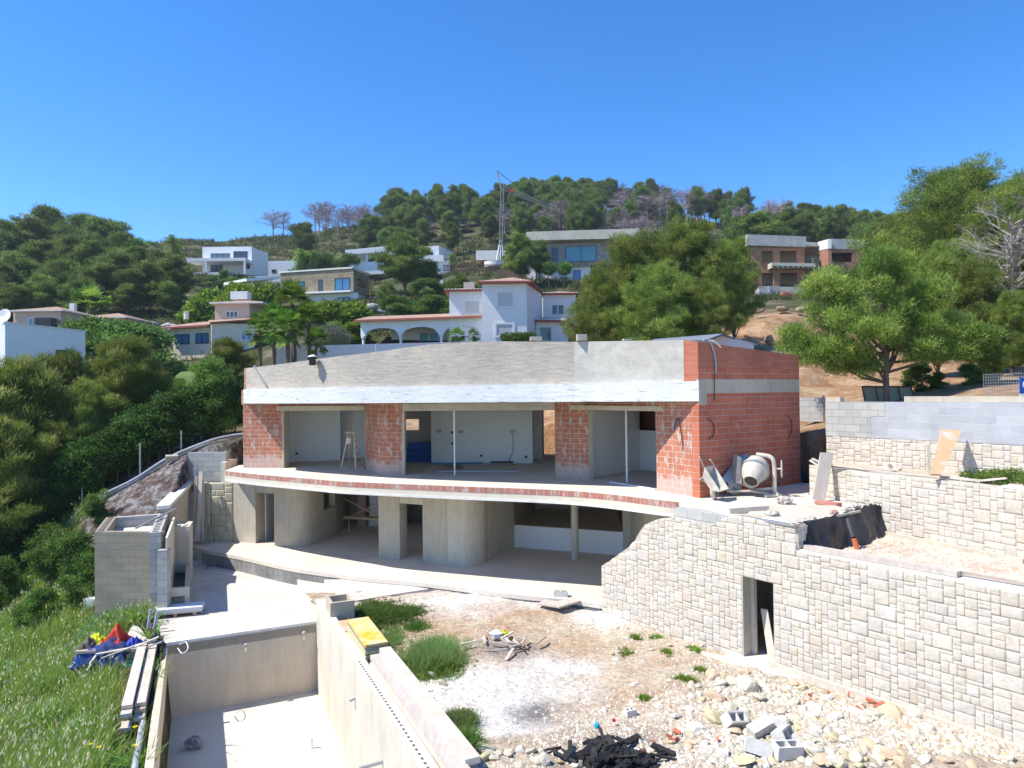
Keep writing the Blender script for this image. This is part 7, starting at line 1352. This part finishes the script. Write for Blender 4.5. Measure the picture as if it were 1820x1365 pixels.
# --- left near pines
for i, (px, yt, Y, wk, lab) in enumerate([(-40, 640, 28.5, 1.2, 'yellow green pine at the left picture edge below the white box house'), (40, 634, 29.6, 1.15, 'pine in front of the left part of the white box house'), (108, 622, 31, 1.05, 'feathery pine in front of the white box house window'), (222, 592, 31.8, 1.2, 'tall feathery pine right of the white box house'), (160, 672, 30.2, 1.0, 'lower pine between the two feathery left pines'), (292, 668, 32.6, .9, 'pine beside the glossy green bush on the left'), (405, 598, 38, 1.1, 'wide soft pine behind the glossy green bush'), (5, 735, 27.2, 1.1, 'low pine at the left picture edge above the braced post'), (95, 745, 28.8, .95, 'low pine over the left part of the hedge'), (210, 725, 30.4, .8, 'low pine over the middle of the hedge')]):
    place(P_left[i % 3], px, yt, Y, wk, lab)
bigbush = tree('shrub', 411, 4.6, 3.6, .4, m_leaf, 'large glossy green broadleaf bush next to the left end of the house', nl=22, ncl=1300, nleaf=34, clr=.15, L=.13, w=.06, quad=True, trunk=.09, cat='shrub'); place(bigbush, 378, 640, 31.2, 1.0)
m_hedge_shade = leafmat('shaded_hedge_leaves', (.025, .065, .015), (.085, .17, .03), (.15, .25, .045))  # darker leaf colour, with the deep shade over the hedge row painted in
hp = tree('hedge_shrub', 412, 2.8, 2.2, .9, m_hedge_shade, 'tall hedge shrub in the shaded row along the left wire fence', nl=14, ncl=420, nleaf=28, clr=.14, L=.13, w=.06, quad=True, trunk=.05, cat='shrub', limbs=12)
hp2 = tree('hedge_shrub', 413, 2.8, 2.4, .8, m_hedge_shade, 'x', nl=14, ncl=420, nleaf=28, clr=.14, L=.13, w=.06, quad=True, trunk=.05, cat='shrub', limbs=12)
hln = cr([(-21, 24.5), (-19.2, 27.2), (-17.6, 28.3), (-15.9, 29.2), (-14.6, 30.0), (-13.2, 31.0), (-11.6, 32.0)], 4)
def hput(src, x, y, hgt, wk, lab, grp):
    px = 910 + FPX * x / y; z = Hs(x, y); place(src, px, 700 - .011 * (px - 910) - (z + hgt - 2.8) / y * 1250, y, wk, lab, grp)
for i, (x, y) in enumerate(hln): hput([hp, hp2][i % 2], x, y, random.uniform(1.9, 2.6), 1.15, 'tall hedge shrub in the shaded row along the left wire fence', 'hedge shrubs along the left fence')
for i, (x, y, h_) in enumerate([(-24, 26, 3.2), (-25.5, 29, 3.6), (-22.5, 31.5, 3.6), (-27, 33, 4)]): hput([hp, hp2][i % 2], x, y, h_, 1.4, 'dark shrub at the left picture edge beyond the fence', 'dark shrubs beyond the fence at far left')
# --- left hill pines
for i, (px, yt, Y) in enumerate([(92, 375, 125), (145, 384, 122), (48, 392, 120), (182, 388, 118), (12, 398, 115), (215, 415, 116), (-20, 402, 110), (70, 430, 105), (125, 425, 104), (165, 432, 100), (205, 446, 98), (250, 440, 112), (285, 448, 100), (310, 458, 96), (268, 470, 92), (235, 478, 90), (180, 470, 90), (110, 465, 90), (40, 455, 92), (0, 470, 88), (70, 490, 84), (145, 492, 84), (20, 505, 82), (300, 500, 90), (225, 505, 88), (-30, 480, 84)]):
    place(P_mid[i % 4], px, yt, Y, random.uniform(1.15, 1.5), 'dark green pine in the dense grove above the peach houses', 'pines of the grove above the peach houses')
# --- middle distance single pines
for i, (px, yt, Y, wk, lab) in enumerate([(722, 420, 96, 1.5, 'dark bushy pine in front of the white terraced house'), (768, 470, 98, 1.2, 'dark pine right of the bushy one before the white terraced house'), (930, 418, 102, 1.2, 'leaning pine left of the grey modern villa'), (962, 428, 104, 1.0, 'pine touching the left end of the grey modern villa'), (820, 488, 84, 1.3, 'low green pine above the tower wing of the white villa'), (868, 495, 86, 1.2, 'round pine behind the white villa tower'), (690, 505, 78, 1.1, 'small pine on the slope above the arcade roof'), (542, 396, 165, 1.2, 'lone dark pine on the ridge left of the bare trees'), (400, 480, 122, 1.3, 'dark olive pine below the white cubic house'), (1075, 520, 60, 1.0, 'dark shrub like pine right of the white villa'), (1345, 378, 112, 1.5, 'flat dark pine left above the brick house shell'), (1320, 385, 115, 1.2, 'dark pine beside the flat one above the central clump')]):
    place(P_mid[i % 4], px, yt, Y, wk, lab)
# --- ridge forest
rf = random.Random(77)
def ridge(px): return float(np.interp(px, [640, 690, 760, 800, 850, 900, 960, 1050, 1100, 1200, 1300, 1400, 1480, 1560, 1600], [398, 375, 352, 360, 366, 330, 322, 322, 335, 352, 372, 362, 358, 378, 380]))
def ground_py(px, Y): x = XY(px, Y)[0]; return float(px_of(np.array([x]), np.array([Y]), np.array([Hs(x, Y)]))[1][0])
for i in range(230):
    row = i % 6; Y = [236, 224, 208, 192, 176, 160][row] + rf.uniform(-6, 6); px = rf.uniform(690, 1330) if row < 5 else rf.uniform(640, 1240); hm = rf.uniform(8.5, 12) if row < 4 else rf.uniform(7, 10)
    if row >= 4 and rf.random() < .35: continue
    if 1070 < px < 1290 and row < 5 and rf.random() < .72: continue
    yt = ground_py(px, Y) - hm * 1250 / Y
    if row < 2: yt = ridge(px) + rf.uniform(-6, 16)
    place(P_mid[i % 4], px, yt, Y, rf.uniform(.75, 1.15), 'green pine in the forest along the central ridge', 'pines of the forest along the central ridge')
for i in range(52):
    px = rf.uniform(1365, 1640); Y = rf.uniform(135, 195); t = (Y - 135) / 60; place(P_mid[i % 4], px, ridge(px) + (1 - t) * rf.uniform(5, 40) + rf.uniform(-4, 14), Y, rf.uniform(.8, 1.2), 'green pine on the right ridge behind the brick house shell', 'pines on the right ridge')
for i in range(12): place(P_mid[i % 4], 1535 + i * 9, rf.uniform(378, 402), rf.uniform(104, 125), 1.1, 'pine in the belt right of the brick house shell', 'pine belt right of the brick house shell')
m_bare2 = m_bare
for i, px in enumerate([488, 505, 562, 585, 600, 622, 640, 655, 668, 612, 645, 578, 630, 660, 675]): place(P_bare[i % 3], px, [374, 378, 362, 360, 395, 372, 368, 372, 392, 400, 390, 398, 384, 396, 378][i], 205 + i % 5 * 5, 1.9, 'leafless grey tree on the ridge left of the green forest', 'bare trees on the left ridge')
for i in range(70):
    px = rf.choice([rf.uniform(1060, 1290), rf.uniform(680, 1100), rf.uniform(1100, 1260)]); Y = rf.uniform(150, 230); t = (Y - 150) / 80; top = ridge(px) + (1 - t) * 50 + rf.uniform(-6, 14)
    if 1090 < px < 1290 and t > .4: top = rf.uniform(328, 352)
    place(P_bare[i % 3], px, top, Y, rf.uniform(1.4, 2.0), 'leafless grey tree among the pines of the central ridge', 'bare trees of the central ridge')
for i in range(8): place(P_bare[i % 3], rf.uniform(1300, 1420), rf.uniform(352, 375), rf.uniform(150, 190), 1.2, 'leafless grey tree on the saddle right of the central ridge', 'bare trees on the right saddle')
for i in range(16): place(P_bare[i % 3], rf.uniform(560, 700), rf.uniform(362, 398), rf.uniform(188, 222), 1.6, 'leafless grey tree in the thicket left of the green ridge forest', 'bare thicket on the left ridge')
gb = baretree(371, 8, 7, 'large bare silvery tree at the right picture edge among green pines', mat=m_bark_g); place(gb, 1806, 370, 36, 1.0)
# --- shrubs on slopes
sh = random.Random(9)
def shr(lst, protos, mat=None):
    for i, (px, yt, Y, wk, lab, grp) in enumerate(lst): place(protos[i % len(protos)], px, yt, Y, wk, lab, grp)
shr([(338 + i * 14, 545 - (i % 4) * 6 - i * 2.2, 88 - i, 1.1, 'lime green shrub on the slope beside the peach house', 'lime shrubs beside the peach house') for i in range(11)], P_lime)
shr([(565 + i * 11, 540 + (i % 3) * 10, 68, 1.3, 'yellow green shrub on the slope left of the arcade', 'yellow green shrubs left of the arcade') for i in range(8)], P_lime)
shr([(590 + i * 12, 575 + (i % 3) * 8, 60, 1.3, 'bright shrub behind the left garden wall', 'bright shrubs behind the left garden wall') for i in range(5)], P_lime)
shr([(700 + i * 22, 528 + (i % 3) * 5, 74, 1.6, 'green shrub on the slope above the arcade roof', 'green shrubs above the arcade roof') for i in range(7)], P_bush)
shr([(152 + i * 20, 578 + (i % 2) * 5, 58, 1.5, 'dark bush between the white box house and the palms', 'dark bushes right of the white box house') for i in range(5)], P_bush)
shr([(760 + i * 19, 498 + (i % 3) * 6, 92, 1.5, 'green bush along the slope under the paling fence', 'bushes under the paling fence') for i in range(8)], P_bush)
shr([(550 + i * 12, 455 + (i % 3) * 8, 128, .9, 'bush behind the stone clad villa', 'bushes behind the stone clad villa') for i in range(7)], P_bush)
shr([(380 + i * 17, 492 + (i % 2) * 4, 118, 1.4, 'bush in front of the white cubic house', 'bushes in front of the white cubic house') for i in range(5)], P_bush)
shr([(1640 + i * 26, 650 + (i % 3) * 12, 24, 1.2, 'scrub bush on the bank behind the wire fence', 'scrub bushes behind the wire fence') for i in range(6)], P_bush)
for i, (x, y, h_) in enumerate([(-13.6, 22.3, 1.3), (-14.4, 23.4, 1.6), (-15.6, 24.2, 1.5), (-14.7, 21.8, 1.0), (-16.6, 25.2, 1.6), (-15.2, 25.9, 1.1)]): hput(P_bush[i % 3], x, y, h_, 1.0, 'nettle like bush between the meadow and the block tank', 'nettle bushes left of the block tank')
for i, (x, y, h_) in enumerate([(-17.8, 24.6, 1.4), (-18.9, 25.6, 1.7), (-20.0, 24.4, 1.5), (-17.2, 23.4, 1.0), (-19.2, 23.3, 1.0)]): hput(P_bush[i % 3], x, y, h_, 1.1, 'leafy bush at the top of the left meadow', 'leafy bushes at the top of the left meadow')
hg = tree('hedge', 421, 1.2, 4.2, .0, m_leaf, 'clipped green hedge in front of the white villa tower', ncl=500, nleaf=30, clr=.1, L=.1, w=.07, quad=True, trunk=.04, cat='hedge', lobes=[(x, 0, .6, .45, .5, .55) for x in np.arange(-1.7, 1.8, .35)]); place(hg, 925, 591, 50, .9, rz=0, base=zat(925, 612, 50))
ol = tree('olive_shrub', 422, 2.4, 2.4, .4, leafmat('olive_leaves', (.13, .15, .10), (.20, .22, .15)), 'grey green rounded olive shrub left of the arcade', ncl=360, nleaf=30, clr=.1, L=.12, w=.03, cat='shrub', lobes=[(0, 0, 1.4, 1.1, 1.1, .95)]); place(ol, 580, 574, 52, 1.1)
for i, (px, lab) in enumerate([(978, 'left of two round crowned small trees before the grey modern villa'), (1006, 'right of two round crowned small trees before the grey modern villa')]):
    if i == 0: rt = tree('round_tree', 423, 4.2, 2.2, 2.2, m_leaf, lab, ncl=260, nleaf=24, clr=.16, L=.22, w=.12, quad=True, trunk=.07, bark=m_bark_g, cat='tree', lobes=[(0, 0, 3.1, 1.05, 1.05, .95)], limbs=1)
    place(rt, px, 466, 100, 1.0, lab, base=zat(px, 512, 100))
fb_ = tree('flowering_shrub', 424, .9, 2.6, .0, leafmat('flower_leaves', (.06, .12, .02), (.18, .27, .05), (.75, .65, .15)), 'low shrub with yellow blossom sprawling on the middle wall bed', ncl=420, nleaf=26, clr=.09, L=.08, w=.045, quad=True, trunk=.03, cat='shrub', lobes=[(-.8, .2, .3, .6, .5, .35), (0, 0, .4, .7, .5, .4), (.8, -.2, .4, .6, .6, .45), (1.5, -.5, .3, .6, .6, .4)])
place(fb_, 1762, 830, 15.0, 1.0, base=.72, rz=-.9)
# --- palms
def palm(seed, Ht, nf, fl, label, fan=True, trunk=.16, name='palm_tree'):
    r = random.Random(seed); t = T(name, label, 'palm', (0, 0, 0), world=False); V = []; Fq = []; ti = []
    def tri(a, b, c, k): V.extend([a, b, c]); Fq.append((len(V) - 3, len(V) - 2, len(V) - 1)); ti.extend([k] * 3)
    for i in range(nf):
        a = r.uniform(0, 6.28); el = R(r.uniform(-50, 80)); d = Vector((math.cos(a) * math.cos(el), math.sin(a) * math.cos(el), math.sin(el))); s = d.cross(Vector((0, 0, 1))).normalized(); n_ = s.cross(d); base = Vector((0, 0, Ht)); k = r.uniform(.15, .95)
        if fan:
            h = base + d * fl * .55; tri(base - s * .02, base + s * .02, h, k)
            for j in range(17):
                b = R(-85 + 170 * j / 16); q = (d * math.cos(b) + s * math.sin(b)); e = h + q * fl * .5 * r.uniform(.85, 1.1) - Vector((0, 0, fl * .12 * r.random())); w_ = q.cross(n_).normalized() * fl * .035; mid = h.lerp(e, .55); tri(h, mid + w_ + n_ * .02, e, k); tri(h, e, mid - w_, k)
        else:
            pts = [base + d * fl * u + Vector((0, 0, -fl * .55 * u * u)) for u in np.linspace(0, 1, 12)]
            for j in range(1, 12):
                for sg_ in (-1, 1):
                    l_ = fl * .28 * math.sin(math.pi * (j / 12) ** .7); e = pts[j] + s * sg_ * l_ + (pts[j] - pts[j - 1]) * .6 - Vector((0, 0, l_ * .35)); tri(pts[j] - (pts[j] - pts[j - 1]) * .45, pts[j] + (pts[j] - pts[j - 1]) * .2, e, k)
    nmesh('fronds', np.array([tuple(v) for v in V]), np.array(Fq), m_frond, dict(tint=np.array(ti)), t); m = MB(); pts = [(.12 * math.sin(z * .6), 0, z) for z in np.linspace(-.5, Ht, 9)]; m.tube(pts, [trunk * 1.3] + [trunk * (1.1 if i % 2 else .95) for i in range(8)], 9); m.build('trunk', m_bark, t); t['_h'] = Ht + fl * .75; t['_wd'] = fl * 2; return t
w1_ = palm(501, 5.2, 44, 1.5, 'tallest fan palm of the group in front of the stone clad villa'); place(w1_, 520, 504, 42.5, .8)
for px, yt, Y, lab in [(488, 545, 41, 'left fan palm of the group behind the left parapet'), (548, 540, 41.5, 'right fan palm of the group behind the left parapet'), (462, 560, 44, 'lowest left fan palm beside the peach house'), (512, 556, 39.5, 'front middle fan palm of the group'), (563, 585, 40.5, 'smallest fan palm beside the olive shrub')]: place(w1_, px, yt, Y, .8, lab)
f1_ = palm(502, 6.5, 30, 2.6, 'tall feather palm on the ridge, right of the other two', fan=False, trunk=.2)
for px, yt, Y, lab in [(308, 408, 118, 'tall feather palm on the ridge, right of the other two'), (253, 413, 118, 'middle feather palm rising from the left grove'), (230, 428, 112, 'lower left feather palm rising from the left grove'), (316, 424, 122, 'small feather palm behind the right ridge palm'), (535, 432, 125, 'dark feather palm left of the yucca group behind the stone clad villa'), (560, 436, 125, 'feather palm right of its dark neighbour behind the stone clad villa'), (805, 445, 122, 'small yellowish palm left of the crane'), (548, 438, 130, 'feather palm between the two behind the stone clad villa')]: place(f1_, px, yt, Y, .95, lab)
s1_ = palm(503, 1.2, 40, 1.3, 'short fan palm in the clearing above the peach house', trunk=.2); place(s1_, 160, 514, 82, .95); place(s1_, 812, 584, 51, 1.1, 'spiky yucca palm in front of the villa arcade', base=zat(812, 614, 51)); place(s1_, 842, 586, 51, .8, 'smaller yucca palm right of the spiky one at the arcade', base=zat(842, 612, 51))
# banana like plants
bn = T('strelitzia', 'broad leaved banana like plant between the left pines', 'plant', (0, 0, 0), world=False); V = []; Fq = []; ti = []; r_ = random.Random(4)
for i in range(22):
    a = r_.uniform(0, 6.28); el = R(r_.uniform(25, 80)); d = Vector((math.cos(a) * math.cos(el), math.sin(a) * math.cos(el), math.sin(el))); s = d.cross(Vector((0, 0, 1))).normalized(); b0 = Vector((r_.uniform(-.3, .3), r_.uniform(-.3, .3), 0)); L = r_.uniform(1.6, 3.0); prev = None; k = r_.random()
    for j in range(9):
        u = j / 8; p = b0 + d * L * u - Vector((0, 0, L * .35 * u ** 3)); w_ = .02 if u < .4 else .26 * math.sin(math.pi * (u - .4) / .6) + .01; V += [tuple(p - s * w_), tuple(p + s * w_)]; ti += [k, k]
        if j: n0 = len(V); Fq.append((n0 - 4, n0 - 3, n0 - 1, n0 - 2))
nmesh('leaves', np.array(V), np.array(Fq), m_leaf, dict(tint=np.array(ti)), bn); bn['_h'] = 2.9; place(bn, 285, 586, 37, 1.1)
place(bn, 305, 640, 34, .9, 'smaller banana like plant low beside the glossy bush'); place(bn, 258, 600, 40, .9, 'banana like plant at the left of the leafy group')
# --- scrub on the hillside (stuff), meadow grass (stuff), weeds
def scatter_leaf(name, X, Y, Z, hgt, w_, n, seed, mat, label, cat, lean=(.12, 0), spread=.5, heads=0.0, clr=.2):
    r = np.random.default_rng(seed); m_ = len(X); P = np.stack([X, Y, Z], -1); P = np.repeat(P, n, 0); N = len(P); P[:, :2] += r.normal(size=(N, 2)) * clr; hh = np.repeat(hgt, n) * r.uniform(.6, 1.15, N)
    d = np.stack([lean[0] + r.normal(size=N) * spread, lean[1] + r.normal(size=N) * spread, np.ones(N)], -1); tip = P + d * hh[:, None]; a = r.uniform(0, 6.28, N); ww = np.repeat(w_, n) if hasattr(w_, '__len__') else np.full(N, w_); s = np.stack([np.cos(a), np.sin(a), np.zeros(N)], -1) * ww[:, None] / 2
    V = np.stack([P - s, P + s, tip], 1).reshape(-1, 3); Fq = np.arange(N * 3).reshape(-1, 3); t = np.repeat(np.clip(r.normal(.4, .2, m_), 0, .78), n)
    tt = np.repeat(t, 3)
    if heads > 0:
        q = r.random(N) < heads; hp_ = tip[q]; dd = unit(d[q]) * .075; ss = unit(s[q]) * .016; V2 = np.stack([hp_ - dd * .6, hp_ + ss, hp_ + dd, hp_ - ss], 1).reshape(-1, 3); F2 = []; k = np.arange(len(hp_)) * 4; F2 = np.concatenate([np.stack([k, k + 1, k + 2], -1), np.stack([k, k + 2, k + 3], -1)]) + len(V); V = np.concatenate([V, V2]); Fq = np.concatenate([Fq, F2]); tt = np.concatenate([tt, np.full(len(V2), 1.0)])
    return tag(nmesh(name, V, Fq, mat, dict(tint=tt)), label, cat, kind='stuff')
r3 = np.random.default_rng(12)
S_ = r3.uniform(-.85, .9, 26000); Yr = np.exp(r3.uniform(math.log(62), math.log(245), 26000)); Xr = S_ * Yr; ok = (vnoise(Xr, Yr, 14, 61) + vnoise(Xr, Yr, 5, 62) * .8 > -.05) & ~((np.hypot((Xr - 30) / 25, (Yr - 55) / 25) < 1)); Xr, Yr = Xr[ok], Yr[ok]; sz = np.clip(Yr / 130, .4, 1.6)
scatter_leaf('scrub', Xr, Yr, H(Xr, Yr) - .1, sz * .8, sz * .32, 9, 13, leafmat('scrub_leaves', (.05, .065, .02), (.13, .14, .05), (.26, .23, .14)), 'low green and brown scrub covering the hill behind the houses', 'scrub', (0, 0), .8, 0, .45)
Xg = r3.uniform(-34, -4, 60000); Yg = np.exp(r3.uniform(math.log(9), math.log(27.5), 60000)); ok = (np.hypot((Xg + 13.6) / 2.6, (Yg - 27.0) / 4.2) > 1) & (sdist(Xg, Yg, site) > .12) & (Xg > -.9 * Yg - 4) & (Yg + Xg * .12 < 25.8); Xg, Yg = Xg[ok], Yg[ok]; pth_ = np.hypot(*(np.stack([Xg, Yg]) - 0)) ; edge = sdist(Xg, Yg, site); ok = (edge > .95) | (Yg > 19.6) | (r3.random(len(Xg)) < .06); Xg, Yg = Xg[ok], Yg[ok]
hn = .2 + .5 * np.clip(vnoise(Xg, Yg, 1.5, 71) + .5, 0, 1)
scatter_leaf('meadow_grass', Xg, Yg, H(Xg, Yg) - .02, hn, .016 * np.clip(Yg / 14, 1, 1.7), 5, 14, m_grass, 'tall seeding grass and weeds covering the slope left of the pool', 'grass', (.25, -.05), .36, .09, .10)
Xb, Yb = Xg[::5], Yg[::5]; ok = vnoise(Xb, Yb, 1.2, 72) > -.08; Xb, Yb = Xb[ok], Yb[ok]
scatter_leaf('meadow_weeds', Xb, Yb, H(Xb, Yb), np.full(len(Xb), .34), .055, 12, 15, leafmat('weed_leaves', (.09, .19, .03), (.22, .38, .06), (.36, .48, .12)), 'broad leaved weeds between the meadow grass left of the pool', 'weeds', (0, 0), .9, 0, .12)
ok = vnoise(Xb, Yb, 2.0, 73) > .1; scatter_leaf('mauve_flowers', Xb[ok], Yb[ok], H(Xb[ok], Yb[ok]) + .22, np.full(ok.sum(), .08), .035, 6, 16, leafmat('mauve_petals', (.20, .19, .26), (.30, .28, .38)), 'hazy mauve flower heads in the left meadow', 'flowers', (0, 0), .8, 0, .12)
# weeds in the yard: separate clumps
def weed(cx, cy, rx, ry, n, h, seed, label, mat=None, w_=.014, spread=.4, heads=0, group=None):
    r = np.random.default_rng(seed); p = G(cx, cy, -3.1); q = G(cx + rx, cy, -3.1); sx = abs(q.x - p.x); q2 = G(cx, cy + ry, -3.1); sy = abs(q2.y - p.y); X = p.x + r.normal(size=n) * sx * .55; Y = p.y + r.normal(size=n) * sy * .55; ok = sdist(X, Y, yard_poly) < -.05; X, Y = X[ok], Y[ok]; hh = h * np.exp(-(((X - p.x) / sx) ** 2 + ((Y - p.y) / sy) ** 2) * .5)
    o = scatter_leaf('weed_clump', X, Y, yard_z(X, Y) - .01, hh, w_, 7, seed, mat or m_grass, label, 'weeds', (.1, 0), spread, heads, .05)
    if 'kind' in o: del o['kind']
    V = np.zeros(len(o.data.vertices) * 3, np.float32); o.data.vertices.foreach_get('co', V); c = Vector((p.x, p.y, -3.1)); o.data.transform(Matrix.Translation(-c)); o.location = c
    if group: o['group'] = group
m_grass2 = leafmat('yard_grass', (.12, .20, .06), (.30, .42, .14), (.44, .54, .26), .5)
weed(768, 1165, 52, 34, 620, .42, 81, 'tall feathery grass clump in the yard behind the shuttering stack', m_grass2, .016, .5); weed(760, 1182, 55, 20, 700, .2, 82, 'bright low leafy weeds at the foot of the tall grass clump', m_lime, .03, .7)
weed(660, 1092, 42, 22, 900, .2, 83, 'green weeds behind the concrete box', m_leaf, .04, .8); weed(710, 1090, 40, 14, 500, .14, 84, 'thin weeds to the right of the concrete box', m_leaf, .03, .8); weed(690, 1130, 26, 20, 400, .16, 85, 'weeds right of the orange topped stack', m_grass2, .02, .6); weed(740, 1108, 20, 8, 150, .12, 86, 'small weed tuft above the tall grass clump', m_leaf, .03, .8)
weed(815, 1290, 26, 18, 500, .2, 87, 'weeds beside the metal channels at the lower yard edge', m_grass2, .02, .6); weed(815, 1335, 26, 20, 600, .26, 88, 'dense weeds at the bottom left of the yard', m_leaf, .03, .7)
for i, (cx, cy, rx) in enumerate([(1108, 1158, 14), (1184, 1163, 9), (1100, 1085, 7), (1165, 1130, 8), (1245, 1198, 8), (1210, 1215, 9), (1145, 1245, 7), (1235, 1155, 8), (1128, 1132, 8), (808, 1050, 8), (768, 1045, 8), (1228, 1220, 6)]): weed(cx, cy, rx, rx * .6, 26, .10, 90 + i, 'small green weed tuft on the stony yard', m_lime, .03, .9, group='small weed tufts on the yard')
for i, (px, py) in enumerate([(160, 1323), (176, 1328), (240, 1292), (240, 1325)]):
    p = G(px, py, -3.9); z = Hs(p.x, p.y); p = G(px, py, z + .35); m = MB()
    for k in range(9): a = k * .7; m.add([p, p + Vector((.05 * math.cos(a), .05 * math.sin(a), .01)), p + Vector((.05 * math.cos(a + .5), .05 * math.sin(a + .5), .01))], [(0, 1, 2)])
    m.tube([p, p - Vector((0, 0, .4))], .004, 4); one('yellow_flower', m, M('yellow_petal', (.75, .55, .01), bs=0) if i == 0 else bpy.data.materials['yellow_petal'], 'yellow daisy in the lower right of the left meadow', 'flower', 'yellow daisies in the left meadow')
# --- left conduit, fence posts
c_ = MB(); pp2 = [A(115, 940, 27), A(130, 920, 27), A(150, 902, 27), A(190, 876, 27.5), A(240, 851, 28), A(300, 813, 28.5), A(370, 784, 29), A(405, 775, 29.5), A(432, 771, 30)]; c_.tube(cr(pp2, 4), .05, 8); one('conduit', c_, m_pipe, 'long pale conduit running up the gravel bank left of the house', 'conduit')
c_ = MB(); c_.tube(cr([q + Vector((.02, .05, -.1)) for q in pp2[:7]], 4), .035, 8); one('conduit', c_, m_pipe, 'second thinner conduit just below the long pale one', 'conduit')
for i, (px, y0, y1) in enumerate([(30, 893, 972), (146, 842, 902), (249, 787, 846), (65, 870, 925), (322, 765, 800)]):
    Y = 27.6 + i * .4; c_ = MB(); c_.tube([A(px, y1 + 6, Y), A(px, y0, Y)], .035, 6)
    if i == 0: c_.tube([A(30, 896, Y), A(8, 975, Y)], .03, 6); c_.tube([A(30, 896, Y), A(92, 944, Y + .5)], .03, 6)
    one('fence_post', c_, m_metal, ['braced corner fence post on the shaded bank at far left', 'second fence post where the conduit bends', 'middle fence post above the conduit', 'fence post just right of the braced corner post', 'uppermost fence post near the grey block wall'][i], 'post')
p = G(305, 812, .35); c_ = MB(); q = A(305, 814, 28.3); c_.box(q.x, q.y, q.z, .45, .12, .25, .5, .5); one('concrete_block', c_, m_conc, 'small grey block weighing down the long conduit', 'block')

# ------------------------------------------------------------------ tidy helper keys
for o in list(bpy.data.objects):
    for k in ('_w', '_h', '_wd'):
        if k in o: del o[k]
ORD = 'first second third fourth fifth sixth seventh eighth ninth tenth eleventh twelfth thirteenth fourteenth fifteenth sixteenth seventeenth eighteenth nineteenth twentieth twenty-first twenty-second twenty-third twenty-fourth twenty-fifth twenty-sixth twenty-seventh twenty-eighth'.split()
grp_ = {}
for o in bpy.data.objects:
    if o.parent is None and o.get('group') and o.get('category') in ('shrub', 'pine', 'boulder', 'bare tree', 'weeds', 'flower'): grp_.setdefault((o['group'], o['label']), []).append(o)
for (g, lab), os_ in grp_.items():
    if 2 <= len(os_) <= 28:
        os_.sort(key=lambda o: o.location.x / max(1, o.location.y))
        for i, o in enumerate(os_): o['label'] = lab + ', ' + (ORD[i] + ' from the left' if i else 'leftmost')
for src in P_hero + P_mid + P_left + P_bare + P_bush + P_lime:
    if src.name not in used_protos:
        for ch in list(src.children): bpy.data.objects.remove(ch)
        bpy.data.objects.remove(src)

# ------------------------------------------------------------------ thin air between here and the ridge
hz = MB(); hz.box(0, 210, 43.5, 1700, 500, 114); ho = hz.build('haze', None); hm = bpy.data.materials.new('thin_air'); hm.use_nodes = True; hn_ = hm.node_tree; hn_.nodes.remove(hn_.nodes['Principled BSDF'])
pv = hn_.nodes.new('ShaderNodeVolumePrincipled'); pv.inputs['Color'].default_value = (.8, .88, 1, 1); pv.inputs['Density'].default_value = 0.00026; pv.inputs['Anisotropy'].default_value = .2; hn_.links.new(pv.outputs[0], hn_.nodes['Material Output'].inputs['Volume']); ho.data.materials.append(hm)
tag(ho, 'thin bluish summer haze over the valley and ridge', 'haze', kind='stuff')
